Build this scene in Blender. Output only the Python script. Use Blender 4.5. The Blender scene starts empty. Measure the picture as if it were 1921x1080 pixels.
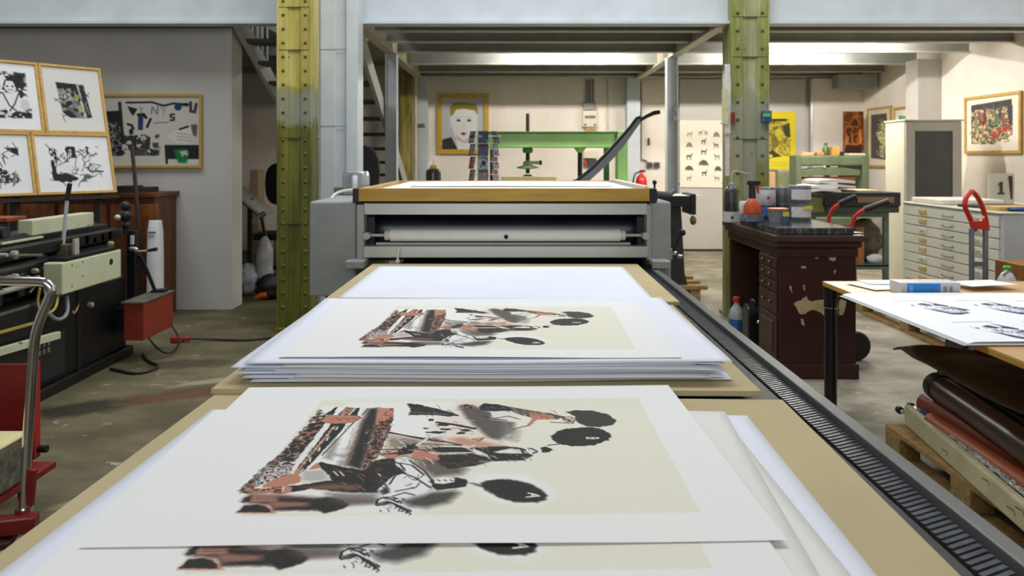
import bpy, math, random
import numpy as np
from mathutils import Vector, Matrix
random.seed(7)
SC = bpy.context.scene
COL = SC.collection
R = math.radians
# ---------------------------------------------------------------- camera
F, CX, HY, HC = 1450.0, 960.5, 295.0, 1.46      # focal length in px, principal column, horizon row, eye height in m
cam = bpy.data.cameras.new('camera')
cam.sensor_width = 36.0
cam.lens = F / 1921 * 36.0
cam.shift_y = -(540 - HY) / 1921
cam.clip_start = 0.05
cam.dof.use_dof = True
cam.dof.focus_distance = 2.0
cam.dof.aperture_fstop = 6.3
co = bpy.data.objects.new('camera', cam)
COL.objects.link(co)
co.location = (0, 0, HC)
co.rotation_euler = (R(90), 0, 0)
SC.camera = co
# ---------------------------------------------------------------- world, exposure, area lights of the hall
SC.view_settings.view_transform = 'Standard'
SC.view_settings.look = 'None'
SC.view_settings.gamma = 1.0
SC.view_settings.use_curve_mapping = False
SC.view_settings.exposure = 0.0
SC.cycles.use_denoising = True
SC.cycles.max_bounces = 8
SC.cycles.diffuse_bounces = 4
SC.cycles.sample_clamp_indirect = 6.0
w = bpy.data.worlds.new('world')
SC.world = w
w.use_nodes = True
w.node_tree.nodes['Background'].inputs[0].default_value = (0.75, 0.85, 1.0, 1)
w.node_tree.nodes['Background'].inputs[1].default_value = 0.35


def area_light(name, loc, sx, sy, watts, col, rot=(0, 0, 0)):
    l = bpy.data.lights.new(name, 'AREA')
    l.shape = 'RECTANGLE'
    l.size, l.size_y = sx, sy
    l.energy = watts
    l.color = col
    o = bpy.data.objects.new(name, l)
    COL.objects.link(o)
    o.location = loc
    o.rotation_euler = rot
    return o


SKY = (0.93, 0.97, 1.0)
area_light('skylight', (0.4, 4.9, 5.62), 3.0, 2.6, 180, SKY)  # area lights standing in for daylight from above, out of view
area_light('skylight', (3.6, 4.9, 5.62), 2.0, 2.6, 80, SKY)
area_light('skylight', (-3.6, 4.9, 5.62), 2.0, 2.6, 100, SKY)


area_light('front_fill', (-0.6, -2.45, 3.0), 5.0, 1.8, 100, SKY, (R(90), 0, 0))  # fill light added behind the camera to brighten front faces


def wx(px, Y): return (px - CX) * Y / F
def wz(py, Y): return HC - (py - HY) * Y / F
def P(px, py, Y): return Vector((wx(px, Y), Y, wz(py, Y)))
def on_plane(px, py, z):
    Y = (HC - z) * F / (py - HY)
    return (px - CX) * Y / F, Y


# ---------------------------------------------------------------- materials
def lin(c):
    out = []
    for v in c[:3]:
        v = v / 255.0
        out.append(v / 12.92 if v <= 0.04045 else ((v + 0.055) / 1.055) ** 2.4)
    return tuple(out)


def rgba(c): return lin(c) + (1.0,)


MATS = {}


class NT:
    def __init__(s, name):
        s.m = bpy.data.materials.new(name)
        s.m.use_nodes = True
        s.t = s.m.node_tree
        s.b = s.t.nodes['Principled BSDF']
        s.co = None

    def n(s, typ, **kw):
        d = s.t.nodes.new(typ)
        for k, v in kw.items():
            if k.startswith('i_'):
                d.inputs[k[2:].replace('_', ' ')].default_value = v
            else:
                setattr(d, k, v)
        return d

    def l(s, a, b): s.t.links.new(a, b)

    def coord(s, scale=(1, 1, 1)):
        if s.co is None:
            g = s.n('ShaderNodeNewGeometry')
            s.co = g.outputs['Position']
        if scale == (1, 1, 1):
            return s.co
        mp = s.n('ShaderNodeMapping')
        mp.inputs['Scale'].default_value = scale
        s.l(s.co, mp.inputs['Vector'])
        return mp.outputs[0]

    def noise(s, scale, detail=4, stretch=(1, 1, 1), rough=0.55):
        d = s.n('ShaderNodeTexNoise')
        d.inputs['Scale'].default_value = scale
        d.inputs['Detail'].default_value = detail
        d.inputs['Roughness'].default_value = rough
        s.l(s.coord(stretch), d.inputs['Vector'])
        return d.outputs['Fac']

    def ramp(s, fac, stops, interp='LINEAR'):
        d = s.n('ShaderNodeValToRGB')
        d.color_ramp.interpolation = interp
        e = d.color_ramp.elements
        while len(e) < len(stops):
            e.new(0.5)
        for el, (p, c) in zip(e, stops):
            el.position = p
            el.color = rgba(c) if len(c) == 3 else c
        s.l(fac, d.inputs['Fac'])
        return d.outputs['Color']

    def mask(s, fac, a, b):
        return s.ramp(fac, [(a, (0, 0, 0)), (b, (255, 255, 255))])

    def mix(s, fac, a, b):
        d = s.n('ShaderNodeMix', data_type='RGBA')
        for sock, v in ((d.inputs[0], fac), (d.inputs[6], a), (d.inputs[7], b)):
            if isinstance(v, (int, float)):
                sock.default_value = v
            elif isinstance(v, tuple):
                sock.default_value = rgba(v)
            else:
                s.l(v, sock)
        return d.outputs[2]

    def base(s, c): 
        if isinstance(c, tuple):
            s.b.inputs['Base Color'].default_value = rgba(c)
        else:
            s.l(c, s.b.inputs['Base Color'])

    def bump(s, fac, strength=0.2, dist=0.01):
        d = s.n('ShaderNodeBump')
        d.inputs['Strength'].default_value = strength
        d.inputs['Distance'].default_value = dist
        s.l(fac, d.inputs['Height'])
        s.l(d.outputs[0], s.b.inputs['Normal'])

    def fin(s, rough=0.5, metal=0.0, spec=0.5):
        s.b.inputs['Roughness'].default_value = rough
        s.b.inputs['Metallic'].default_value = metal
        s.b.inputs['Specular IOR Level'].default_value = spec
        MATS[s.m.name] = s.m
        return s.m


def M(name, c=None, rough=0.5, metal=0.0, var=0.12, scale=9.0, bump=0.0, bscale=60.0, spec=0.5, stretch=(1, 1, 1), c2=None):
    """plain material with a little noise variation; fetched by name when it exists"""
    if name in MATS:
        return MATS[name]
    t = NT(name)
    if c2 is None:
        c2 = tuple(max(0, min(255, v * (1 - var))) for v in c)
    if var > 0 or c2 != c:
        t.base(t.mix(t.mask(t.noise(scale, 5, stretch), 0.3, 0.7), c2, c))
    else:
        t.base(c)
    if bump:
        t.bump(t.noise(bscale, 3, stretch), bump, 0.004)
    return t.fin(rough, metal, spec)


def wood(name, c, c2, rough=0.55, stretch=(1, 1, 1), scale=14.0, spec=0.4):
    if name in MATS:
        return MATS[name]
    t = NT(name)
    f = t.noise(scale, 6, stretch, 0.65)
    t.base(t.mix(t.mask(f, 0.32, 0.68), c2, c))
    t.bump(f, 0.12, 0.003)
    return t.fin(rough, 0, spec)


# ---------------------------------------------------------------- mesh builder
ROOTINV = {}


def root_of(o):
    while o.parent is not None:
        o = o.parent
    return o


class MB:
    def __init__(s):
        s.v = []
        s.f = []

    def add(s, vs, fs):
        k = len(s.v)
        s.v += [tuple(p) for p in vs]
        s.f += [tuple(i + k for i in f) for f in fs]
        return s

    def box(s, x0, x1, y0, y1, z0, z1):
        vs = [(x, y, z) for z in (z0, z1) for y in (y0, y1) for x in (x0, x1)]
        return s.add(vs, [(0, 2, 3, 1), (4, 5, 7, 6), (0, 1, 5, 4), (2, 6, 7, 3), (0, 4, 6, 2), (1, 3, 7, 5)])

    def obox(s, c, a, b, d):
        """oriented box, centre c and three half vectors"""
        c, a, b, d = (Vector(q) for q in (c, a, b, d))
        if a.cross(b).dot(d) < 0:
            a = -a
        vs = [c + a * i + b * j + d * k for k in (-1, 1) for j in (-1, 1) for i in (-1, 1)]
        return s.add(vs, [(0, 2, 3, 1), (4, 5, 7, 6), (0, 1, 5, 4), (2, 6, 7, 3), (0, 4, 6, 2), (1, 3, 7, 5)])

    def bar(s, p0, p1, w, h, up=(0, 0, 1)):
        """rectangular bar from p0 to p1: w across, h along up"""
        p0, p1, up = Vector(p0), Vector(p1), Vector(up)
        d = p1 - p0
        side = d.cross(up)
        if side.length < 1e-6:
            side = d.cross(Vector((1, 0, 0)))
        side.normalize()
        u = side.cross(d).normalized()
        return s.obox((p0 + p1) / 2, side * (w / 2), d / 2, u * (h / 2))

    def cyl(s, p0, p1, r, r1=None, n=16, cap=True):
        p0, p1 = Vector(p0), Vector(p1)
        r1 = r if r1 is None else r1
        d = (p1 - p0).normalized()
        u = d.orthogonal().normalized()
        v = d.cross(u)
        vs = []
        for p, rr in ((p0, r), (p1, r1)):
            for i in range(n):
                a = 2 * math.pi * i / n
                vs.append(p + (u * math.cos(a) + v * math.sin(a)) * rr)
        fs = [(i, (i + 1) % n, n + (i + 1) % n, n + i) for i in range(n)]
        if cap:
            fs += [tuple(range(n))[::-1], tuple(range(n, 2 * n))]
        return s.add(vs, fs)

    def tube(s, pts, r, n=8, smooth=0, cap=True):
        pts = [Vector(p) for p in pts]
        for _ in range(smooth):       # corner cutting
            q = [pts[0]]
            for a, b in zip(pts, pts[1:]):
                q += [a * 0.75 + b * 0.25, a * 0.25 + b * 0.75]
            pts = q + [pts[-1]]
        rs = r if isinstance(r, (list, tuple)) else [r] * len(pts)
        vs = []
        u = None
        for i, p in enumerate(pts):
            d = (pts[min(i + 1, len(pts) - 1)] - pts[max(i - 1, 0)]).normalized()
            if u is None:
                u = d.orthogonal().normalized()
            else:
                u = (u - d * u.dot(d)).normalized()
            v = d.cross(u)
            for k in range(n):
                a = 2 * math.pi * k / n
                vs.append(p + (u * math.cos(a) + v * math.sin(a)) * rs[i])
        fs = []
        for i in range(len(pts) - 1):
            for k in range(n):
                a, b = i * n + k, i * n + (k + 1) % n
                fs.append((a, b, b + n, a + n))
        if cap:
            fs += [tuple(range(n))[::-1], tuple(range((len(pts) - 1) * n, len(pts) * n))]
        return s.add(vs, fs)

    def lathe(s, c, prof, n=24, axis='z'):
        """prof: list of (radius, height along axis) from one end to the other"""
        vs = []
        for r, h in prof:
            for i in range(n):
                a = 2 * math.pi * i / n
                p = (r * math.cos(a), r * math.sin(a), h)
                if axis == 'x':
                    p = (h, r * math.cos(a), r * math.sin(a))
                elif axis == 'y':
                    p = (r * math.sin(a), h, r * math.cos(a))
                vs.append((c[0] + p[0], c[1] + p[1], c[2] + p[2]))
        fs = []
        for j in range(len(prof) - 1):
            for i in range(n):
                a, b = j * n + i, j * n + (i + 1) % n
                fs.append((a, b, b + n, a + n))
        fs += [tuple(range(n))[::-1], tuple(range((len(prof) - 1) * n, len(prof) * n))]
        return s.add(vs, fs)

    def prism(s, poly, axis, a, b):
        """polygon extruded along axis from a to b. poly coords are the other two axes in xyz order"""
        n = len(poly)
        def mk(p, h):
            return {'x': (h, p[0], p[1]), 'y': (p[0], h, p[1]), 'z': (p[0], p[1], h)}[axis]
        vs = [mk(p, a) for p in poly] + [mk(p, b) for p in poly]
        area = sum(poly[i][0] * poly[(i + 1) % n][1] - poly[(i + 1) % n][0] * poly[i][1] for i in range(n))
        flip = (area < 0) ^ (axis == 'y') ^ (b < a)
        fs = [tuple(range(n))[::-1], tuple(range(n, 2 * n))] + [(i, (i + 1) % n, n + (i + 1) % n, n + i) for i in range(n)]
        if flip:
            fs = [f[::-1] for f in fs]
        return s.add(vs, fs)

    def ball(s, c, r, n=12, m=8, sz=1.0):
        prof = [(max(1e-4, r * math.sin(math.pi * j / m)), -r * sz * math.cos(math.pi * j / m)) for j in range(m + 1)]
        return s.lathe(c, prof, n)

    def build(s, name, mat, parent=None, bevel=0.0, smooth=None, local=False, label=None):
        me = bpy.data.meshes.new(name)
        vs = s.v
        org = Vector((0, 0, 0))
        if parent is not None and not local:
            inv = ROOTINV.get(root_of(parent).name)
            if inv is not None:
                vs = [inv @ Vector(p) for p in vs]
        elif parent is None:
            A = np.array(vs)
            lo, hi = A.min(0), A.max(0)
            org = Vector(((lo[0] + hi[0]) / 2, (lo[1] + hi[1]) / 2, lo[2]))
            vs = [Vector(p) - org for p in vs]
        me.from_pydata([tuple(p) for p in vs], [], s.f)
        me.update()
        if smooth is not None:
            me.polygons.foreach_set('use_smooth', [True] * len(me.polygons))
            me.set_sharp_from_angle(angle=R(smooth))
        me.materials.append(mat)
        o = bpy.data.objects.new(name, me)
        COL.objects.link(o)
        if parent is not None:
            o.parent = parent
        else:
            o.location = org
            ROOTINV[o.name] = Matrix.Translation(-org)
        if bevel:
            b = o.modifiers.new('bevel', 'BEVEL')
            b.width = bevel
            b.segments = 2
            b.limit_method = 'ANGLE'
            b.angle_limit = R(40)
        if label:
            o['label'] = label
        return o


def tag(o, label, cat, group=None, kind=None):
    if label:
        o['label'] = label
    if cat:
        o['category'] = cat
    if group:
        o['group'] = group
    if kind:
        o['kind'] = kind
    return o


def thing(name, label, cat, loc, rotz=0.0, group=None):
    o = bpy.data.objects.new(name, None)
    COL.objects.link(o)
    o.empty_display_size = 0.1
    o.location = loc
    o.rotation_euler = (0, 0, rotz)
    ROOTINV[o.name] = (Matrix.Translation(loc) @ Matrix.Rotation(rotz, 4, 'Z')).inverted()
    return tag(o, label, cat, group)


def copy_tree(o, parent=None, label=None):
    c = o.copy()
    COL.objects.link(c)
    c.parent = parent
    if label:
        c['label'] = label
    for ch in list(o.children):
        copy_tree(ch, c)
    return c


def struct(name, mb, mat, label=None, parent=None, bevel=0.0):
    o = mb.build(name, mat, parent, bevel)
    if parent is None:
        tag(o, label, None, None, 'structure')
    return o


# ---------------------------------------------------------------- flat printing: a small painter and a mesh that carries it
def vnoise(h, w, cell, seed, octaves=3):
    rng = np.random.RandomState(seed)
    out = np.zeros((h, w))
    amp, tot = 1.0, 0.0
    for _ in range(octaves):
        gh, gw = int(h / cell) + 3, int(w / cell) + 3
        g = rng.rand(gh, gw)
        yy, xx = np.arange(h) / cell, np.arange(w) / cell
        y0, x0 = yy.astype(int), xx.astype(int)
        fy, fx = yy - y0, xx - x0
        fy, fx = (fy * fy * (3 - 2 * fy))[:, None], (fx * fx * (3 - 2 * fx))[None, :]
        a, b = g[y0][:, x0], g[y0][:, x0 + 1]
        c, d = g[y0 + 1][:, x0], g[y0 + 1][:, x0 + 1]
        out += amp * ((a * (1 - fx) + b * fx) * (1 - fy) + (c * (1 - fx) + d * fx) * fy)
        tot += amp
        amp *= 0.5
        cell = max(1.0, cell / 2)
    return out / tot


SOFT = 0.6


class Canvas:
    """colour array, row 0 at the top; T maps given points into canvas pixels"""
    def __init__(s, w, h, bg, T=None, seed=1):
        s.w, s.h = w, h
        s.a = np.empty((h, w, 3))
        s.a[:] = bg
        s.T = T or (lambda p: p)
        s.seed = seed

    def blend(s, m, col, sl=(slice(None), slice(None))):
        col = np.array(col, float)
        s.a[sl] = s.a[sl] * (1 - m[..., None]) + (col if col.ndim > 1 else col[None, None]) * m[..., None]

    def win(s, pts, pad):
        xs, ys = [p[0] for p in pts], [p[1] for p in pts]
        x0, x1 = max(0, int(min(xs) - pad)), min(s.w, int(max(xs) + pad) + 2)
        y0, y1 = max(0, int(min(ys) - pad)), min(s.h, int(max(ys) + pad) + 2)
        return x0, x1, y0, y1

    def poly(s, pts, col, soft=1.0, op=1.0, speck=None, wob=0.0):
        """speck = (colour list, cell): mottled fill of several colours; wob roughens the outline"""
        pts = [s.T(p) for p in pts]
        soft = soft * SOFT
        x0, x1, y0, y1 = s.win(pts, soft + wob + 1)
        if x1 <= x0 or y1 <= y0:
            return
        X, Y = np.meshgrid(np.arange(x0, x1) + 0.0, np.arange(y0, y1) + 0.0)
        s.seed += 1
        if wob:
            X = X + (vnoise(y1 - y0, x1 - x0, 6, s.seed) - 0.5) * 2 * wob
            Y = Y + (vnoise(y1 - y0, x1 - x0, 6, s.seed + 500) - 0.5) * 2 * wob
        ins = np.zeros(X.shape, bool)
        dist = np.full(X.shape, 1e9)
        n = len(pts)
        for i in range(n):
            ax, ay = pts[i]
            bx, by = pts[(i + 1) % n]
            dx, dy = bx - ax, by - ay
            L = dx * dx + dy * dy + 1e-9
            t = np.clip(((X - ax) * dx + (Y - ay) * dy) / L, 0, 1)
            dist = np.minimum(dist, np.hypot(X - ax - t * dx, Y - ay - t * dy))
            if abs(dy) > 1e-9:
                c = ((ay > Y) != (by > Y)) & (X < dx * (Y - ay) / dy + ax)
                ins ^= c
        sd = np.where(ins, dist, -dist)
        m = np.clip(sd / max(soft, 0.3) + 0.5, 0, 1) * op
        sl = (slice(y0, y1), slice(x0, x1))
        if speck:
            cols, cell = speck
            nz = vnoise(y1 - y0, x1 - x0, cell, s.seed + 900, 2)
            r = nz.argsort(axis=None).argsort().reshape(nz.shape) / max(1, nz.size)
            idx = np.clip((r * len(cols)).astype(int), 0, len(cols) - 1)
            s.blend(m, np.array(cols, float)[idx], sl)
        else:
            s.blend(m, col, sl)

    def oval(s, c, rx, ry, col, soft=1.0, op=1.0, rot=0.0, wob=0.0, speck=None):
        pts = []
        for i in range(20):
            a = 2 * math.pi * i / 20
            x, y = rx * math.cos(a), ry * math.sin(a)
            pts.append((c[0] + x * math.cos(rot) - y * math.sin(rot), c[1] + x * math.sin(rot) + y * math.cos(rot)))
        s.poly(pts, col, soft, op, speck, wob)

    def line(s, pts, width, col, op=1.0, soft=1.0):
        pts = [s.T(p) for p in pts]
        x0, x1, y0, y1 = s.win(pts, width + 2)
        if x1 <= x0 or y1 <= y0:
            return
        X, Y = np.meshgrid(np.arange(x0, x1) + 0.0, np.arange(y0, y1) + 0.0)
        dist = np.full(X.shape, 1e9)
        for (ax, ay), (bx, by) in zip(pts, pts[1:]):
            dx, dy = bx - ax, by - ay
            t = np.clip(((X - ax) * dx + (Y - ay) * dy) / (dx * dx + dy * dy + 1e-9), 0, 1)
            dist = np.minimum(dist, np.hypot(X - ax - t * dx, Y - ay - t * dy))
        s.blend(np.clip((width / 2 - dist) / soft + 0.5, 0, 1) * op, col, (slice(y0, y1), slice(x0, x1)))

    def blot(s, box, cell, thr, col, op=1.0, edge=0.06, stretch=1.0):
        """ink blots: thresholded noise inside a box, fading at its rim"""
        x0, y0, x1, y1 = [int(v) for v in box]
        x0, y0, x1, y1 = max(0, x0), max(0, y0), min(s.w, x1), min(s.h, y1)
        h, w_ = y1 - y0, x1 - x0
        if h < 3 or w_ < 3:
            return
        s.seed += 1
        nz = vnoise(h, w_, cell, s.seed)
        yy, xx = np.linspace(-1, 1, h)[:, None], np.linspace(-1, 1, w_)[None, :]
        rim = np.clip((1 - np.maximum(abs(yy), abs(xx))) * 6, 0, 1)
        m = np.clip((nz - thr) / edge, 0, 1) * rim * op
        s.blend(m, col, (slice(y0, y1), slice(x0, x1)))

    def strokes(s, box, n, length, width, cols, ang=None, spread=3.2):
        rng = random.Random(s.seed + 31)
        s.seed += 1
        for _ in range(n):
            x, y = rng.uniform(box[0], box[2]), rng.uniform(box[1], box[3])
            a = rng.uniform(-spread, spread) if ang is None else ang + rng.uniform(-spread, spread)
            L = length * rng.uniform(0.4, 1.2)
            b = a + rng.uniform(-0.7, 0.7)
            p1 = (x + L * math.cos(a), y + L * math.sin(a))
            s_T, s.T = s.T, (lambda p: p)
            s.line([(x, y), p1, (p1[0] + L * 0.6 * math.cos(b), p1[1] + L * 0.6 * math.sin(b))], width, rng.choice(cols))
            s.T = s_T


def print_material():
    if 'printed_surface' in MATS:
        return MATS['printed_surface']
    t = NT('printed_surface')
    a = t.n('ShaderNodeAttribute', attribute_name='Col')
    t.l(a.outputs['Color'], t.b.inputs['Base Color'])
    return t.fin(0.75, 0, 0.25)


def lin_arr(a):
    a = np.clip(a, 0, 255) / 255.0
    return np.where(a <= 0.04045, a / 12.92, ((a + 0.055) / 1.055) ** 2.4)


def grid_mesh(name, us, vs, place, colors, mat):
    """us, vs: 1D parameter arrays; place(U,V)->XYZ arrays; colors: len(vs) x len(us) x 3 sRGB 0..255"""
    U, V = np.meshgrid(us, vs)
    X, Y, Z = place(U, V)
    nv, nu = len(vs), len(us)
    me = bpy.data.meshes.new(name)
    me.vertices.add(nu * nv)
    me.vertices.foreach_set('co', np.stack([X, Y, Z], -1).astype(np.float32).ravel())
    i = np.arange(nu * nv).reshape(nv, nu)
    q = np.stack([i[:-1, :-1], i[1:, :-1], i[1:, 1:], i[:-1, 1:]], -1).reshape(-1, 4)
    me.loops.add(q.size)
    me.loops.foreach_set('vertex_index', q.astype(np.int32).ravel())
    me.polygons.add(len(q))
    me.polygons.foreach_set('loop_start', (np.arange(len(q)) * 4).astype(np.int32))
    me.polygons.foreach_set('use_smooth', np.ones(len(q), bool))
    me.update(calc_edges=True)
    if colors is not None:
        at = me.color_attributes.new('Col', 'FLOAT_COLOR', 'POINT')
        c = np.ones((nu * nv, 4), np.float32)
        c[:, :3] = lin_arr(colors).reshape(-1, 3)
        at.data.foreach_set('color', c.ravel())
    me.materials.append(mat)
    return me


def canvas_panel(name, cv, o, ux, uy, parent=None, eps=0.0):
    """flat picture: o = top-left corner, ux = full vector to the right, uy = full vector down"""
    o, ux, uy = Vector(o), Vector(ux), Vector(uy)
    nrm = uy.cross(ux).normalized()
    o = o + nrm * eps
    if parent is not None:
        inv = ROOTINV[root_of(parent).name]
        o2 = inv @ o
        ux, uy = inv.to_3x3() @ ux, inv.to_3x3() @ uy
        o = o2

    def place(U, V):
        return [o[k] + U * ux[k] + V * uy[k] for k in range(3)]
    me = grid_mesh(name, np.linspace(0, 1, cv.w), np.linspace(0, 1, cv.h), place, cv.a, print_material())
    ob = bpy.data.objects.new(name, me)
    COL.objects.link(ob)
    ob.parent = parent
    return ob


def framed(name, label, cat, tl, ux, uy, cv, fw, depth, fmat, group=None, mat_border=0.0, board='picture_board'):
    """a framed picture: top-left corner tl, ux right, uy down (full vectors), frame bar width fw"""
    tl, ux, uy = Vector(tl), Vector(ux), Vector(uy)
    nrm = uy.cross(ux).normalized()
    base = tl + uy + ux / 2
    t = thing(name, label, cat, base, 0, group)
    eu, ev = ux.normalized(), uy.normalized()
    W, H = ux.length, uy.length
    def bar(a0, a1, b0, b1):
        c = tl + eu * ((a0 + a1) / 2) + ev * ((b0 + b1) / 2) - nrm * (depth / 2)
        m = MB().obox(c, eu * ((a1 - a0) / 2), ev * ((b1 - b0) / 2), nrm * (depth / 2))
        m.build('frame_bar', fmat, t, bevel=0.003)
    bar(0, W, 0, fw)
    bar(0, W, H - fw, H)
    bar(0, fw, fw, H - fw)
    bar(W - fw, W, fw, H - fw)
    c = tl + ux / 2 + uy / 2 - nrm * (depth * 0.75)
    MB().obox(c, eu * (W / 2 - fw * 0.5), ev * (H / 2 - fw * 0.5), nrm * (depth * 0.2)).build('backing', M('frame_backing', (150, 130, 100)), t)
    canvas_panel('print', cv, tl + eu * fw + ev * fw - nrm * (depth * 0.5), eu * (W - 2 * fw), ev * (H - 2 * fw), t)
    return t
# ================================================================ the setting
def mat_floor():
    t = NT('floor_concrete')
    big, mid, fine = t.noise(0.7, 3), t.noise(3.2, 6), t.noise(26, 5)
    c = t.mix(t.mask(big, 0.35, 0.65), (84, 78, 53), (126, 117, 90))
    # dark olive towards the machine side, pale grey towards the paper side
    sx = t.n('ShaderNodeSeparateXYZ')
    t.l(t.coord(), sx.inputs[0])
    mr = t.n('ShaderNodeMapRange')
    mr.inputs['From Min'].default_value = -1.6
    mr.inputs['From Max'].default_value = 1.6
    t.l(sx.outputs['X'], mr.inputs['Value'])
    c = t.mix(mr.outputs[0], c, t.mix(t.mask(mid, 0.35, 0.7), (132, 125, 108), (180, 172, 154)))
    c = t.mix(t.mask(t.noise(1.9, 9, (1.0, 1.6, 1), 0.68), 0.42, 0.60), c, t.mix(0.55, c, (66, 62, 42)))
    c = t.mix(t.mask(mid, 0.50, 0.78), c, t.mix(0.45, c, (92, 86, 62)))
    c = t.mix(t.mask(t.noise(5.5, 8, (1, 1, 1), 0.7), 0.615, 0.66), c, (176, 168, 140))
    c = t.mix(t.mask(t.noise(2.1, 5, (1.3, 0.7, 1)), 0.68, 0.78), c, (110, 52, 40))
    c = t.mix(t.mask(t.noise(1.5, 4, (0.8, 1.5, 1)), 0.66, 0.80), c, (62, 57, 46))
    def spot(c, cx_, cy_, rx_, ry_, ang, col, op):
        # a spill of its own shape on the floor
        mp = t.n('ShaderNodeMapping')
        mp.vector_type = 'TEXTURE'
        mp.inputs['Location'].default_value = (cx_, cy_, 0)
        mp.inputs['Rotation'].default_value = (0, 0, ang)
        mp.inputs['Scale'].default_value = (rx_, ry_, 1)
        t.l(t.coord(), mp.inputs['Vector'])
        ln = t.n('ShaderNodeVectorMath', operation='LENGTH')
        t.l(mp.outputs[0], ln.inputs[0])
        ad = t.n('ShaderNodeMath', operation='MULTIPLY_ADD')
        ad.inputs[1].default_value = 1.3
        t.l(t.noise(6, 5), ad.inputs[0])
        t.l(ln.outputs['Value'], ad.inputs[2])
        mr_ = t.n('ShaderNodeMapRange')
        mr_.inputs['From Min'].default_value = 1.75
        mr_.inputs['From Max'].default_value = 1.25
        mr_.inputs['To Max'].default_value = op
        t.l(ad.outputs[0], mr_.inputs['Value'])
        return t.mix(mr_.outputs[0], c, col)
    c = spot(c, -2.50, 4.50, 0.30, 0.17, 0.5, (34, 31, 24), 0.85)
    c = spot(c, -2.05, 4.75, 0.42, 0.13, 0.5, (98, 46, 34), 0.6)
    c = spot(c, -1.65, 4.9, 0.35, 0.12, 0.6, (96, 48, 36), 0.5)
    c = spot(c, -1.95, 5.05, 0.30, 0.06, 0.5, (168, 160, 130), 0.7)
    c = spot(c, -2.35, 5.45, 0.45, 0.14, 0.2, (44, 40, 30), 0.7)
    c = spot(c, -1.75, 3.35, 0.22, 0.05, 0.7, (172, 164, 134), 0.75)
    c = spot(c, -1.85, 2.95, 0.20, 0.05, 0.8, (172, 164, 134), 0.75)
    t.base(c)
    t.bump(fine, 0.15, 0.006)
    return t.fin(0.62, 0, 0.35)


def mat_brick(name, c, c2):
    t = NT(name)
    sw = t.n('ShaderNodeMapping')
    sw.inputs['Rotation'].default_value = (R(90), 0, 0)
    t.l(t.coord(), sw.inputs['Vector'])
    b = t.n('ShaderNodeTexBrick')
    b.inputs['Scale'].default_value = 1.0
    b.inputs['Brick Width'].default_value = 0.25
    b.inputs['Row Height'].default_value = 0.077
    b.inputs['Mortar Size'].default_value = 0.006
    b.inputs['Mortar Smooth'].default_value = 0.6
    t.l(sw.outputs[0], b.inputs['Vector'])
    n = t.noise(1.6, 5)
    t.base(t.mix(t.mask(n, 0.35, 0.7), c2, c))
    mx = t.n('ShaderNodeMath', operation='MULTIPLY_ADD')
    mx.inputs[1].default_value = -0.6
    t.l(b.outputs['Fac'], mx.inputs[0])
    t.l(t.noise(14, 4), mx.inputs[2])
    t.bump(mx.outputs[0], 0.35, 0.012)
    return t.fin(0.8, 0, 0.2)


FLOOR = mat_floor()
WHITE_BRICK = mat_brick('painted_brick', (240, 231, 220), (228, 217, 204))
WHITE_BRICK_SIDE = M('painted_render', (240, 231, 220), 0.85, 0, 0.05, 3, 0.5, 16, 0.2)
PARTITION = M('partition_plaster', (206, 203, 198), 0.9, 0, 0.05, 1.5, 0.12, 40, 0.15)
STEEL_PAINT = M('pale_steel_paint', (205, 212, 216), 0.45, 0, 0.06, 5, 0.05, 30)
JOIST_PAINT = M('joist_paint', (150, 152, 148), 0.5, 0, 0.08, 6)
JOIST_CREAM = M('joist_flange_paint', (200, 192, 172), 0.5, 0, 0.08, 6)
DECK = M('deck_board', (170, 168, 160), 0.8, 0, 0.1, 3)

XL, XR, YB, YF = -6.6, 5.42, 12.15, -2.6
struct('floor', MB().box(XL - 0.2, XR + 0.2, YF, YB + 0.3, -0.12, 0.0), FLOOR, 'worn concrete workshop floor with ochre patches, stains and chips')
struct('wall_back', MB().box(XL, XR + 0.2, YB, YB + 0.25, 0, 5.8), WHITE_BRICK, 'white painted brick wall at the back of the workshop')
struct('wall_right', MB().box(XR, XR + 0.25, YF, YB, 0, 5.8), WHITE_BRICK_SIDE, 'white rough plastered wall on the right hung with framed prints')
struct('wall_left', MB().box(XL, -2.69, 7.42, 7.70, 0, HC + 1.24), PARTITION, 'grey white partition wall beside the steel stairs')
struct('wall_side', MB().box(XL - 0.25, XL, YF, YB, 0, 5.8), PARTITION, 'plain plastered side wall of the hall')
struct('wall_front', MB().box(XL, XR, YF - 0.25, YF, 0, 5.8), PARTITION, 'plain plastered wall at the near end of the hall')
struct('ceiling', MB().box(XL, XR, YF, YB, 5.8, 5.95), DECK, 'pale ceiling of the tall hall')

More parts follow.
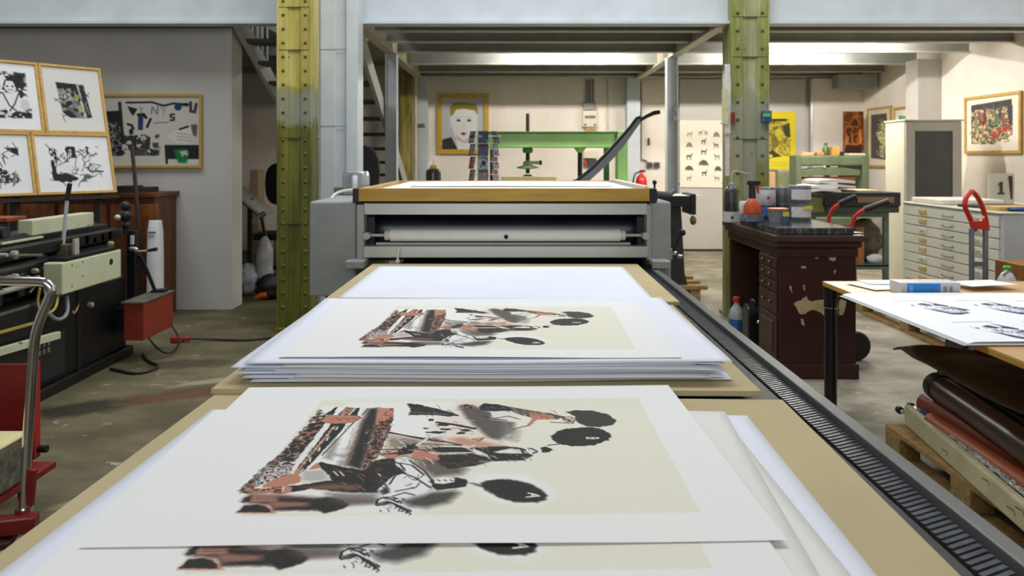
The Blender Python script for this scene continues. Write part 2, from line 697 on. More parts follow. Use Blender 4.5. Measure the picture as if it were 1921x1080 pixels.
# frames added around the unseen area lights; no daylight comes through them
WFR = M('window_frame_white', (220, 222, 222), 0.5, 0, 0.04)
for i_, (x_, w_) in enumerate(((0.4, 3.0), (3.6, 2.0), (-3.6, 2.0))):
    xa_, xb_, ya_, yb_ = x_ - w_ / 2 - 0.08, x_ + w_ / 2 + 0.08, 4.9 - 1.38, 4.9 + 1.38
    wn = struct('window_%d' % (i_ + 1), MB().box(xa_, xb_, ya_, ya_ + 0.07, 5.6, 5.8).box(xa_, xb_, yb_ - 0.07, yb_, 5.6, 5.8)
                .box(xa_, xa_ + 0.07, ya_ + 0.07, yb_ - 0.07, 5.6, 5.8).box(xb_ - 0.07, xb_, ya_ + 0.07, yb_ - 0.07, 5.6, 5.8), WFR, 'skylight frame added around a ceiling area light')
wn = struct('window_4', MB().box(-3.2, 2.0, YF, YF + 0.12, 2.0, 2.1).box(-3.2, 2.0, YF, YF + 0.12, 3.9, 4.0).box(-3.2, -3.1, YF, YF + 0.12, 2.1, 3.9).box(1.9, 2.0, YF, YF + 0.12, 2.1, 3.9), WFR, 'wide frame added around the fill light on the near wall')

# mezzanine: deck, front beam, joists, carrying beams
HB = HC + 1.24
mez = struct('ceiling_mezzanine', MB().box(-1.30, XR, 7.12, YB, HB + 0.21, HB + 0.27)
             .box(XL, -2.75, 7.12, YB, HB + 0.21, HB + 0.27).box(-2.75, -1.30, 9.6, YB, HB + 0.21, HB + 0.27), DECK,
             'underside of the mezzanine floor')
fb = MB().box(XL, XR, 7.05, 7.10, HB - 0.02, HB + 0.5).box(XL, XR, 6.99, 7.16, HB - 0.03, HB - 0.005)
fb.build('front_beam', STEEL_PAINT, mez)
for Y in (7.65, 8.36, 9.17, 10.36, 11.27, 11.95):
    j = MB().box(-1.36, XR, Y - 0.006, Y + 0.006, HB + 0.012, HB + 0.2).build('joist', JOIST_PAINT, mez)
    MB().box(-1.36, XR, Y - 0.045, Y + 0.045, HB, HB + 0.013).build('joist_flange', JOIST_CREAM, j)
for X in (-1.42, 1.95):
    MB().box(X - 0.055, X + 0.055, 7.15, YB, HB - 0.035, HB - 0.015).box(X - 0.006, X + 0.006, 7.15, YB, HB - 0.015, HB + 0.2).build('carrying_beam', JOIST_CREAM, mez)
# fascia of the wing over the partition, left of the stairs
for Y in (8.4, 9.4, 10.4, 11.4):
    MB().box(XL, -2.72, Y - 0.03, Y + 0.03, HB, HB + 0.2).build('joist', JOIST_PAINT, mez)

# sliding door panels at the back
DOORM = M('door_grey', (200, 196, 188), 0.55, 0, 0.05, 2)
d1 = struct('door_1', MB().box(2.62, 4.58, YB - 0.09, YB - 0.03, 0.03, HB - 0.02), DOORM, 'wide pale grey sliding door at the back')
MB().box(2.60, 4.60, YB - 0.12, YB - 0.02, 0.0, 0.03).build('bottom_rail', M('dark_gap', (30, 28, 26), 0.6), d1)
MB().box(3.42, 3.46, YB - 0.10, YB - 0.08, 0.03, HB - 0.02).build('seam_strip', M('door_seam', (150, 148, 142)), d1)
MB().cyl((4.67, YB - 0.12, 0), (4.67, YB - 0.12, HB - 0.02), 0.05, n=16).build('door_post', M('galvanised', (190, 195, 200), 0.35, 0.6), d1, smooth=40)
# side pilasters
tr = struct('trim_1', MB().box(wx(775, 11.9), wx(802, 11.9), 11.85, YB, 0, HB), STEEL_PAINT, 'pale grey steel pilaster left of the portrait')
MB().box(wx(785, 11.85), wx(797, 11.85), 11.83, 11.85, wz(239, 11.85), wz(232, 11.85)).build('name_plate', M('brown_plate', (130, 110, 90)), tr)
struct('trim_2', MB().box(wx(1176, 11.95), wx(1200, 11.95), 11.9, YB, 0, HB), STEEL_PAINT, 'pale grey steel pilaster right of the green screw press')
struct('trim_3', MB().box(XR - 0.30, XR, 9.75, 10.05, 0, HB), M('pilaster_grey', (190, 186, 180), 0.6, 0, 0.05), 'grey pilaster on the right wall behind the white cabinet')
struct('trim_4', MB().box(XR - 0.62, XR - 0.05, 11.35, 11.6, HB - 0.22, HB - 0.02), M('duct_grey', (150, 150, 142), 0.6), 'short grey duct under the joists in the far right corner')
struct('trim_5', MB().box(4.66, XR, 11.95, YB, 0, HB - 0.02), WHITE_BRICK, 'white wall pier right of the sliding door')

# fluorescent battens between the joists
TUBE = NT('tube_light')
TUBE.b.inputs['Emission Color'].default_value = (1.0, 0.95, 0.87, 1)
TUBE.b.inputs['Emission Strength'].default_value = 400.0
TUBE = TUBE.fin(0.5)
BATTEN = M('batten_white', (230, 230, 225), 0.5)
def batten(x, y, label, z=None):
    z = HB + 0.2 if z is None else z
    t = thing('fluorescent_lamp', label, 'lamp', (x, y, z - 0.09), 0, 'fluorescent lamps under the mezzanine')
    MB().box(x - 0.78, x + 0.78, y - 0.03, y + 0.03, z - 0.045, z + 0.005).build('housing', BATTEN, t, bevel=0.004)
    MB().cyl((x - 0.74, y, z - 0.068), (x + 0.74, y, z - 0.068), 0.013, n=10).build('tube', TUBE, t, smooth=40)
    for s in (-1, 1):
        MB().box(x + s * 0.75 - 0.012, x + s * 0.75 + 0.012, y - 0.02, y + 0.02, z - 0.088, z - 0.04).build('end_cap', BATTEN, t)
batten(0.75, 9.78, 'fluorescent batten between the joists above the green screw press')
batten(3.55, 9.78, 'fluorescent batten between the joists near the yellow poster')
batten(3.7, 8.78, 'fluorescent batten between the joists above the white cabinet')

# ================================================================ columns, posts, stairs
def mat_column(name, cols, band=None):
    t = NT(name)
    st = t.noise(9, 6, (1.0, 1.0, 0.10), 0.7)
    c = t.ramp(st, [(0.30, cols[0]), (0.45, cols[1]), (0.58, cols[2]), (0.72, cols[3])])
    if band:
        sx = t.n('ShaderNodeSeparateXYZ')
        t.l(t.coord(), sx.inputs[0])
        ad = t.n('ShaderNodeMath', operation='MULTIPLY_ADD')
        ad.inputs[1].default_value = 0.35
        t.l(t.noise(7, 5), ad.inputs[0])
        t.l(sx.outputs['Z'], ad.inputs[2])
        lo = t.n('ShaderNodeMapRange')
        lo.inputs['From Min'].default_value = band[0]
        lo.inputs['From Max'].default_value = band[0] + 0.08
        t.l(ad.outputs[0], lo.inputs['Value'])
        hi = t.n('ShaderNodeMapRange')
        hi.inputs['From Min'].default_value = band[1] + 0.06
        hi.inputs['From Max'].default_value = band[1]
        t.l(ad.outputs[0], hi.inputs['Value'])
        mu = t.n('ShaderNodeMath', operation='MULTIPLY')
        t.l(lo.outputs[0], mu.inputs[0])
        t.l(hi.outputs[0], mu.inputs[1])
        c = t.mix(mu.outputs[0], c, t.mix(t.mask(st, 0.4, 0.6), (132, 136, 118), (150, 150, 120)))
        up = t.n('ShaderNodeMapRange')
        up.inputs['From Min'].default_value = band[1]
        up.inputs['From Max'].default_value = band[1] + 0.1
        t.l(ad.outputs[0], up.inputs['Value'])
        c = t.mix(up.outputs[0], c, t.ramp(st, [(0.3, cols[4]), (0.5, cols[5]), (0.68, cols[6])]))
    c = t.mix(t.mask(t.noise(22, 4), 0.66, 0.72), c, (52, 56, 40))
    t.base(c)
    t.bump(st, 0.3, 0.004)
    return t.fin(0.5, 0, 0.45)


def riveted_column(label, x, y, w, mat, pitch, rmat, core=None):
    t = thing('steel_column', label, 'column', (x, y, 0))
    h = 4.2
    d = w * 0.85
    MB().box(x - w * 0.5, x + w * 0.5, y + 0.012, y + d, 0, h).build('shaft', core or mat, t, bevel=0.004)
    for s in (-1, 1):
        xa, xb = x + s * w * 0.5, x + s * w * 0.20
        MB().box(min(xa, xb), max(xa, xb), y, y + 0.014, 0.0, h).build('edge_strip', mat, t, bevel=0.003)
        MB().box(x + s * w * 0.5 - 0.008, x + s * w * 0.5 + 0.008, y - 0.006, y + d, 0, h).build('corner_angle', mat, t)
    proto = None
    for s in (-1, 1):
        k = 0
        z = 0.2
        while z < 3.1:
            if proto is None:
                m = MB()
                r = w * 0.055
                m.lathe((0, 0, 0), [(r, 0.0), (r * 0.85, -r * 0.35), (r * 0.5, -r * 0.6), (0.001, -r * 0.68)], 8, 'y')
                proto = m.build('rivet', rmat, t, smooth=50, local=True)
                o = proto
            else:
                o = proto.copy()
                COL.objects.link(o)
            o.location = (s * w * 0.34, 0, z)
            z += pitch
    for z in (0.9, 1.62, 2.36, 2.72):
        MB().box(x - w * 0.49, x + w * 0.49, y - 0.002, y + 0.013, z, z + 0.006).build('seam', M('seam_dark', (70, 70, 55), 0.7), t)
    MB().box(x - w * 0.56, x + w * 0.56, y - w * 0.2, y + d + w * 0.2, 0, 0.03).build('base_plate', mat, t)
    return t


OLIVE = mat_column('olive_column_paint', [(56, 60, 20), (92, 94, 28), (112, 110, 34), (134, 126, 50), (150, 138, 60), (186, 172, 84), (206, 196, 124)], (1.88, 2.18))
OLIVE2 = mat_column('green_column_paint', [(66, 76, 40), (112, 116, 52), (140, 138, 92), (158, 158, 140), (96, 110, 44), (136, 142, 76), (184, 176, 130)], (1.5, 2.15))
RIV = M('rivet_paint', (96, 98, 40), 0.5, 0, 0.3, 30)
riveted_column('olive and yellow riveted steel column left of the big press', wx(552, 6.5), 6.5, 0.275, OLIVE, 0.117, RIV)
CORE = mat_column('grey_core_paint', [(96, 104, 72), (136, 138, 116), (152, 152, 142), (168, 168, 158), (110, 122, 66), (150, 150, 112), (196, 188, 156)], (1.5, 2.2))
rc = riveted_column('mottled green and grey riveted steel column behind the ink desk', wx(1407, 6.95), 6.95, 0.328, OLIVE2, 0.16, M('rivet_green', (100, 106, 62), 0.5, 0, 0.3, 30), CORE)

t = thing('steel_column', 'pale blue grey box column with a drain pipe beside the olive column', 'column', (wx(630, 6.75), 6.75, 0))
x0, x1 = wx(600, 6.75), wx(671, 6.75)
MB().box(x0, x1, 6.78, 7.0, 0, 4.2).build('casing', STEEL_PAINT, t, bevel=0.004)
MB().box(x0, x0 + 0.13, 6.76, 6.78, 0, 4.2).build('front_panel', STEEL_PAINT, t, bevel=0.003)
MB().box(x1 - 0.10, x1, 6.75, 6.78, 0, 4.2).build('front_panel', STEEL_PAINT, t, bevel=0.003)
MB().cyl((x0 - 0.03, 6.80, 0), (x0 - 0.03, 6.80, 4.2), 0.036, n=16).build('drain_pipe', STEEL_PAINT, t, smooth=40)
for z in (1.63, 2.30):
    MB().cyl((x0 - 0.03, 6.80, z), (x0 - 0.03, 6.80, z + 0.03), 0.041, n=16).build('pipe_joint', STEEL_PAINT, t, smooth=40)
    MB().box(x0, x1 - 0.1, 6.757, 6.76, z + 0.1, z + 0.106).build('seam', M('seam_grey', (150, 155, 158)), t)

def post(label, x, y, w, d):
    t = thing('steel_post', label, 'post', (x, y, 0))
    zt = HB - 0.036
    MB().box(x - w / 2, x - w / 2 + 0.012, y - d / 2, y + d / 2, 0, zt).build('flange', STEEL_PAINT, t)
    MB().box(x + w / 2 - 0.012, x + w / 2, y - d / 2, y + d / 2, 0, zt).build('flange', STEEL_PAINT, t)
    MB().box(x - w / 2 + 0.012, x + w / 2 - 0.012, y - d / 2 + 0.03, y + d / 2 - 0.03, 0, zt).build('web', STEEL_PAINT, t)
    MB().box(x - w / 2 - 0.03, x + w / 2 + 0.03, y - d / 2 - 0.03, y + d / 2 + 0.03, 0, 0.02).build('base_plate', STEEL_PAINT, t)
    return t
post('pale grey steel post in front of the stairs under the mezzanine', -1.40, 9.0, 0.13, 0.14)
pr = post('pale grey steel post between the green screw press and the animal poster', 1.93, 9.35, 0.13, 0.14)
for zz in (wz(205, 9.3), wz(222, 9.3)):
    MB().cyl((1.96, 9.29, zz), (1.96, 9.265, zz), 0.03, n=14).build('switch_boss', M('switch_grey', (170, 172, 170), 0.4), pr, smooth=40)

# peeling column and pipe far behind the stairs
cx0 = wx(762, 11.6)
t = thing('steel_column', 'thin peeling yellow green column near the portrait', 'column', (cx0, 11.6, 0))
PEEL = mat_column('peeling_column', [(70, 70, 26), (120, 110, 44), (168, 150, 78), (200, 188, 150)])
MB().box(cx0 - 0.10, cx0 + 0.09, 11.6, 11.72, 0, HB).build('shaft', PEEL, t, bevel=0.004)
MB().cyl((cx0 + 0.13, 11.66, 0), (cx0 + 0.13, 11.66, HB), 0.025, n=10).build('pipe', M('pipe_cream', (214, 200, 170)), t, smooth=40)

# stairs climbing towards the camera up to the mezzanine
t = thing('staircase', 'pale steel open tread stairs rising behind the columns', 'stairs', (-2.05, 11.0, 0))
STR = M('stringer_paint', (188, 186, 182), 0.5, 0, 0.06, 4)
TRD = M('tread_dark', (72, 68, 62), 0.6, 0, 0.1, 10)
def stair_h(Y): return HC + 4.907 - 0.49 * Y
XSL, XSR = -2.62, -1.50
for X in (XSL, XSR):
    a = Vector((X, 7.3, stair_h(7.3) + 0.02)); b = Vector((X, 12.0, stair_h(12.0) + 0.02))
    MB().bar(a, b, 0.045, 0.20).build('stringer', STR, t, bevel=0.004)
Y = 8.03 - 0.35 * 2
while Y < 12.0:
    z = stair_h(Y)
    MB().box(XSL + 0.02, XSR - 0.02, Y - 0.13, Y + 0.13, z - 0.02, z + 0.018).build('tread', TRD, t, bevel=0.003)
    Y += 0.352
# handrail with balusters at the head of the stairs
for k in range(7):
    yy = 7.35 + 0.16 * k
    MB().cyl((XSL - 0.01, yy, stair_h(yy)), (XSL - 0.01, yy, stair_h(yy) + 0.75), 0.011, n=8).build('baluster', STR, t, smooth=40)
MB().tube([(XSL - 0.01, 7.35, stair_h(7.35) + 0.75), (XSL - 0.01, 8.31, stair_h(8.31) + 0.75)], 0.02).build('handrail', STR, t, smooth=40)
# ================================================================ the big flatbed press
GREY = M('press_grey', (162, 165, 163), 0.5, 0, 0.06, 12, 0.06, 220)
STEEL = M('brushed_steel', (204, 204, 198), 0.42, 0.45, 0.08, 6, 0.03, 90, 0.5, (0.15, 1, 1))
STEEL_DULL = M('dull_steel', (178, 178, 172), 0.5, 0.3, 0.10, 5, 0.03, 90, 0.5, (0.15, 1, 1))
BLACK = M('black_metal', (28, 28, 30), 0.45, 0.0, 0.25, 20)
INK = M('ink_blanket', (58, 64, 78), 0.3, 0.0, 0.45, 5, 0.03, 40, 0.6)
RACKM = M('rack_steel', (92, 95, 102), 0.36, 0.5, 0.3, 25)
CHROME = M('chrome', (225, 226, 228), 0.12, 1.0, 0.04)
WHITE_R = M('white_felt_roller', (236, 235, 230), 0.75, 0, 0.03, 20, 0.1, 150)
PLY = wood('tray_plywood', (200, 160, 70), (176, 132, 48), 0.5, (0.6, 4, 4), 6)
CREAM_PLASTIC = M('cream_plastic', (226, 220, 196), 0.5, 0, 0.05)
BALL = M('black_ball', (16, 16, 17), 0.12, 0, 0.0)

pr = thing('printing_press', 'large grey flatbed printing press with a white roller and long bed', 'press', (0, 3.0, 0))
ZB = 0.870   # bed plate
bed = MB().box(-0.62, 0.655, 0.35, 5.6, ZB - 0.05, ZB).build('bed', M('bed_dark', (52, 52, 54), 0.45, 0.3, 0.2, 10), pr, bevel=0.004)
MB().box(-0.60, 0.60, 0.40, 5.6, ZB - 0.16, ZB - 0.05).build('bed_frame', GREY, pr, bevel=0.01)
for y in (0.7, 2.6, 4.5):
    for x in (-0.48, 0.48):
        MB().box(x - 0.09, x + 0.09, y - 0.11, y + 0.11, 0.0, ZB - 0.16).build('pedestal', GREY, pr, bevel=0.01)
    MB().box(-0.40, 0.40, y - 0.05, y + 0.05, 0.25, 0.37).build('cross_beam', GREY, pr, bevel=0.008)
# toothed rack along the right of the bed
rk = MB().box(0.655, 0.722, 0.35, 5.3, ZB - 0.06, ZB - 0.014).build('toothed_rack', BLACK, pr)
MB().box(0.724, 0.757, 0.35, 5.3, ZB - 0.08, ZB + 0.012).build('outer_rail', M('rail_steel', (118, 118, 116), 0.45, 0.35, 0.2, 8, 0, 60, 0.5, (1, 0.2, 1)), pr, bevel=0.003)
MB().box(0.640, 0.660, 0.35, 5.3, ZB - 0.04, ZB - 0.006).build('inner_rail', BLACK, pr, bevel=0.002)
m = MB()
ax = Vector((0.026, 0.0125, 0))
side = Vector((-0.0125, 0.026, 0)).normalized()
pf = [(-0.0056, 0), (0.0056, 0), (0.0042, 0.013), (-0.0042, 0.013)]
vs = []
for e in (-1, 1):
    for a, b in pf:
        vs.append(ax * e + side * a + Vector((0, 0, b)))
m.add(vs, [(0, 1, 2, 3), (7, 6, 5, 4), (0, 4, 5, 1), (1, 5, 6, 2), (2, 6, 7, 3), (3, 7, 4, 0)])
tooth = m.build('tooth', RACKM, rk, local=True)
ri = ROOTINV[pr.name]
k = 0
while True:
    y = 0.86 + 0.0155 * k
    if y > 4.25:
        break
    o = tooth if k == 0 else tooth.copy()
    if k:
        COL.objects.link(o)
    o.location = ri @ Vector((0.690, y, ZB - 0.0145))
    k += 1
for i, y in enumerate((3.55, 3.2, 2.9, 2.65, 2.4)):
    MB().cyl((0.668, y, ZB - 0.014), (0.668, y, ZB - 0.002), 0.008, n=10).build('rack_bolt', BLACK, pr, smooth=40)
MB().box(0.722, 0.760, 4.02, 4.08, ZB + 0.012, ZB + 0.03).build('rail_stop', BLACK, pr)

Y0, Y1 = 4.12, 5.25
xl0, xl1 = wx(580, Y0), wx(668, Y0)
xr0, xr1 = wx(1217, Y0), wx(1259, Y0)
zt = wz(378, Y0)
MB().box(xl0, xl1, Y0, Y1, wz(556, Y0), zt).build('side_cabinet', GREY, pr, bevel=0.012)
MB().box(xl0 + 0.06, xl1, Y0 + 0.1, Y1 - 0.05, 0, wz(556, Y0)).build('cabinet_foot', BLACK, pr, bevel=0.006)
MB().box(xr0, xr1, Y0, Y1, 0.12, zt).build('side_cabinet', GREY, pr, bevel=0.012)
MB().box(xr0 + 0.02, xr1 - 0.02, Y0 + 0.06, Y1 - 0.05, 0, 0.12).build('cabinet_foot', BLACK, pr, bevel=0.006)
for a, b in ((670, 684), (1212, 1221)):
    MB().box(wx(a, Y0), wx(b, Y0), Y0 - 0.02, Y1, wz(488, Y0), wz(383, Y0)).build('side_plate', STEEL_DULL, pr, bevel=0.006)
MB().box(wx(684, Y0), wx(1213, Y0), Y0 - 0.02, Y0 + 0.06, wz(402, Y0), wz(381, Y0)).build('upper_bar', STEEL, pr, bevel=0.003)
MB().box(wx(684, Y0), wx(1214, Y0), Y0 - 0.03, Y0 + 0.05, wz(482, Y0), wz(461, Y0)).build('lower_bar', STEEL, pr, bevel=0.003)
for a in (0.32, 0.5, 0.7):
    pass
MB().cyl((xl1, 4.50, 1.03), (xr0, 4.50, 1.03), 0.17, n=64).build('impression_cylinder', INK, pr, smooth=40)
MB().box(xl1, xr0, 4.30, 5.2, 0.93, 0.97).build('under_plate', BLACK, pr)
MB().box(xl1, xr0, Y0 + 0.01, 5.25, zt - 0.02, zt + 0.0).build('top_plate', BLACK, pr)
MB().box(xl1, xr0, 4.9, 5.25, 0.95, zt - 0.02).build('rear_panel', BLACK, pr)
for x in (wx(692, 4.2), wx(1206, 4.2)):
    MB().box(x - 0.035, x + 0.035, 4.18, 4.26, wz(460, 4.2), wz(405, 4.2)).build('bearing_block', BLACK, pr, bevel=0.004)
# white damping roller
zr, yr, rr = wz(441, 4.15), 4.15, 0.0325
rl = MB().cyl((wx(733, yr), yr, zr), (wx(1163, yr), yr, zr), rr, n=28).build('roller', WHITE_R, pr, smooth=40)
for a, b, s in ((721, 734, 1), (1162, 1174, -1)):
    q = MB()
    xa, xb = wx(a, yr), wx(b, yr)
    q.lathe((0, yr, zr), [(0.016, xa), (0.026, xa + 0.004), (0.028, (xa + xb) / 2), (0.024, xb - 0.004), (0.030, xb)] if s > 0 else [(0.030, xa), (0.024, xa + 0.004), (0.028, (xa + xb) / 2), (0.026, xb - 0.004), (0.016, xb)], 20, 'x')
    q.build('roller_collar', CREAM_PLASTIC, rl, smooth=50)
for a, b in ((690, 722), (1174, 1211)):
    MB().cyl((wx(a, yr), yr, zr), (wx(b, yr), yr, zr), 0.009, n=12).build('roller_shaft', STEEL, rl, smooth=40)
for px in (689, 1210):
    MB().cyl((wx(px, 4.12), 4.16, zr), (wx(px, 4.12), 4.085, zr), 0.019, n=20).build('roller_knob', M('knob_grey', (190, 190, 186), 0.4), pr, bevel=0.003, smooth=40)
MB().ball((wx(949.5, yr), yr - rr, wz(443, yr)), 0.012, 14, 8).build('black_stud', BALL, rl, smooth=60)
MB().cyl((wx(706, 4.18), 4.18, wz(457, 4.18)), (wx(1182, 4.18), 4.18, wz(457, 4.18)), 0.010, n=12).build('guide_rod', STEEL, pr, smooth=40)
for a, b in ((650, 685), (1222, 1256)):
    MB().box(wx(a, 4.02), wx(b, 4.02), 3.98, 4.14, wz(503, 4.0), wz(489, 4.0)).build('stop_bracket', M('bracket_grey', (172, 174, 172), 0.5, 0.2), pr, bevel=0.004)
cd = MB().tube([P(748, 464, 4.08), P(747, 478, 4.07), P(746, 490, 4.07)], 0.006, 8).build('pull_strap', CREAM_PLASTIC, pr, smooth=50)
MB().ball(P(746, 491, 4.065), 0.013, 10, 6).build('strap_bead', CREAM_PLASTIC, cd, smooth=60)
# wooden tray on top
zt0, zt1 = wz(377, 4.1), wz(353, 4.1)
xa, xb = wx(674, 4.1), wx(1217, 4.1)
MB().box(xa, xb, 4.08, 4.105, zt0, zt1).build('tray_board', PLY, pr, bevel=0.002)
MB().box(xa, xa + 0.022, 4.105, 5.45, zt0, zt1).build('tray_board', wood('tray_pale_wood', (214, 186, 132), (190, 156, 100), 0.55, (4, 0.6, 4), 6), pr, bevel=0.002)
MB().box(xb - 0.022, xb, 4.105, 5.45, zt0, zt1 + 0.012).build('tray_board', M('tray_white_paint', (234, 232, 226), 0.5, 0, 0.04), pr, bevel=0.002)
MB().box(xa + 0.022, xb - 0.022, 5.43, 5.45, zt0, zt1).build('tray_board', MATS['tray_pale_wood'], pr, bevel=0.002)
MB().box(xa + 0.022, xb - 0.022, 4.105, 5.43, zt0, zt0 + 0.02).build('tray_floor', MATS['tray_pale_wood'], pr)
for px, w_ in ((669, 0.022), (1224, 0.024)):
    MB().box(wx(px, 4.1) - w_, wx(px, 4.1) + w_, 4.1, 4.2, zt - 0.005, zt + 0.07).build('tray_clamp', BLACK, pr, bevel=0.004)
MB().box(xl1, xr1 - 0.03, 5.25, 6.0, zt - 0.04, zt).build('rear_deck', GREY, pr, bevel=0.004)
for x in (xl1 + 0.05, xr0 - 0.05):
    MB().box(x - 0.03, x + 0.03, 5.9, 5.96, 0, zt - 0.04).build('rear_leg', GREY, pr)
# lever with ball knob and swing arm at the right
lv = MB().cyl(P(1228, 366, 4.25), P(1228, 346, 4.25), 0.006, n=8).build('lever', BLACK, pr, smooth=40)
MB().ball(P(1228, 342, 4.25), 0.013, 12, 8).build('ball_knob', BALL, lv, smooth=60)
MB().box(wx(1218, 4.25), wx(1232, 4.25), 4.22, 4.28, zt, wz(362, 4.25)).build('lever_block', BLACK, pr, bevel=0.004)
MB().tube([P(1232, 363, 4.3), P(1256, 365, 4.35), P(1264, 358, 4.38)], 0.016, 10).build('swing_arm', M('arm_grey', (92, 94, 98), 0.45), pr, smooth=50)
lv = MB().tube([P(1261, 474, 4.2), P(1270, 455, 4.18), P(1278, 440, 4.16)], 0.007, 8).build('lever', BLACK, pr, smooth=40)
MB().ball(P(1280, 436, 4.16), 0.019, 16, 10).build('ball_knob', BALL, lv, smooth=60)
for px, py in ((1262, 474), (1272, 480)):
    MB().cyl(P(px, py, 4.2), P(px + 7, py + 1, 4.2), 0.010, n=10).build('lever_joint', CHROME, lv, smooth=40)
MB().box(xr1 - 0.005, xr1 + 0.02, 4.18, 4.25, wz(486, 4.2), wz(466, 4.2)).build('lever_plate', GREY, pr)

# silver motor housing with its cable
mx, my = wx(668, 4.85), 4.85
t = thing('motor_housing', 'silver round motor cover standing on the left press cabinet', 'motor', (mx, my, zt))
r_ = 25 * my / F
MB().lathe((mx, my, zt), [(r_ * 0.9, 0), (r_, 0.01), (r_, 0.115), (r_ * 0.96, 0.135), (r_ * 0.86, 0.148), (0.001, 0.152)], 32).build('cover', M('silver_paint', (184, 186, 192), 0.28, 0.6, 0.05), t, smooth=35)
MB().box(mx - r_ - 0.05, mx - r_ + 0.01, my - 0.03, my + 0.03, zt, zt + 0.05).build('terminal_box', M('terminal_grey', (120, 124, 128), 0.5), t, bevel=0.004)
MB().tube([P(621, 373, 4.45), P(630, 362, 4.5), P(648, 357, 4.55), P(672, 356, 4.6)], 0.0085, 8, 1).build('cable', CREAM_PLASTIC, t, smooth=50)
# ================================================================ boards, sheets and prints on the bed
BOARD = M('hardboard', (194, 178, 138), 0.75, 0, 0.06, 3, 0.06, 120, 0.2)
BOARD_EDGE = BOARD
def board(label, fl, fr, depth, z, th=0.012):
    fl, fr = Vector((fl[0], fl[1], 0)), Vector((fr[0], fr[1], 0))
    ux = fr - fl
    uy = Vector((-ux.y, ux.x, 0)).normalized() * depth
    c = fl + ux / 2 + uy / 2 + Vector((0, 0, z - th / 2))
    o = MB().obox(c, ux / 2, uy / 2, Vector((0, 0, th / 2))).build('hardboard_panel', BOARD, None, bevel=0.0015)
    return tag(o, label, 'board', 'hardboard panels on the press bed')
board('brown hardboard panel at the far end of the bed under a blank sheet', (-0.735, 2.985), (0.645, 2.975), 1.05, 0.905, 0.014)
board('brown hardboard panel carrying the thick paper stack', (-0.728, 1.868), (0.597, 1.852), 1.08, 0.901, 0.014)
board('brown hardboard panel under the nearest prints', (-0.752, 0.795), (0.605, 0.752), 1.075, 0.888, 0.012)

PAPER = M('paper_white', (236, 236, 234), 0.85, 0, 0.012, 2, 0.05, 220, 0.2)
TISSUE = M('interleaf_paper', (232, 235, 246), 0.85, 0, 0.012, 2, 0.05, 200, 0.2)
IVORY = M('ivory_paper', (232, 231, 227), 0.85, 0, 0.012, 2, 0.05, 200, 0.2)

def sheet_mesh(name, W, D, z_fn, mat, nu=40, nv=30):
    us, vs = np.linspace(-W / 2, W / 2, nu), np.linspace(D / 2, -D / 2, nv)
    return grid_mesh(name, us, vs, lambda U, V: (U, V, z_fn(U, V)), None, mat)

def sheet(label, cxy, W, D, rot, z, mat, seed=0, wave=0.002, droop=0.0, group=None, name='paper_sheet', lift=0.0):
    rng = random.Random(seed)
    p1, p2, f1, f2 = rng.uniform(0, 6), rng.uniform(0, 6), rng.uniform(3, 7), rng.uniform(3, 7)
    def zf(U, V):
        e = np.clip((-V - D / 2 + 0.12) / 0.12, 0, 1)           # front edge
        return wave * (1 + np.sin(f1 * U + p1)) * 0.5 + wave * 0.5 * (1 + np.sin(f2 * V + p2)) * 0.5 - droop * e * e + lift * e * (0.5 + 0.5 * np.sin(f1 * 1.3 * U + p2))
    me = sheet_mesh(name, W, D, zf, mat)
    o = bpy.data.objects.new(name, me)
    COL.objects.link(o)
    o.location = (cxy[0], cxy[1], z)
    o.rotation_euler = (0, 0, rot)
    s = o.modifiers.new('thick', 'SOLIDIFY')
    s.thickness = 0.0006
    s.offset = -1
    return tag(o, label, 'paper', group)

# ---- the pictorial print -----------------------------------------------------------
ZS = 0.906                       # height of the nearest print
FLp = Vector(on_plane(148, 1030, ZS))
FRp = Vector(on_plane(1477, 1014, ZS))
ux = (FRp - FLp).normalized()
uy = Vector((-ux.y, ux.x))
SW, SD = (FRp - FLp).length, 0.762
PX = 700.0                       # canvas pixels per metre
a0, a1 = 0.13, 0.945              # tinted part of the sheet across, metres from the left edge
b0, b1 = 0.045, 0.70             # and in depth from the front edge
CW, CH = int((a1 - a0) * PX), int((b1 - b0) * PX)

def photo_to_canvas(p):
    x, y = on_plane(p[0], p[1], ZS)
    d = Vector((x, y)) - FLp
    u, v = d.dot(ux), d.dot(uy)
    return ((u - a0) * PX, (b1 - v) * PX)

def C4(p): return photo_to_canvas((430 + p[0] / 4.5, 740 + p[1] / 4.5))
def C5(p): return photo_to_canvas((700 + p[0] / 4.002, 740 + p[1] / 4.0))

WHT, CRM, KK, SAL, GRY = (236, 236, 234), (230, 227, 211), (44, 42, 41), (188, 130, 108), (120, 116, 110)
cv = Canvas(CW, CH, WHT, photo_to_canvas, 3)
_poly0 = cv.poly
def _rough(pts, col, soft=1.0, op=1.0, speck=None, wob=1.6):
    _poly0(pts, col, soft, op, speck, max(wob, 1.6))
cv.poly = _rough
cv.poly([(606, 751), (1196, 746), (1313, 961), (455, 971), (462, 925)], CRM, 4, wob=2)
cv.T = C5
cv.poly([(-200, 60), (250, 50), (650, 60), (760, 180), (760, 330), (300, 360), (-100, 300)], WHT, 40, 0.9)
cv.poly([(640, 60), (760, 60), (1000, 190), (960, 390), (560, 340), (400, 250)], (226, 200, 184), 40, 0.5)
cv.poly([(740, 600), (800, 590), (1150, 600), (1340, 700), (1350, 790), (1200, 830), (950, 810), (760, 720)], WHT, 26, 0.95)
cv.T = C4
cv.poly([(120, 880), (1400, 660), (1800, 900), (1560, 1010), (900, 1020), (150, 960)], WHT, 30, 0.8)
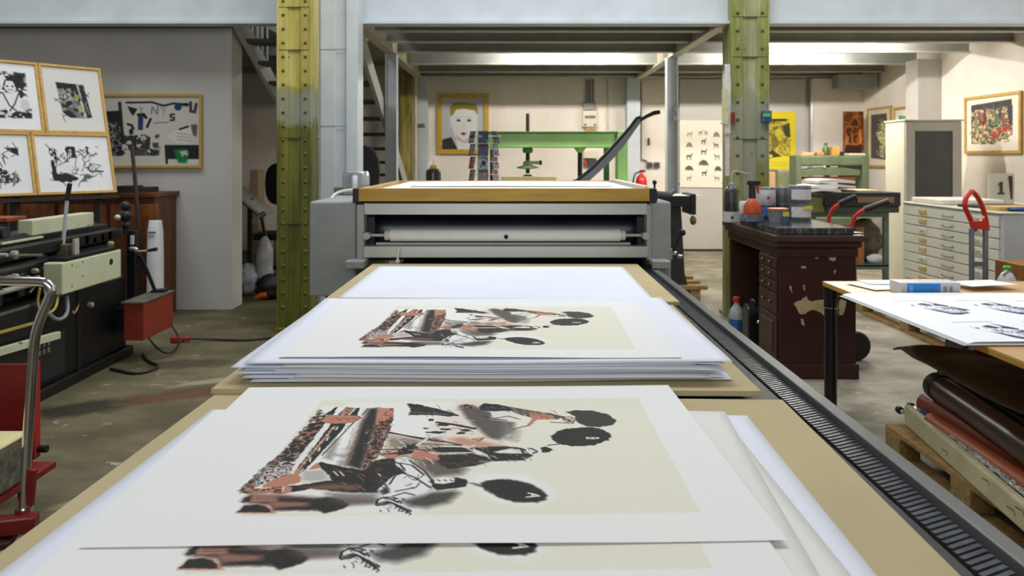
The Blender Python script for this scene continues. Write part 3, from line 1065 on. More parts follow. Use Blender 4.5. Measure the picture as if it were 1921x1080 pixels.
cv.poly([(780, 110), (1180, 110), (1250, 180), (1060, 600), (860, 740), (540, 700)], WHT, 16, 0.95)
# hedge of leaves and stones
SPK = [KK, KK, SAL, KK, (226, 224, 218)]
cv.poly([(770, 125), (805, 180), (790, 260), (620, 480), (520, 640), (380, 715), (200, 795), (100, 850), (80, 815), (250, 665), (430, 505), (560, 365), (650, 265), (700, 190)], KK, 3, 1, (SPK, 5), 4)
cv.poly([(250, 650), (430, 510), (450, 600), (200, 790), (90, 830)], KK, 2, 0.75, ([KK, SAL, KK, (226, 222, 214), KK], 4), 3)
cv.poly([(700, 245), (810, 245), (600, 520), (500, 580), (440, 560), (470, 480)], KK, 3, 1, ([KK, KK, KK, KK, (150, 110, 95)], 6), 4)
cv.poly([(290, 660), (420, 600), (540, 600), (530, 670), (290, 760), (200, 790)], KK, 2, 0.9, ([KK, WHT, SAL, WHT, KK], 3.5), 2)
# white road, track band
cv.poly([(810, 252), (862, 252), (590, 590), (520, 660), (515, 655), (600, 520)], (232, 230, 226), 2)
cv.poly([(862, 250), (985, 250), (930, 330), (640, 640), (560, 700), (545, 660), (640, 545)], KK, 2)
for k in range(13):
    f = k / 12
    x, y = 880 + (585 - 880) * f, 285 + (640 - 285) * f
    cv.poly([(x - 20, y), (x + 16, y - 16), (x + 6, y + 14), (x - 30, y + 26)], SAL if k % 2 else (190, 168, 150), 1.5)
    if k % 3 == 0:
        cv.poly([(x + 20, y - 4), (x + 38, y - 14), (x + 26, y + 18), (x + 10, y + 26)], WHT, 1.5)
cv.line([(1050, 240), (780, 520)], 2.0, KK)
cv.blot((CW * 0.13, CH * 0.42, CW * 0.30, CH * 0.66), 26, 0.54, (110, 106, 100), 0.7, 0.25)
cv.poly([(880, 380), (930, 380), (860, 560), (800, 540)], (120, 116, 110), 14, 0.7)
cv.poly([(620, 650), (800, 640), (850, 720), (700, 740), (600, 730)], (160, 158, 154), 18, 0.7)
# plank sign and the striped head of the track
cv.poly([(770, 238), (812, 185), (1075, 180), (1112, 202), (1045, 240), (890, 255)], SAL, 2)
cv.line([(770, 238), (812, 185), (1075, 180), (1112, 202), (1045, 240), (890, 255), (770, 238)], 1.6, KK)
for x in (860, 930, 1000):
    cv.line([(x, 215), (x + 50, 205), (x + 80, 225)], 1.4, (90, 60, 50))
cv.poly([(800, 180), (900, 110), (915, 112), (870, 180)], KK, 2, wob=2)
cv.poly([(910, 178), (990, 112), (1060, 120), (1000, 180)], SAL, 3, 1, ([SAL, KK, SAL], 4))
cv.poly([(1010, 180), (1070, 120), (1105, 118), (1075, 180)], KK, 2, wob=2)
cv.line([(1120, 180), (1170, 120)], 2.0, KK)
# dark trunk, pink hedge
cv.poly([(1165, 130), (1258, 120), (1245, 260), (1130, 620), (975, 600), (1030, 420), (1100, 250)], (150, 110, 88), 26, 0.75)
cv.poly([(1185, 125), (1258, 118), (1240, 250), (1110, 640), (990, 600), (1060, 420), (1120, 240)], KK, 16, 1)
cv.poly([(1252, 118), (1392, 118), (1380, 210), (1235, 265)], SAL, 2, 1, ([SAL, SAL, (206, 150, 126), (150, 92, 74)], 5))
cv.poly([(1228, 260), (1385, 185), (1335, 360), (1255, 530), (1125, 645), (1105, 630), (1190, 440)], KK, 2, 1, ([KK, KK, SAL, KK], 4), 4)
# foreground: foot path, boots and long legs
cv.poly([(275, 775), (400, 715), (530, 672), (605, 705), (600, 745), (430, 795), (280, 795)], SAL, 2)
cv.poly([(560, 640), (600, 630), (580, 720), (540, 690)], SAL, 2)
cv.poly([(90, 835), (150, 785), (200, 800), (320, 800), (450, 780), (440, 845), (330, 840), (150, 850)], KK, 3, 1, ([SAL, KK, SAL, KK], 5))
cv.poly([(100, 910), (150, 860), (240, 845), (900, 880), (1240, 890), (1230, 930), (700, 960), (380, 920), (150, 930)], (120, 96, 86), 18, 0.8)
cv.poly([(190, 850), (420, 850), (430, 890), (180, 920)], (186, 140, 122), 6, 0.8)
cv.poly([(110, 920), (125, 880), (185, 855), (180, 915)], KK, 6)
cv.poly([(50, 1010), (120, 945), (300, 930), (380, 985), (390, 1012), (60, 1015)], SAL, 8, 0.9)
cv.poly([(62, 1003), (125, 948), (235, 938), (310, 955), (358, 1003)], KK, 3)
cv.poly([(190, 862), (430, 858), (700, 880), (830, 872), (940, 895), (1010, 940), (960, 968), (800, 1008), (760, 988), (640, 972), (380, 985), (330, 940), (185, 925)], (104, 78, 68), 9)
cv.poly([(200, 868), (420, 862), (420, 905), (190, 915)], (172, 128, 112), 5, 0.9)
cv.line([(230, 880), (410, 872)], 1.2, KK)
cv.line([(225, 895), (400, 890)], 1.2, KK)
cv.poly([(400, 880), (700, 888), (720, 915), (420, 908)], KK, 9)
cv.poly([(380, 950), (700, 945), (740, 985), (390, 985)], KK, 12)
cv.poly([(340, 915), (640, 925), (640, 948), (380, 965)], (156, 110, 92), 10, 0.85)
cv.poly([(690, 900), (830, 872), (940, 895), (1010, 940), (960, 968), (800, 1008), (750, 985), (690, 960)], KK, 4, wob=3)
# long coat of the front figure
cv.poly([(448, 845), (480, 780), (560, 775), (860, 730), (840, 690), (740, 590), (770, 578), (900, 605), (1180, 655), (1390, 680), (1330, 800), (1240, 835), (960, 830), (700, 800), (560, 825)], KK, 3, wob=2)
cv.poly([(665, 640), (730, 582), (775, 628)], SAL, 2)
cv.poly([(446, 846), (472, 780), (530, 792), (520, 832)], SAL, 2)
cv.poly([(620, 790), (860, 760), (1100, 770), (1080, 810), (760, 810)], (150, 100, 84), 14, 0.7)
for x in (880, 930, 1240):
    cv.line([(x, 655), (x + 35, 690)], 2.2, (220, 200, 190))
cv.poly([(820, 835), (1240, 840), (1260, 910), (950, 935), (860, 890)], (92, 84, 80), 22, 0.7)
# upper figure at the saddle, sleeves
cv.poly([(1130, 650), (1220, 560), (1390, 530), (1420, 610), (1500, 670), (1380, 690)], KK, 6)
cv.poly([(1330, 330), (1620, 370), (1800, 350), (1800, 540), (1560, 560), (1280, 520), (1330, 420)], (172, 140, 124), 18, 0.6)
cv.poly([(1340, 390), (1480, 370), (1640, 400), (1520, 450), (1380, 440)], (120, 116, 108), 12, 0.7)
cv.line([(1330, 318), (1630, 378), (1800, 400)], 4, KK)
cv.line([(1580, 420), (1790, 295)], 3, (228, 226, 220))
cv.line([(1590, 414), (1796, 290)], 1, KK)
cv.poly([(1500, 430), (1560, 420), (1590, 450), (1530, 500), (1340, 530), (1260, 510), (1400, 490)], KK, 2, wob=2)
cv.poly([(1560, 450), (1755, 500), (1755, 560), (1540, 540)], SAL, 4)
cv.poly([(1290, 510), (1420, 505), (1400, 540), (1320, 540)], SAL, 4)
cv.line([(1300, 470), (1560, 460), (1760, 480)], 3, KK)
cv.line([(1280, 500), (1400, 470)], 2, KK)
# white shirt of the front figure
cv.poly([(1240, 810), (1380, 690), (1520, 660), (1400, 600), (1400, 540), (1540, 520), (1570, 580), (1720, 700), (1730, 810), (1560, 870), (1440, 920), (1300, 860)], (230, 230, 228), 3)
cv.poly([(1240, 910), (1270, 870), (1420, 880), (1440, 930), (1530, 990), (1470, 1000), (1380, 970), (1260, 950)], (230, 230, 228), 2)
cv.poly([(1260, 820), (1330, 770), (1350, 830), (1290, 850)], (60, 58, 56), 8)
for a, b, c in (((1370, 560), (1440, 590), (1480, 640)), ((1440, 580), (1540, 600), (1640, 680)), ((1400, 820), (1500, 800), (1560, 790)), ((1350, 760), (1390, 700), (1400, 690)),
                ((1300, 870), (1360, 870), (1420, 880)), ((1520, 560), (1640, 640), (1720, 740)), ((1420, 650), (1560, 700), (1700, 790)), ((1250, 940), (1250, 890), (1300, 870)),
                ((1300, 950), (1320, 900), (1400, 885)), ((1350, 955), (1380, 910), (1430, 900)), ((1390, 965), (1450, 940), (1530, 985)), ((1430, 985), (1480, 960), (1500, 1000)), ((1380, 860), (1480, 830), (1560, 850))):
    cv.line([a, b, c], 2.6, KK)
_r = random.Random(9)
for _ in range(26):
    x, y = _r.uniform(1300, 1700), _r.uniform(690, 900)
    if 0.75 * (x - 1300) + 640 > y > 0.25 * (x - 1300) + 640 + (60 if x < 1450 else 0):
        cv.line([(x, y), (x + _r.uniform(20, 60), y + _r.uniform(-26, 4)), (x + _r.uniform(50, 90), y + _r.uniform(-40, 10))], _r.uniform(0.8, 1.8), KK)
cv.T = C5
cv.poly([(215, 800), (450, 735), (600, 720), (640, 740), (560, 810), (400, 850), (270, 840)], (66, 64, 62), 22, 0.95)
cv.poly([(300, 470), (480, 470), (700, 560), (660, 600), (450, 620), (330, 540)], (90, 80, 74), 26, 0.9)
cv.poly([(20, 800), (60, 770), (190, 800), (270, 860), (260, 880), (120, 870), (30, 840)], (228, 228, 226), 3, 0.9)
cv.line([(20, 830), (28, 795), (70, 775), (140, 790), (185, 812)], 3, KK)
for k in range(5):                                   # fingers of the hanging hand
    bx_, by_ = 105 + k * 26, 815 + k * 10
    cv.line([(bx_, by_ - 12), (bx_ + 48 - 4 * k, by_ + 8), (bx_ + 70, by_ + 30 + 3 * k), (bx_ + 58, by_ + 40 + 3 * k)], 1.8, KK)
for k in range(4):
    cv.line([(30 + k * 20, 838 - k * 3), (60 + k * 24, 812), (100 + k * 26, 806 + k * 8)], 2.2, KK)
# head and balloon A
cv.poly([(430, 640), (500, 630), (620, 622), (690, 635), (712, 660), (690, 690), (600, 705), (470, 720), (440, 690)], KK, 2)
cv.poly([(450, 635), (520, 618), (610, 625), (600, 655), (520, 672), (460, 668)], (230, 230, 228), 2)
for x in (480, 530, 575):
    cv.line([(x, 640), (x + 18, 648)], 2, KK)
cv.poly([(715, 662), (740, 662), (860, 690), (830, 700)], (60, 58, 56), 8)
cv.poly([(805, 665), (850, 645), (960, 633), (1080, 640), (1190, 670), (1270, 715), (1300, 755), (1290, 790), (1220, 808), (1050, 805), (930, 770), (840, 715)], KK, 7, wob=2)
for l in ([(1150, 767), (1240, 758)], [(1163, 737), (1205, 745), (1240, 758)], [(1192, 742), (1196, 763)]):
    cv.line(l, 3.0, (226, 226, 224))
# middle figure and balloon B
cv.poly([(430, 405), (500, 395), (660, 395), (740, 400), (760, 440), (620, 440), (480, 440)], KK, 3)
cv.poly([(470, 455), (740, 440), (860, 470), (880, 500), (760, 535), (560, 560), (490, 520)], KK, 8)
cv.poly([(300, 440), (440, 430), (500, 490), (420, 500), (290, 480)], SAL, 5)
cv.poly([(560, 330), (660, 320), (980, 385), (760, 395), (640, 380)], SAL, 20, 0.8)
cv.poly([(740, 395), (1000, 385), (1120, 400), (1200, 430), (1190, 460), (1120, 492), (900, 500), (840, 440)], KK, 4, wob=2)
cv.poly([(900, 430), (1010, 405), (1110, 410), (1160, 440), (1040, 440), (940, 440)], (228, 226, 222), 5)
cv.poly([(1140, 420), (1180, 395), (1290, 385), (1290, 420), (1220, 440), (1180, 450)], (228, 226, 222), 3)
cv.poly([(1255, 395), (1290, 388), (1350, 412), (1320, 430), (1265, 432)], KK, 2)
for p in ([(430, 440), (740, 435)], [(660, 380), (760, 430)], [(700, 400), (760, 380)]):
    cv.line(p, 3, (226, 224, 220))
for p in ([(300, 370), (660, 382)], [(110, 290), (380, 330), (660, 380)], [(870, 470), (900, 440), (880, 490)], [(1310, 378), (1390, 370)], [(1180, 400), (1230, 425), (1200, 440)], [(1100, 400), (1150, 470)]):
    cv.line(p, 3, KK)
cv.line([(440, 330), (660, 375)], 3, (150, 110, 92))
cv.line([(330, 380), (500, 270)], 4, (228, 226, 222))
cv.poly([(1335, 310), (1380, 272), (1480, 250), (1620, 242), (1730, 262), (1785, 300), (1760, 340), (1660, 378), (1500, 388), (1390, 370), (1345, 345)], KK, 3, wob=3)
for l in ([(1600, 320), (1690, 322)], [(1604, 328), (1650, 331), (1684, 327)], [(1602, 318), (1604, 330)], [(1645, 320), (1645, 330)], [(1686, 321), (1684, 329)]):
    cv.line(l, 2.4, (226, 226, 224))
# upper figures, smoke, birds, balloon C
cv.poly([(255, 70), (330, 75), (470, 105), (600, 140), (640, 160), (560, 165), (420, 155), (260, 158), (280, 120)], KK, 3, wob=3)
cv.line([(270, 135), (420, 140), (560, 150)], 3, (110, 108, 106))
for c, rx, ry in (((430, 192), 20, 8), ((395, 255), 26, 6), ((470, 285), 75, 8), ((530, 225), 50, 14), ((545, 262), 40, 9), ((660, 290), 34, 9), ((690, 268), 44, 9)):
    cv.oval(c, rx, ry, KK, 2, wob=3)
cv.line([(480, 210), (600, 225), (760, 255)], 7, KK)
cv.poly([(640, 90), (740, 80), (900, 140), (880, 180), (1060, 210), (1040, 280), (940, 340), (860, 320), (780, 250), (700, 180)], (84, 80, 76), 16, 0.95)
cv.poly([(980, 200), (1100, 270), (1060, 350), (960, 330)], (140, 136, 130), 24, 0.7)
cv.poly([(640, 85), (700, 70), (760, 85), (730, 110), (680, 105)], KK, 4, 1, ([KK, SAL, KK], 4))
cv.poly([(790, 90), (830, 66), (930, 72), (1040, 95), (1060, 120), (900, 125), (800, 115)], KK, 3)
cv.poly([(1030, 92), (1180, 118), (1340, 140), (1430, 165), (1380, 185), (1220, 180), (1100, 150), (1040, 125)], (92, 80, 74), 5)
cv.poly([(1160, 120), (1340, 145), (1360, 180), (1220, 190), (1180, 230), (1150, 232), (1190, 180)], SAL, 4)
cv.poly([(880, 130), (1050, 130), (1090, 160), (1000, 185), (900, 170)], (226, 220, 212), 4)
for p in ([(900, 180), (1010, 160), (1100, 185)], [(1040, 260), (1120, 240), (1170, 230)], [(1030, 96), (1200, 130), (1400, 160)], [(820, 160), (900, 180), (1000, 190)], [(1330, 205), (1500, 215)]):
    cv.line(p, 2.6, KK)
cv.poly([(1410, 165), (1480, 160), (1530, 180), (1500, 210), (1430, 205)], (150, 116, 98), 3, 1, ([(150, 116, 98), KK, (220, 214, 206)], 4))
cv.poly([(1440, 128), (1520, 116), (1640, 118), (1760, 148), (1825, 195), (1800, 225), (1700, 243), (1600, 236), (1530, 205), (1510, 160)], (58, 56, 55), 4, wob=2)
cv.poly([(740, 330), (800, 320), (835, 335), (790, 350)], (200, 160, 140), 2)
cv.line([(740, 330), (790, 348), (830, 320), (800, 345)], 2, (110, 70, 58))
cv.T = lambda p: p
# dry brush: pale scratches and dark flecks over the figures
_r = random.Random(33)
def scratch(T, x0, y0, x1, y1, n, L, cols, ang, w_=(0.7, 1.6)):
    cv.T = T
    for _ in range(n):
        x, y = _r.uniform(x0, x1), _r.uniform(y0, y1)
        a = ang + _r.uniform(-0.5, 0.5)
        l_ = L * _r.uniform(0.4, 1.3)
        cv.line([(x, y), (x + l_ * math.cos(a) * 0.5, y + l_ * math.sin(a) * 0.4), (x + l_ * math.cos(a + 0.3), y + l_ * math.sin(a + 0.3) * 0.8)], _r.uniform(*w_), _r.choice(cols), 0.9)
scratch(C4, 860, 620, 1300, 800, 26, 60, [(96, 84, 78), (170, 120, 100), KK], 0.15)
scratch(C4, 1270, 380, 1760, 560, 40, 80, [KK, KK, (226, 222, 214), SAL], 0.1)
scratch(C4, 1130, 260, 1370, 600, 40, 34, [KK, (150, 96, 78), (226, 214, 204)], -1.1)
scratch(C4, 580, 320, 670, 400, 14, 26, [KK, SAL, (220, 214, 206)], -0.9)
scratch(C4, 480, 440, 580, 560, 22, 26, [KK, SAL, (220, 214, 206)], -0.9)
scratch(C4, 300, 620, 500, 700, 34, 30, [KK, (230, 226, 220), SAL], -0.7)
scratch(C4, 1000, 240, 1060, 560, 14, 80, [(150, 146, 140), (120, 116, 110)], 1.9)
scratch(C5, 450, 395, 860, 520, 26, 80, [(92, 86, 82), (150, 110, 96), (200, 196, 190)], 0.0, (0.6, 1.2))
scratch(C5, 860, 395, 1190, 490, 26, 46, [(220, 216, 210), KK, (170, 118, 100)], 0.2)
scratch(C5, 820, 80, 1020, 115, 10, 60, [KK, (226, 218, 208)], 0.2)
scratch(C5, 1040, 112, 1330, 165, 20, 50, [KK, (226, 218, 208), (150, 110, 94)], 0.25)
scratch(C5, 380, 190, 760, 330, 26, 30, [KK, KK, (226, 222, 216)], 0.2)
scratch(C5, 940, 300, 1100, 370, 18, 30, [(150, 146, 140), (226, 222, 214)], -0.8)
scratch(C5, 260, 75, 620, 160, 16, 60, [(110, 106, 104), KK], 0.12, (0.6, 1.2))
scratch(C5, 20, 770, 260, 880, 20, 34, [KK], 0.4)
cv.T = lambda p: p
# grain of the ink
g = vnoise(CH, CW, 2, 77, 2)[..., None]
dark = np.clip((150 - cv.a.mean(-1, keepdims=True)) / 100, 0, 1)
cv.a = cv.a + dark * (g - 0.45) * 26

us = np.concatenate([np.linspace(0, a0, 10)[:-1], a0 + (np.arange(CW) + 0.5) / PX, np.linspace(a1, SW, 8)[1:]])
vs = np.concatenate([np.linspace(SD, b1, 6)[:-1], b1 - (np.arange(CH) + 0.5) / PX, np.linspace(b0, 0, 5)[1:]])
colr = np.empty((len(vs), len(us), 3))
colr[:] = WHT
colr[5:5 + CH, 9:9 + CW] = cv.a
def art_place(U, V):
    e = np.clip((0.10 - V) / 0.10, 0, 1)
    z = 0.0012 * (1 + np.sin(5.2 * U + 1.0)) + 0.0022 * e * np.clip(np.sin(4.6 * U - 0.6), 0, 1)
    return U, V, z
art_me = grid_mesh('art_print', us, vs, art_place, colr, print_material())
rot = math.atan2(ux.y, ux.x)
def art(label, fl, r, z):
    o = bpy.data.objects.new('art_print', art_me)
    COL.objects.link(o)
    o.location = (fl[0], fl[1], z)
    o.rotation_euler = (0, 0, r)
    return tag(o, label, 'print', 'balloon figure prints on the press bed')
art('nearest pictorial print of figures and black balloons, lying uppermost', FLp, rot, ZS)
art('pictorial print mostly hidden, its lower strip showing at the front edge', (FLp.x - 0.022, FLp.y - 0.16), rot, ZS - 0.0022)
art('pictorial print of figures and balloons on top of the thick paper stack', (-0.585, 1.935), 0.0, 0.9580)
# sheets under the nearest prints
sheet('bluish white interleaf sheet lowest under the nearest prints', (-0.095, 1.29), 1.20, 0.88, -0.035, 0.8893, TISSUE, 3, 0.002)
sheet('ivory sheet jutting out right of the nearest print, squarely laid', (-0.055, 1.31), 1.03, 0.75, 0.0, 0.8925, IVORY, 4, 0.002)
sheet('ivory sheet jutting out right of the nearest print, laid askew', (-0.085, 1.375), 1.05, 0.76, -0.085, 0.8958, IVORY, 5, 0.002)
# the thick stack
rng = random.Random(11)
NS = 13
ORD = 'first second third fourth fifth sixth seventh eighth ninth tenth eleventh twelfth thirteenth'.split()
for i in range(NS):
    f = i / (NS - 1)
    z = 0.9025 + 0.052 * f
    wide = i % 2 == 0
    W_, D_ = (1.20, 0.86) if wide else (1.03, 0.77)
    cx_ = (-0.072 if wide else -0.06) + rng.uniform(-0.03, 0.03) + (0.02 if i < 4 else 0)
    cy_ = 1.915 + D_ / 2 + rng.uniform(-0.015, 0.02)
    lab = ('wide bluish interleaf sheet, %s from the bottom of the thick stack' if wide else 'narrower white sheet, %s from the bottom of the thick stack') % ORD[i]
    if i == NS - 1:
        lab = 'white interleaf sheet directly under the print topping the thick stack'
        cx_, cy_ = -0.06, 1.905 + D_ / 2
    sheet(lab, (cx_, cy_), W_, D_, rng.uniform(-0.02, 0.02), z, TISSUE if wide else PAPER, 20, 0.002, 0.003 * f, 'sheets of the thick paper stack', lift=0.0015)
sheet('white sheet slipping out to the right at the foot of the thick stack', (-0.02, 2.43), 1.18, 0.80, -0.035, 0.9022, TISSUE, 61, 0.001, 0.0)
sheet('large blank white sheet alone on the far board before the press', (-0.062, 3.475), 1.235, 0.88, -0.01, 0.9058, TISSUE, 62, 0.0015)
# paper in the tray on top of the press
trz = zt0 + 0.02
m = MB().box(xa + 0.10, xb - 0.06, 4.12, 5.38, trz, zt1 - 0.004)
tag(m.build('paper_ream', PAPER, None, bevel=0.002), 'thick white paper pile filling the wooden tray on the press', 'paper')
sheet('loose white sheet lying crooked on the tray paper pile', ((xa + xb) / 2 + 0.03, 4.84), 1.16, 0.9, 0.03, zt1 - 0.0030, PAPER, 71, 0.003)
# ================================================================ left side
INKS = (38, 38, 40)
OAK = wood('frame_oak', (206, 168, 92), (182, 138, 62), 0.5, (3, 3, 3), 8)
GOLD = wood('frame_gold', (206, 170, 60), (176, 136, 36), 0.4, (3, 3, 3), 8)

# ---- cupboard with panels, below and behind the leaning frames
BRN = wood('cupboard_wood', (112, 62, 26), (76, 38, 16), 0.45, (2, 2, 0.4), 9)
BRN2 = wood('cupboard_panel', (140, 82, 34), (96, 52, 22), 0.45, (2, 2, 0.4), 9)
ck = thing('wooden_cupboard', 'long brown panelled wooden cupboard under the leaning framed prints', 'cupboard', (-4.6, 7.1, 0))
cx1 = wx(290, 6.95)
MB().box(-6.0, cx1, 6.95, 7.40, 0, 1.10).build('body', BRN, ck, bevel=0.006)
MB().box(-6.02, cx1 + 0.03, 6.91, 7.41, 1.10, 1.14).build('top_board', BRN, ck, bevel=0.006)
x = -5.9
while x < cx1 - 0.2:
    d = MB().box(x, x + 0.42, 6.925, 6.955, 0.12, 1.04).build('door', BRN2, ck, bevel=0.006)
    MB().box(x + 0.07, x + 0.35, 6.915, 6.927, 0.22, 0.94).build('door_panel', BRN, d, bevel=0.008)
    MB().ball((x + 0.38, 6.91, 0.6), 0.013, 10, 6).build('door_knob', M('brass', (170, 140, 80), 0.35, 0.8), d, smooth=60)
    x += 0.46
# dark things lying on the cupboard beside the frames
o = MB().box(wx(212, 7.1), wx(262, 7.1), 7.0, 7.25, 1.14, 1.165).box(wx(224, 7.1), wx(258, 7.1), 7.02, 7.22, 1.165, 1.20).build('portfolio_case', M('dark_case', (44, 40, 38), 0.6, 0, 0.3, 20), None, bevel=0.006)
tag(o, 'dark portfolio case lying on the cupboard beside the leaning frames', 'case')
o = MB().box(wx(262, 7.15), wx(284, 7.15), 7.05, 7.3, 1.14, 1.185).build('book', M('book_dark', (58, 46, 36), 0.7), None, bevel=0.004)
tag(o, 'thick dark book at the right end of the cupboard top', 'book')

# ---- display rack carrying four framed prints
d = Vector((-0.598, -0.801, 0))
BR = Vector((-3.384, 6.60, 1.155))
up = Vector((-0.24, 0.18, 1.076))          # foot to head of the leaning panel
upn = up.normalized()
Ltot = up.length
rk = thing('display_rack', 'dark stand with a ledge holding the four leaning framed prints', 'rack', (BR.x - 0.5, BR.y - 0.6, 0))
nrm = d.cross(upn)
if nrm.y > 0:
    nrm = -nrm
RKM = M('rack_wood', (52, 38, 28), 0.6, 0, 0.2)
pA, pB = BR + d * -0.02, BR + d * 1.45
MB().bar(pA - Vector((0, 0, 0.02)) - nrm * 0.03, pB - Vector((0, 0, 0.02)) - nrm * 0.03, 0.10, 0.025).build('ledge', RKM, rk)
for s in (0.12, 0.75, 1.38):
    q = BR + d * s - nrm * 0.06
    MB().bar(q - upn * 0.05, q + upn * (Ltot * 0.9), 0.04, 0.03, nrm).build('back_stay', RKM, rk)
    MB().bar((q.x, q.y, 0), (q.x, q.y, 1.13), 0.05, 0.05, (1, 0, 0)).build('leg', RKM, rk)

def figure_blots(c, seed, dens=0.52, cols=(INKS,)):
    W_, H_ = c.w, c.h
    c.seed = seed
    bx = (W_ * 0.18, H_ * 0.17, W_ * 0.84, H_ * 0.80)
    c.blot(bx, W_ * 0.10, dens, INKS, 0.95, 0.05)
    c.blot(bx, W_ * 0.05, dens + 0.06, INKS, 0.9, 0.05)
    c.blot((bx[0], H_ * 0.60, bx[2], H_ * 0.82), W_ * 0.12, 0.42, INKS, 0.95, 0.06)
    c.strokes(bx, 34, W_ * 0.07, 1.4, [INKS, INKS, (225, 225, 222)])

PAPERC = (226, 226, 226)
frames = []
lowH = 0.463 * Ltot
def rack_frame(label, s0, s1, v0, v1, cvs):
    """s along d from the right end, v along the leaning panel from the foot"""
    tl = BR + d * s1 + upn * v1 + nrm * 0.03
    framed('framed_print', label, 'picture', tl, -d * (s1 - s0), -upn * (v1 - v0), cvs, 0.022, 0.03, OAK, 'framed prints on the leaning rack')
# upper right: dark interior scene
c = Canvas(100, 120, (212, 210, 204), None, 41)
c.poly([(22, 28), (70, 30), (78, 92), (62, 95), (36, 92), (28, 84)], (120, 118, 112), 3, 1, ([INKS, (90, 88, 84), (150, 148, 140), (110, 108, 104)], 6))
c.poly([(22, 28), (52, 30), (50, 38), (24, 40)], INKS, 2)
c.poly([(62, 31), (68, 31), (78, 92), (70, 94)], INKS, 2)
c.poly([(57, 31), (60, 31), (68, 92), (64, 92)], (190, 188, 180), 1)
c.poly([(52, 32), (57, 31), (62, 60), (58, 64)], INKS, 3)
c.poly([(26, 44), (44, 42), (46, 62), (30, 64)], (150, 148, 142), 3, 1, ([(180, 178, 172), (70, 70, 68), (150, 148, 142)], 4))
c.poly([(28, 78), (40, 80), (52, 94), (40, 94), (30, 86)], INKS, 3)
c.oval((56, 54), 4, 5, (170, 170, 80), 3, 0.8)
c.oval((60, 76), 6, 6, (170, 166, 120), 3, 0.8)
c.strokes((26, 40, 74, 92), 26, 8, 1.2, [INKS, (60, 60, 58), (170, 168, 160)])
rack_frame('framed print of a dark upright interior, upper right of the leaning four', 0.0, 0.503, lowH, Ltot, c)
# upper left: seated figures
c = Canvas(120, 120, PAPERC, None, 42)
c.blot((14, 16, 106, 100), 10, 0.50, INKS, 0.95, 0.05)
c.blot((60, 14, 106, 50), 6, 0.45, INKS, 0.95, 0.05)
c.poly([(12, 84), (108, 80), (106, 98), (12, 100)], INKS, 4, 1, ([INKS, INKS, (200, 200, 198)], 5))
for bx in (50, 78):
    c.oval((bx, 42), 9, 11, (222, 222, 220), 2)
    c.poly([(bx - 12, 54), (bx + 12, 52), (bx + 18, 84), (bx - 6, 90), (bx - 16, 70)], (220, 220, 218), 2)
    for e in (-4, 4):
        c.oval((bx + e, 42), 2, 1.6, INKS, 1)
    c.line([(bx - 4, 48), (bx + 4, 48)], 1.2, INKS)
    c.line([(bx - 12, 54), (bx - 4, 76), (bx + 6, 86)], 2, INKS)
    c.line([(bx + 12, 54), (bx + 4, 74), (bx - 4, 86)], 2, INKS)
    c.line([(bx - 9, 42), (bx - 6, 31), (bx + 6, 31), (bx + 9, 42)], 2, INKS)
c.oval((98, 74), 7, 10, (200, 198, 194), 4)
rack_frame('framed black ink print of seated figures, upper left of the leaning four', 0.507, 1.12, lowH, Ltot, c)
# lower right: sprawling ink scene
c = Canvas(130, 100, PAPERC, None, 43)
c.poly([(22, 22), (34, 24), (40, 46), (30, 50)], INKS, 1, 1, ([INKS, PAPERC, INKS], 4), 3)
c.poly([(22, 64), (56, 70), (70, 78), (44, 82), (26, 78)], INKS, 2, 1, None, 3)
c.poly([(24, 44), (30, 44), (32, 74), (26, 76)], INKS, 2, wob=2)
c.blot((50, 18, 72, 40), 7, 0.42, INKS, 1, 0.05)
c.blot((84, 18, 112, 36), 6, 0.5, INKS, 1, 0.05)
c.line([(88, 58), (92, 64), (114, 64)], 2.5, INKS)
c.strokes((24, 24, 112, 80), 46, 10, 1.3, [INKS, (70, 70, 70)])
c.blot((60, 66, 114, 84), 7, 0.58, (70, 70, 70), 0.8, 0.08)
c.oval((48, 58), 14, 6, (222, 222, 220), 2)
rack_frame('framed black ink print of a loose sprawling scene, lower right of the leaning four', 0.0, 0.62, 0.0, lowH, c)
# lower left
c = Canvas(120, 100, PAPERC, None, 44)
c.poly([(84, 22), (104, 22), (104, 36), (94, 30)], INKS, 1)
c.poly([(30, 74), (60, 46), (76, 58), (98, 66), (102, 80), (40, 84)], INKS, 3, 1, ([INKS, (90, 90, 90), PAPERC, INKS], 5), 3)
c.oval((58, 44), 6, 6, INKS, 2, wob=2)
c.strokes((40, 20, 104, 84), 34, 9, 1.3, [INKS, (90, 90, 90)])
rack_frame('framed black ink print of a dark hill, lower left of the leaning four', 0.624, 1.25, 0.0, lowH, c)

# ---- large framed poster on the partition
c = Canvas(190, 140, (202, 198, 188), None, 51)
def sc(p): return ((p[0] + 20) / 1190 * 190 * 1.0, (p[1] - 95) / 880 * 140)
c.T = sc
c.poly([(40, 280), (240, 280), (250, 850), (110, 850), (60, 500)], (70, 68, 64), 6, 1, ([INKS, (90, 88, 84), (150, 146, 138), INKS], 6))
c.poly([(50, 285), (240, 270), (240, 420), (70, 430)], INKS, 5)
c.poly([(200, 160), (235, 160), (280, 700), (240, 700)], INKS, 4)
c.blot((30, 75, 118, 122), 9, 0.48, INKS, 0.9, 0.1)
c.blot((60, 92, 116, 122), 9, 0.40, (60, 58, 56), 0.9, 0.12)
c.line([(300, 170), (600, 165), (740, 210), (860, 180), (1040, 195)], 4, INKS)
c.poly([(310, 215), (430, 250), (380, 340), (345, 300)], INKS, 2)
c.poly([(940, 190), (1020, 170), (1030, 220), (960, 215)], INKS, 2)
c.oval((910, 225), 45, 48, (36, 66, 120), 2)
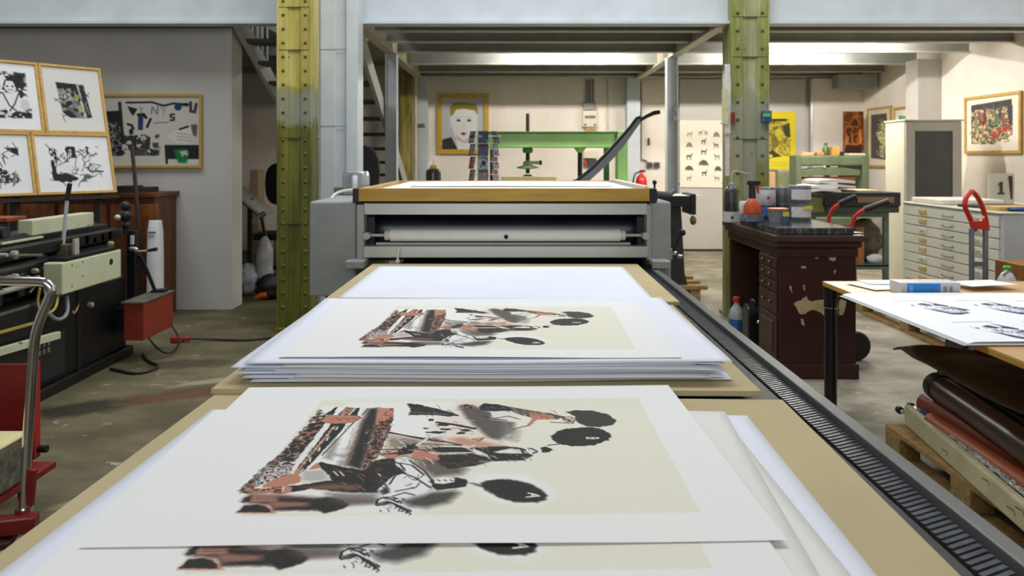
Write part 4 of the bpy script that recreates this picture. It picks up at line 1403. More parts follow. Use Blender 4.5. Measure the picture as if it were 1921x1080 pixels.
c.poly([(435, 330), (500, 320), (495, 520), (435, 520)], (40, 66, 104), 2)
c.line([(440, 325), (500, 320), (530, 360)], 6, INKS)
c.line([(585, 380), (545, 480)], 5, INKS)
c.line([(315, 445), (360, 460), (380, 500)], 5, INKS)
c.oval((355, 540), 26, 40, INKS, 2)
c.line([(595, 310), (605, 225), (665, 315), (672, 200)], 3, (120, 130, 150))      # N
c.line([(700, 225), (735, 270)], 2, (150, 150, 150))
c.line([(760, 230), (730, 345)], 2, (150, 150, 150))                             # Y
c.line([(460, 215), (470, 290), (500, 240), (460, 240)], 2, (150, 150, 146))     # R
c.line([(865, 320), (825, 320), (820, 350), (865, 365), (860, 395), (820, 395)], 4, (60, 60, 62))   # S
c.line([(1060, 170), (1060, 280), (1110, 290), (1125, 190)], 6, (70, 70, 70))    # U
c.poly([(920, 510), (1060, 450), (1090, 560), (1020, 700), (860, 680), (780, 590)], (214, 210, 200), 4)
c.poly([(1060, 450), (1140, 450), (1130, 600), (1090, 590)], (90, 88, 86), 6)
c.line([(930, 510), (1030, 475)], 4, INKS)
c.line([(620, 430), (800, 420)], 2, (110, 108, 104))
for y in (560, 600, 640):
    c.line([(900, y), (1060, y + 20)], 1.5, (150, 148, 144))
c.poly([(750, 710), (1190, 710), (1190, 890), (760, 890)], INKS, 2)
c.poly([(860, 770), (1000, 760), (1045, 800), (1010, 940), (920, 940), (880, 850)], (20, 120, 66), 8)
c.poly([(930, 790), (1020, 780), (1025, 850), (960, 860)], (196, 190, 184), 6)
c.oval((990, 850), 16, 14, (90, 40, 60), 3)
c.poly([(1030, 900), (1190, 900), (1190, 935), (1030, 935)], (210, 208, 204), 3)
c.poly([(760, 880), (790, 880), (790, 955), (765, 955)], INKS, 2)
c.T = lambda p: p
tl = P(180, 176, 7.38)
framed('framed_poster', 'large framed collage poster with scattered letters on the grey partition', 'picture', tl, P(378, 176, 7.38) - tl, P(180, 315, 7.38) - tl, c, 0.026, 0.03, OAK)

# ---- brown wooden pole leaning beside the cupboard
o = MB().tube([P(247, 272, 6.86), P(253, 330, 6.84), P(260, 430, 6.80), P(268, 602.0, 6.9)], [0.016, 0.018, 0.02, 0.02], 10).build('wooden_pole', M('pole_brown', (66, 36, 24), 0.5, 0, 0.2), None, smooth=50)
tag(o, 'dark brown pole leaning against the cupboard before the collage poster', 'pole')
# ---- pale paper sack standing against the partition
xs0, xs1 = wx(276, 6.75), wx(299, 6.75)
t = thing('paper_sack', 'tall white paper sack standing between cupboard and grey partition', 'sack', ((xs0 + xs1) / 2, 6.8, 0))
m = MB()
prof = [(0.0, 1.0, 0.9), (0.1, 1.02, 1.0), (0.35, 0.96, 1.0), (0.6, 1.0, 0.95), (0.82, 0.97, 0.8), (0.905, 0.9, 0.5)]
cxs, hw = (xs0 + xs1) / 2, (xs1 - xs0) / 2
for z, a, b in prof:
    for k in range(16):
        an = 2 * math.pi * k / 16
        ca, sa = math.cos(an), math.sin(an)
        m.v.append((cxs + hw * a * math.copysign(abs(ca) ** 0.5, ca), 6.79 + 0.085 * b * math.copysign(abs(sa) ** 0.6, sa), z))
for j in range(len(prof) - 1):
    for k in range(16):
        m.f.append((j * 16 + k, j * 16 + (k + 1) % 16, (j + 1) * 16 + (k + 1) % 16, (j + 1) * 16 + k))
m.f.append(tuple(range(5 * 16, 6 * 16)))
m.f.append(tuple(range(16))[::-1])
m.build('bag', M('sack_white', (222, 222, 224), 0.8, 0, 0.06, 6, 0.3, 14), t, smooth=50)
MB().box(cxs - 0.04, cxs + 0.04, 6.70, 6.712, 0.80, 0.815).build('printed_mark', M('mark_grey', (110, 112, 116)), t)

# ---- the dark offset press along the left
IRON = M('machine_black', (22, 22, 24), 0.42, 0.2, 0.35, 8, 0.08, 40)
IRON2 = M('machine_blue_black', (26, 29, 36), 0.4, 0.2, 0.3, 6, 0.05, 40)
CREAMP = NT('machine_cream')
CREAMP.base(CREAMP.mix(CREAMP.mask(CREAMP.noise(9, 6, (1, 1, 1), 0.7), 0.63, 0.66), CREAMP.mix(CREAMP.mask(CREAMP.noise(3, 3), 0.35, 0.7), (196, 198, 160), (208, 212, 182)), (70, 68, 52)))
CREAMP = CREAMP.fin(0.5)
mp = thing('offset_press', 'long black offset press with two cream covers and a steel lever', 'press', (-3.4, 4.6, 0))
XF = -2.84
MB().box(-3.62, XF, 3.55, 5.70, 0.06, 0.60).build('base_body', IRON, mp, bevel=0.02)
MB().box(-3.6, XF + 0.03, 3.5, 5.74, 0.0, 0.07).build('plinth', IRON, mp, bevel=0.008)
MB().box(-3.58, -2.95, 3.6, 5.66, 0.60, 0.86).build('upper_body', IRON2, mp, bevel=0.02)
MB().box(XF - 0.02, XF + 0.008, 5.04, 5.10, 0.05, 0.62).build('frame_rib', IRON2, mp, bevel=0.004)
MB().box(XF - 0.02, XF + 0.008, 4.2, 4.9, 0.10, 0.36).build('access_panel', M('machine_panel', (34, 35, 38), 0.5, 0, 0.25, 9), mp, bevel=0.006)
for i in range(3):
    for j in range(2):
        MB().box(XF + 0.006, XF + 0.012, 4.62 + i * 0.045, 4.64 + i * 0.045, 0.27 + j * 0.045, 0.30 + j * 0.045).build('vent_slot', M('vent_light', (150, 152, 150), 0.5), mp)
# rails on top rising to the right end
MB().box(-3.02, -2.90, 3.6, 5.78, 0.86, 0.93).build('top_rail', IRON, mp, bevel=0.006)
MB().box(-3.35, -3.02, 3.6, 5.78, 0.90, 0.965).build('top_rail', IRON2, mp, bevel=0.006)
MB().cyl((-3.10, 3.6, 0.93), (-3.10, 5.74, 0.93), 0.05, n=20).build('ink_roller', BLACK, mp, smooth=40)
MB().cyl((-2.95, 3.6, 0.80), (-2.95, 5.60, 0.80), 0.045, n=20).build('ink_roller', BLACK, mp, smooth=40)
MB().box(-4.1, -3.25, 3.6, 5.0, 0.965, 1.04).build('feed_table', M('feeder_blue', (66, 84, 116), 0.35, 0, 0.2), mp, bevel=0.01)
MB().box(-4.05, -3.20, 4.9, 5.1, 1.05, 1.075).build('feed_bar', M('feeder_orange', (150, 66, 34), 0.5), mp, bevel=0.004)
# cream covers
cvr = MB().box(-3.14, -3.045, 4.91, 5.63, 0.957, 1.06).build('upper_cover', CREAMP, mp, bevel=0.006)
MB().box(-3.16, -3.0, 4.55, 4.95, 0.945, 0.957).build('cover_tray', CREAMP, mp)
cvr2 = MB().box(-2.87, -2.75, 4.73, 5.44, 0.617, 0.813).build('lower_cover', CREAMP, mp, bevel=0.008)
MB().lathe((-2.75, 5.30, 0.745), [(0.021, 0.0), (0.021, 0.004), (0.001, 0.0045)], 16, 'x').build('cover_hole', BLACK, cvr2)
for yy, zz in ((4.83, 0.785), (4.83, 0.655), (4.95, 0.79), (4.95, 0.70)):
    MB().lathe((-2.75, yy, zz), [(0.007, 0.0), (0.006, 0.003), (0.001, 0.004)], 10, 'x').build('cover_screw', M('screw_tan', (120, 110, 70)), cvr2)
MB().box(-2.87, -2.76, 4.78, 5.40, 0.813, 0.835).build('cover_top', IRON, cvr2)
MB().box(-2.85, -2.80, 5.44, 5.60, 0.66, 0.80).build('end_block', IRON, mp, bevel=0.006)
# steel lever with black grip
pv = P(118, 458, 5.0)
lv = MB().tube([P(117, 470, 5.0), P(126, 372, 5.0)], 0.012, 12).build('lever', M('bright_steel', (214, 218, 226), 0.3, 0.35, 0.05), mp, smooth=50)
MB().tube([P(125.5, 376, 5.0), P(131, 344, 5.0)], 0.0155, 12).build('lever_grip', BLACK, lv, smooth=50)
MB().box(pv.x - 0.03, pv.x + 0.05, 4.96, 5.04, 0.81, 0.90).build('lever_bracket', M('bracket_brass', (120, 112, 74), 0.5, 0.3, 0.3, 30), mp, bevel=0.006)
MB().box(pv.x + 0.08, pv.x + 0.095, 4.97, 5.02, 0.82, 0.935).build('latch_post', STEEL, mp)
# knobs, valves and handles
for px, py, Y_, r_ in ((27, 478, 4.4, 0.026), (28, 520, 4.35, 0.022), (66, 508, 4.5, 0.016), (69, 520, 4.5, 0.012), (208, 457, 5.45, 0.018), (170, 572, 5.1, 0.020), (248, 466, 5.6, 0.014)):
    p = P(px, py, Y_)
    MB().lathe((p.x, p.y, p.z), [(r_ * 0.6, -0.02), (r_, -0.012), (r_, 0.012), (r_ * 0.5, 0.02)], 14, 'x').build('adjusting_knob', M('worn_knob', (170, 164, 146), 0.4, 0.5, 0.2, 30), mp, smooth=40)
for i in range(9):
    y = 3.7 + i * 0.2
    MB().box(-2.95, -2.87, y, y + 0.06, 0.62 + 0.02 * (i % 3), 0.78).build('gear_bracket', IRON, mp, bevel=0.008)
MB().cyl((-2.88, 3.7, 0.70), (-2.88, 4.7, 0.70), 0.018, n=12).build('shaft', STEEL_DULL, mp, smooth=40)
MB().tube([P(0, 478, 4.35), P(14, 478, 4.35)], 0.010, 8).build('handle_bar', STEEL, mp, smooth=50)
MB().cyl(P(0, 437, 4.3), P(12, 437, 4.3), 0.035, n=16).build('hand_wheel_boss', BLACK, mp, smooth=40)
# linkages, gears and rods of the mechanism
rg = random.Random(21)
for i in range(7):
    y = 3.95 + i * 0.17
    r_ = 0.05 + 0.02 * (i % 3)
    g_ = MB().lathe((-2.93, y, 0.74 + 0.03 * (i % 2)), [(0.015, -0.02), (r_, -0.018), (r_, 0.014), (0.02, 0.02)], 18, 'x').build('gear', IRON2, mp, smooth=30)
    MB().lathe((-2.925, y, 0.74 + 0.03 * (i % 2)), [(0.012, 0.0), (0.012, 0.035), (0.006, 0.038)], 10, 'x').build('gear_axle', STEEL_DULL, g_, smooth=40)
for i in range(8):
    y = 3.9 + rg.uniform(0, 1.5)
    z = rg.uniform(0.62, 0.86)
    MB().cyl((-2.90, y, z), (-2.88, y + rg.uniform(-0.12, 0.12), z + rg.uniform(0.06, 0.14)), 0.008, n=8).build('linkage', STEEL_DULL if i % 3 == 0 else IRON, mp, smooth=40)
for i in range(6):
    y = 5.05 + 0.1 * i
    MB().box(-2.94, -2.90, y, y + 0.05, 0.865, 0.905 + 0.012 * (i % 3)).build('rail_lug', IRON, mp, bevel=0.004)
MB().tube([(-2.89, 3.9, 0.90), (-2.88, 4.4, 0.90), (-2.86, 4.7, 0.865)], 0.010, 8, 1).build('oil_pipe', M('pipe_dull', (110, 104, 88), 0.4, 0.4), mp, smooth=50)
# control head at the right end
hp = P(236, 404, 5.7)
MB().cyl((hp.x, 5.7, 0.90), (hp.x, 5.7, hp.z), 0.018, n=10).build('control_stem', IRON, mp, smooth=40)
for dz, rr_ in ((0.0, 0.045), (0.07, 0.038), (-0.07, 0.03)):
    MB().ball((hp.x, 5.7, hp.z + dz), rr_, 12, 8).build('control_knob', BLACK, mp, smooth=60)
MB().ball((hp.x - 0.03, 5.64, hp.z - 0.01), 0.022, 10, 6).build('control_cap', STEEL, mp, smooth=60)
MB().box(wx(240, 5.72), wx(256, 5.72), 5.70, 5.76, 0.30, 0.92).build('end_post', IRON, mp, bevel=0.006)
MB().box(wx(247, 5.69), wx(252, 5.69), 5.67, 5.69, wz(458, 5.69), wz(441, 5.69)).build('gauge_plate', M('gauge_white', (200, 204, 196), 0.4), mp)
lv = MB().tube([P(254, 472, 5.7), P(278, 470, 5.68)], 0.008, 8).build('crank', STEEL, mp, smooth=50)
MB().tube([P(277, 470, 5.68), P(294, 467, 5.67)], [0.010, 0.015, ][:2], 10).build('crank_grip', BLACK, lv, smooth=50)
MB().ball(P(254, 468, 5.68), 0.022, 12, 8).build('crank_hub', CHROME, lv, smooth=60)
MB().tube([P(262, 478, 5.75), P(277, 510, 5.8), P(290, 543, 5.85)], 0.014, 8).build('pedal_rod', BLACK, mp, smooth=50)
MB().obox(P(299, 545, 5.86), (0.05, 0, 0.005), (0, 0.04, 0), (0, 0, 0.012)).build('pedal', BLACK, mp, bevel=0.004)
# hoses under the lower cover
def hose(pts, r, mat, nm='hose'):
    MB().tube(pts, r, 8, 2).build(nm, mat, mp, smooth=50)
YEL = M('yellow_hose', (186, 160, 80), 0.5, 0, 0.1)
GRH = M('grey_hose', (150, 154, 160), 0.45, 0, 0.1)
hose([P(75, 540, 4.6), P(69, 570, 4.6), P(80, 590, 4.6), P(92, 588, 4.62), P(105, 578, 4.7), P(109, 555, 4.75)], 0.008, YEL)
hose([P(90, 586, 4.62), P(104, 600, 4.7), P(120, 597, 4.78), P(128, 582, 4.85), P(125, 556, 4.9)], 0.012, GRH)
hose([P(134, 556, 5.0), P(134, 580, 5.0), P(138, 590, 5.0), P(147, 575, 5.05), P(149, 548, 5.1)], 0.007, YEL)
MB().bar(P(-10, 662, 4.2), P(110, 628, 4.72), 0.03, 0.045).build('foot_rail', CREAMP, mp, bevel=0.004)
MB().bar(P(-10, 626, 4.2), P(70, 604, 4.5), 0.02, 0.012).build('yellow_strip', YEL, mp)

# ---- red gearbox at the far end of the offset press
RED = M('machine_red', (146, 52, 30), 0.5, 0, 0.15, 8)
xq0, xq1 = -2.745, -2.60
mb_ = MB().box(xq0, xq1, 5.46, 5.93, 0.165, 0.43).build('motor_box', RED, mp, bevel=0.006, label='rusty red metal motor box')
MB().box(xq0 - 0.01, xq1 + 0.008, 5.44, 5.94, 0.43, 0.44).build('lid', M('lid_dusty', (110, 104, 88), 0.7, 0, 0.25, 12), mb_)
MB().box(XF - 0.02, xq0 + 0.01, 5.52, 5.70, 0.22, 0.38).build('mounting_bracket', IRON, mb_)
MB().tube([(-2.62, 5.55, 0.18), (-2.56, 5.55, 0.10), (-2.52, 5.62, 0.03), (-2.50, 5.75, 0.02), (-2.52, 5.88, 0.08), (-2.60, 5.9, 0.18)], 0.008, 8, 2).build('motor_cable', BLACK, mb_, smooth=50)
t = thing('plug_connector', 'small red plug connector with a long black cable on the floor', 'plug', (wx(338, 6.1), 6.1, 0))
MB().box(wx(322, 6.1), wx(344, 6.1), 6.06, 6.13, 0.0, 0.05).build('body', M('plug_red', (156, 48, 30), 0.5), t, bevel=0.01)
MB().cyl((wx(344, 6.1), 6.1, 0.03), (wx(357, 6.1), 6.1, 0.03), 0.018, n=12).build('nose', M('plug_red', (0, 0, 0)), t, smooth=40)
MB().tube([(wx(356, 6.1), 6.1, 0.03), (-2.35, 6.15, 0.012), (-2.1, 6.12, 0.01), (-1.9, 6.25, 0.01), (-1.5, 6.4, 0.01)], 0.010, 8, 2).build('cable', BLACK, t, smooth=50)
tag(MB().tube([(-2.75, 5.3, 0.01), (-2.5, 5.15, 0.01), (-2.42, 5.35, 0.01), (-2.6, 5.5, 0.01), (-2.72, 5.7, 0.012)], 0.011, 8, 2).build('cable', BLACK, None, smooth=50), 'black cable looped on the floor before the offset press', 'cable')

# ---- red trolley with chrome handle and a lithography stone
TR = M('trolley_red', (132, 26, 24), 0.4, 0, 0.15, 10)
bx_, by_ = wx(45, 2.78), 2.78
t = thing('platform_trolley', 'red platform trolley with a bent chrome push handle at bottom left', 'trolley', (bx_ - 0.3, by_, 0))
zb = wz(958, by_)
MB().tube([P(45, 960, 2.78), P(50, 850, 2.79), P(60, 700, 2.80), P(64, 640, 2.80), P(72, 605, 2.80), P(92, 560, 2.80), P(97, 545, 2.80), P(90, 531, 2.80), P(70, 527, 2.80), P(-80, 527, 2.80)], 0.0175, 16, 2).build('push_handle', CHROME, t, smooth=60)
MB().cyl((bx_, by_, zb - 0.005), (bx_, by_, zb + 0.012), 0.030, n=6).build('handle_nut', CHROME, t)
MB().bar((bx_ + 0.06, by_ - 0.02, zb - 0.03), (bx_ - 0.9, by_ - 0.28, zb - 0.03), 0.06, 0.055).build('frame_tube', TR, t, bevel=0.004)
MB().bar((bx_ - 0.0, by_ - 0.06, zb - 0.075), (bx_ - 0.9, by_ - 0.30, zb - 0.075), 0.10, 0.02).build('lower_flange', M('flange_dark', (60, 24, 22), 0.6, 0, 0.3, 30), t)
MB().bar((bx_ + 0.018, by_ + 0.0, zb + 0.02), (bx_ + 0.03, by_ + 0.0, zb + 0.15), 0.03, 0.02, (0, 1, 0)).build('side_bracket', TR, t, bevel=0.003)
MB().box(bx_ - 0.80, bx_ - 0.12, by_ - 0.12, by_ + 0.40, zb - 0.002, zb + 0.02).build('platform', TR, t)
for yy in (by_ - 0.10, by_ + 0.30):
    for xx in (bx_ - 0.40, bx_ - 0.75):
        w_ = MB().lathe((xx - 0.02, yy, 0.065), [(0.02, -0.02), (0.065, -0.02), (0.065, 0.02), (0.02, 0.02)], 20, 'x').build('wheel', BLACK, t, smooth=40)
        MB().box(xx - 0.045, xx + 0.005, yy - 0.02, yy + 0.02, 0.06, zb - 0.05).build('fork', STEEL_DULL, t)
STONE = NT('litho_stone')
STONE.base(STONE.mix(STONE.mask(STONE.noise(6, 4), 0.35, 0.7), (206, 194, 140), (222, 212, 160)))
STONE.fin(0.6)
STSIDE = M('stone_rough_side', (128, 124, 104), 0.8, 0, 0.5, 26, 0.9, 30)
sx1 = wx(50, 3.0)
t = thing('lithography_stone', 'cream lithography stone with rough grey sides on the red trolley', 'stone', (sx1 - 0.25, 2.75, zb + 0.02))
zs0, zs1 = zb + 0.022, wz(877, 2.66)
MB().box(sx1 - 0.6, sx1, 2.62, 3.02, zs0, zs1 - 0.012).build('block', STSIDE, t, bevel=0.012)
MB().box(sx1 - 0.6, sx1 + 0.002, 2.617, 3.022, zs1 - 0.014, zs1).build('polished_face', MATS['litho_stone'], t, bevel=0.006)
# ---- red steel panel behind it
xe = wx(76, 3.34)
t = thing('red_screen', 'dark red upright steel screen behind the chrome trolley handle', 'screen', (xe - 0.3, 3.32, 0))
zp = wz(683, 3.3)
MB().box(xe - 0.7, xe - 0.014, 3.30, 3.312, 0.19, zp).build('sheet', TR, t, bevel=0.002)
MB().box(xe - 0.014, xe, 3.296, 3.34, 0.17, zp + 0.004).build('edge_strip', M('edge_red', (186, 40, 32), 0.45, 0, 0.1), t, bevel=0.002)
MB().box(xe - 0.30, xe - 0.16, 3.292, 3.30, 0.42, zp).build('grey_stripe', M('stripe_grey', (150, 150, 150), 0.5), t)
MB().cyl((xe - 0.05, 3.33, 0.205), (xe + 0.035, 3.33, 0.205), 0.016, n=12).build('axle_stub', BLACK, t, smooth=40)
for xx in (xe - 0.06, xe - 0.6):
    MB().box(xx - 0.02, xx + 0.02, 3.31, 3.35, 0, zp - 0.05).build('leg', BLACK, t)

# ---- clutter seen between the partition and the olive column
t = thing('drawing_stand', 'tilted pale drawing board on a dark stand behind the partition corner', 'stand', (-3.05, 8.9, 0))
a, b = P(440, 352, 8.9), P(502, 400, 8.9)
MB().bar(a, b, 0.5, 0.03, (0, 0, 1)).build('board', M('board_pale', (196, 194, 188), 0.5), t, bevel=0.004)
MB().bar(a + Vector((0, -0.2, -0.03)), b + Vector((0, -0.2, -0.03)), 0.02, 0.03).build('board_edge', BLACK, t)
MB().cyl(b + Vector((-0.02, -0.26, -0.02)), b + Vector((0.05, -0.26, 0.02)), 0.03, n=12).build('clamp_knob', CHROME, t, smooth=40)
MB().tube([b + Vector((-0.03, -0.26, 0)), b + Vector((-0.09, -0.26, -0.07))], 0.012, 8).build('clamp_lever', CHROME, t, smooth=40)
MB().bar((a.x + 0.18, 8.9, 0.0), (a.x + 0.18, 8.9, wz(372, 8.9)), 0.05, 0.05, (1, 0, 0)).build('upright', BLACK, t)
MB().bar(P(490, 405, 8.8), P(503, 470, 8.8), 0.03, 0.03, (0, 1, 0)).build('strut', BLACK, t)
MB().bar((a.x - 0.1, 8.9, 0.03), (a.x + 0.5, 8.9, 0.03), 0.3, 0.05).build('foot', BLACK, t)
def office_chair(label, x, y, zback):
    t = thing('office_chair', label, 'chair', (x, y, 0))
    FAB = M('chair_black', (24, 24, 26), 0.7, 0, 0.2, 20)
    m = MB()
    n = 18
    pts = []
    for k in range(n):
        an = 2 * math.pi * k / n
        pts.append((x + 0.22 * math.copysign(abs(math.cos(an)) ** 0.7, math.cos(an)), zback + 0.27 * math.copysign(abs(math.sin(an)) ** 0.7, math.sin(an))))
    m.prism(pts, 'y', y - 0.03, y + 0.03)
    m.build('backrest', FAB, t, bevel=0.02)
    MB().box(x - 0.24, x + 0.24, y - 0.50, y - 0.02, 0.46, 0.54).build('seat', FAB, t, bevel=0.03)
    MB().bar((x, y + 0.02, 0.50), (x, y + 0.04, zback - 0.1), 0.06, 0.02, (0, 1, 0)).build('back_bar', BLACK, t)
    MB().cyl((x, y - 0.26, 0.1), (x, y - 0.26, 0.46), 0.025, n=12).build('gas_column', CHROME, t, smooth=40)
    for k in range(5):
        an = 2 * math.pi * k / 5 + 0.3
        e = (x + 0.28 * math.cos(an), y - 0.26 + 0.28 * math.sin(an), 0.07)
        lg = MB().bar((x, y - 0.26, 0.11), e, 0.05, 0.03).build('leg', BLACK, t)
        MB().ball((e[0], e[1], 0.03), 0.03, 10, 6).build('castor', BLACK, lg, smooth=60)
office_chair('black office chair half hidden behind the olive column', wx(530, 9.78), 9.78, wz(345, 9.78))
office_chair('black office chair whose back shows right of the pale box column', wx(672, 7.8), 7.8, wz(322, 7.8))
def crumple(name, label, cat, c, sx, sy, sz, mat, seed):
    m = MB()
    rg = random.Random(seed)
    n, k = 22, 12
    off = [[0.75 + 0.4 * rg.random() for _ in range(n)] for _ in range(k + 1)]
    for j in range(k + 1):
        th = math.pi * j / k
        for i in range(n):
            a = 2 * math.pi * i / n
            q = off[j][i] if 0 < j < k else 1
            m.v.append((c[0] + sx * math.sin(th) * math.cos(a) * q, c[1] + sy * math.sin(th) * math.sin(a) * q, max(c[2], c[2] + sz / 2 - sz / 2 * math.cos(th) * (0.8 + 0.2 * q))))
    for j in range(k):
        for i in range(n):
            m.f.append((j * n + i, j * n + (i + 1) % n, (j + 1) * n + (i + 1) % n, (j + 1) * n + i))
    o = m.build(name, mat, None, smooth=180)
    return tag(o, label, cat)
crumple('crumpled_bag', 'grey white crumpled plastic bag on the floor behind the partition corner', 'bag', (wx(464, 8.2), 8.2, 0.0), 0.12, 0.12, 0.34, M('bag_plastic', (196, 200, 206), 0.35, 0, 0.3, 12, 0.4, 20), 4)
crumple('cloth', 'pale cloth hanging in a heap beside the olive column foot', 'cloth', (wx(494, 8.2), 8.25, 0.0), 0.09, 0.08, 0.62, M('cloth_pale', (182, 182, 182), 0.8, 0, 0.25, 9, 0.4, 20), 5)
crumple('dark_sack', 'black sack slumped on the floor left of the olive column', 'sack', (wx(512, 8.0), 8.0, 0.0), 0.18, 0.14, 0.26, M('sack_black', (34, 34, 38), 0.5, 0, 0.3, 9, 0.4, 20), 6)
o = MB().tube([P(478, 560, 7.9), P(488, 553, 7.9), P(502, 551, 7.9)], [0.012, 0.03, 0.034], 12).build('orange_plug', M('orange_plastic', (224, 98, 30), 0.4), None, smooth=60)
o.location.z = 0.0
tag(o, 'small bright orange plug on the floor left of the olive column', 'plug')
tag(MB().box(wx(481, 11.9), wx(497, 11.9), 11.6, 11.9, 0, wz(318, 11.9)).build('wooden_plank', M('plank_tan', (176, 150, 122), 0.6, 0, 0.1), None, bevel=0.01), 'tan plank standing by the wall behind the stairs', 'plank')
# ================================================================ things at the back
# ---- portrait painting
c = Canvas(120, 142, (186, 188, 190), None, 81)
def sp(p): return ((p[0] - 553) / 262 * 120, (p[1] - 535) / 318 * 142)
c.T = sp
c.poly([(555, 790), (610, 775), (650, 850), (553, 853)], (52, 52, 54), 3)
c.poly([(780, 800), (815, 790), (815, 853), (760, 853)], (120, 122, 124), 4)
c.poly([(640, 790), (740, 790), (770, 853), (650, 853)], (226, 224, 220), 4)
c.poly([(605, 690), (600, 610), (640, 590), (740, 590), (775, 620), (775, 710), (740, 790), (690, 812), (640, 785)], (222, 220, 218), 4)
c.poly([(640, 760), (690, 800), (745, 760), (735, 800), (690, 815), (645, 790)], (176, 176, 176), 6, 0.8)
c.poly([(603, 645), (600, 590), (625, 563), (690, 560), (760, 570), (775, 600), (772, 640), (755, 612), (690, 600), (640, 605), (620, 640)], (150, 134, 62), 3)
c.oval((655, 672), 14, 8, (64, 110, 150), 2)
c.oval((720, 672), 14, 8, (64, 110, 150), 2)
for x in (655, 720):
    c.oval((x, 672), 5, 5, (30, 40, 60), 1)
    c.line([(x - 18, 655), (x + 16, 653)], 1.5, (170, 166, 160))
c.line([(690, 680), (684, 720), (700, 724)], 1.5, (180, 178, 176))
c.poly([(664, 752), (684, 744), (706, 752), (686, 766)], (190, 30, 56), 2)
c.oval((602, 700), 6, 16, (198, 198, 198), 2)
c.oval((777, 700), 6, 16, (198, 198, 198), 2)
c.T = lambda p: p
Yp = 12.10
tl = P(820, 175, Yp)
framed('portrait_painting', 'gold framed painting of a pale face with red lips on the back wall', 'painting', tl, P(917, 175, Yp) - tl, P(820, 289, Yp) - tl, c, 0.075, 0.045, GOLD)

# ---- electric meter, conduits, sockets
Ye = 12.05
t = thing('electric_meter', 'cream electric meter box with conduits on the back wall', 'meter', (wx(1107, Ye), Ye + 0.05, wz(240, Ye)))
CRP = M('meter_cream', (226, 216, 196), 0.5, 0, 0.05)
MB().box(wx(1093, Ye), wx(1121, Ye), Ye, YB, wz(238, Ye), wz(207, Ye)).build('meter_case', CRP, t, bevel=0.01)
MB().box(wx(1097, Ye), wx(1117, Ye), Ye - 0.004, Ye + 0.01, wz(222, Ye), wz(217, Ye)).build('dial_window', M('dial_grey', (120, 118, 112), 0.3), t)
MB().box(wx(1098, Ye), wx(1118, Ye), Ye + 0.02, YB, wz(246, Ye), wz(238, Ye)).build('terminal_cover', M('terminal_tan', (176, 140, 96), 0.5), t)
for px, py in ((1098, 234), (1116, 234)):
    MB().lathe((wx(px, Ye), Ye - 0.004, wz(py, Ye)), [(0.02, 0.0), (0.02, 0.01)], 12, 'y').build('screw', M('dial_grey', (0, 0, 0)), t)
MB().box(wx(1095, Ye), wx(1119, Ye), Ye + 0.03, YB, wz(206, Ye), wz(192, Ye)).build('junction_box', M('junction_grey', (170, 166, 158), 0.5, 0, 0.3, 40), t, bevel=0.006)
for px in (1102, 1108, 1114):
    MB().cyl((wx(px, Ye), Ye + 0.07, wz(193, Ye)), (wx(px, Ye), Ye + 0.07, HB - 0.02), 0.016, n=8).build('conduit', M('conduit_grey', (140, 138, 134), 0.5), t, smooth=40)
t = thing('fuse_box', 'cream wall box with a red switch behind the green screw press', 'box', (wx(1107, Ye), Ye + 0.05, wz(305, Ye)))
MB().box(wx(1095, Ye), wx(1121, Ye), Ye, YB, wz(297, Ye), wz(283, Ye)).build('case', CRP, t, bevel=0.008)
MB().box(wx(1095, Ye), wx(1101, Ye), Ye, YB, wz(310, Ye), wz(299, Ye)).build('red_switch', M('switch_red', (170, 50, 36), 0.5), t, bevel=0.006)
MB().box(wx(1103, Ye), wx(1120, Ye), Ye, YB, wz(312, Ye), wz(299, Ye)).build('breaker_row', M('breaker_dark', (60, 60, 62), 0.5), t, bevel=0.006)
t = thing('wall_socket', 'pair of dark wall sockets on a conduit beside the pale post', 'socket', (wx(1227, Ye), Ye + 0.06, wz(315, Ye)))
for px in (1220, 1234):
    s_ = MB().box(wx(px - 5, Ye), wx(px + 5, Ye), Ye + 0.04, YB, wz(315, Ye), wz(304, Ye)).build('socket', M('socket_dark', (88, 88, 84), 0.4), t, bevel=0.008)
    MB().lathe((wx(px, Ye), Ye + 0.036, wz(309.5, Ye)), [(0.022, 0.0), (0.022, 0.01)], 14, 'y').build('socket_face', BLACK, s_)
MB().tube([(wx(1204, Ye), 12.12, HB - 0.05), (wx(1204, Ye), 12.12, wz(296, Ye)), (wx(1206, Ye), 12.12, wz(299, Ye)), (wx(1216, Ye), 12.12, wz(302, Ye))], 0.013, 8).build('conduit', M('conduit_grey', (0, 0, 0)), t, smooth=50)
tag(MB().cyl((wx(1142, Ye), 12.125, wz(246, Ye)), (wx(1142, Ye), 12.125, HB - 0.02), 0.014, n=8).build('wall_pipe', M('pipe_white', (222, 214, 202), 0.5), None, smooth=40), 'thin white pipe down the back wall right of the meter', 'pipe')
tag(MB().box(wx(1216, 12.1), wx(1219, 12.1), 12.10, YB, wz(272, 12.1), wz(259, 12.1)).build('wall_hook', M('hook_dark', (60, 56, 50), 0.5), None, bevel=0.004), 'small dark hook on the wall above the twin sockets', 'hook')
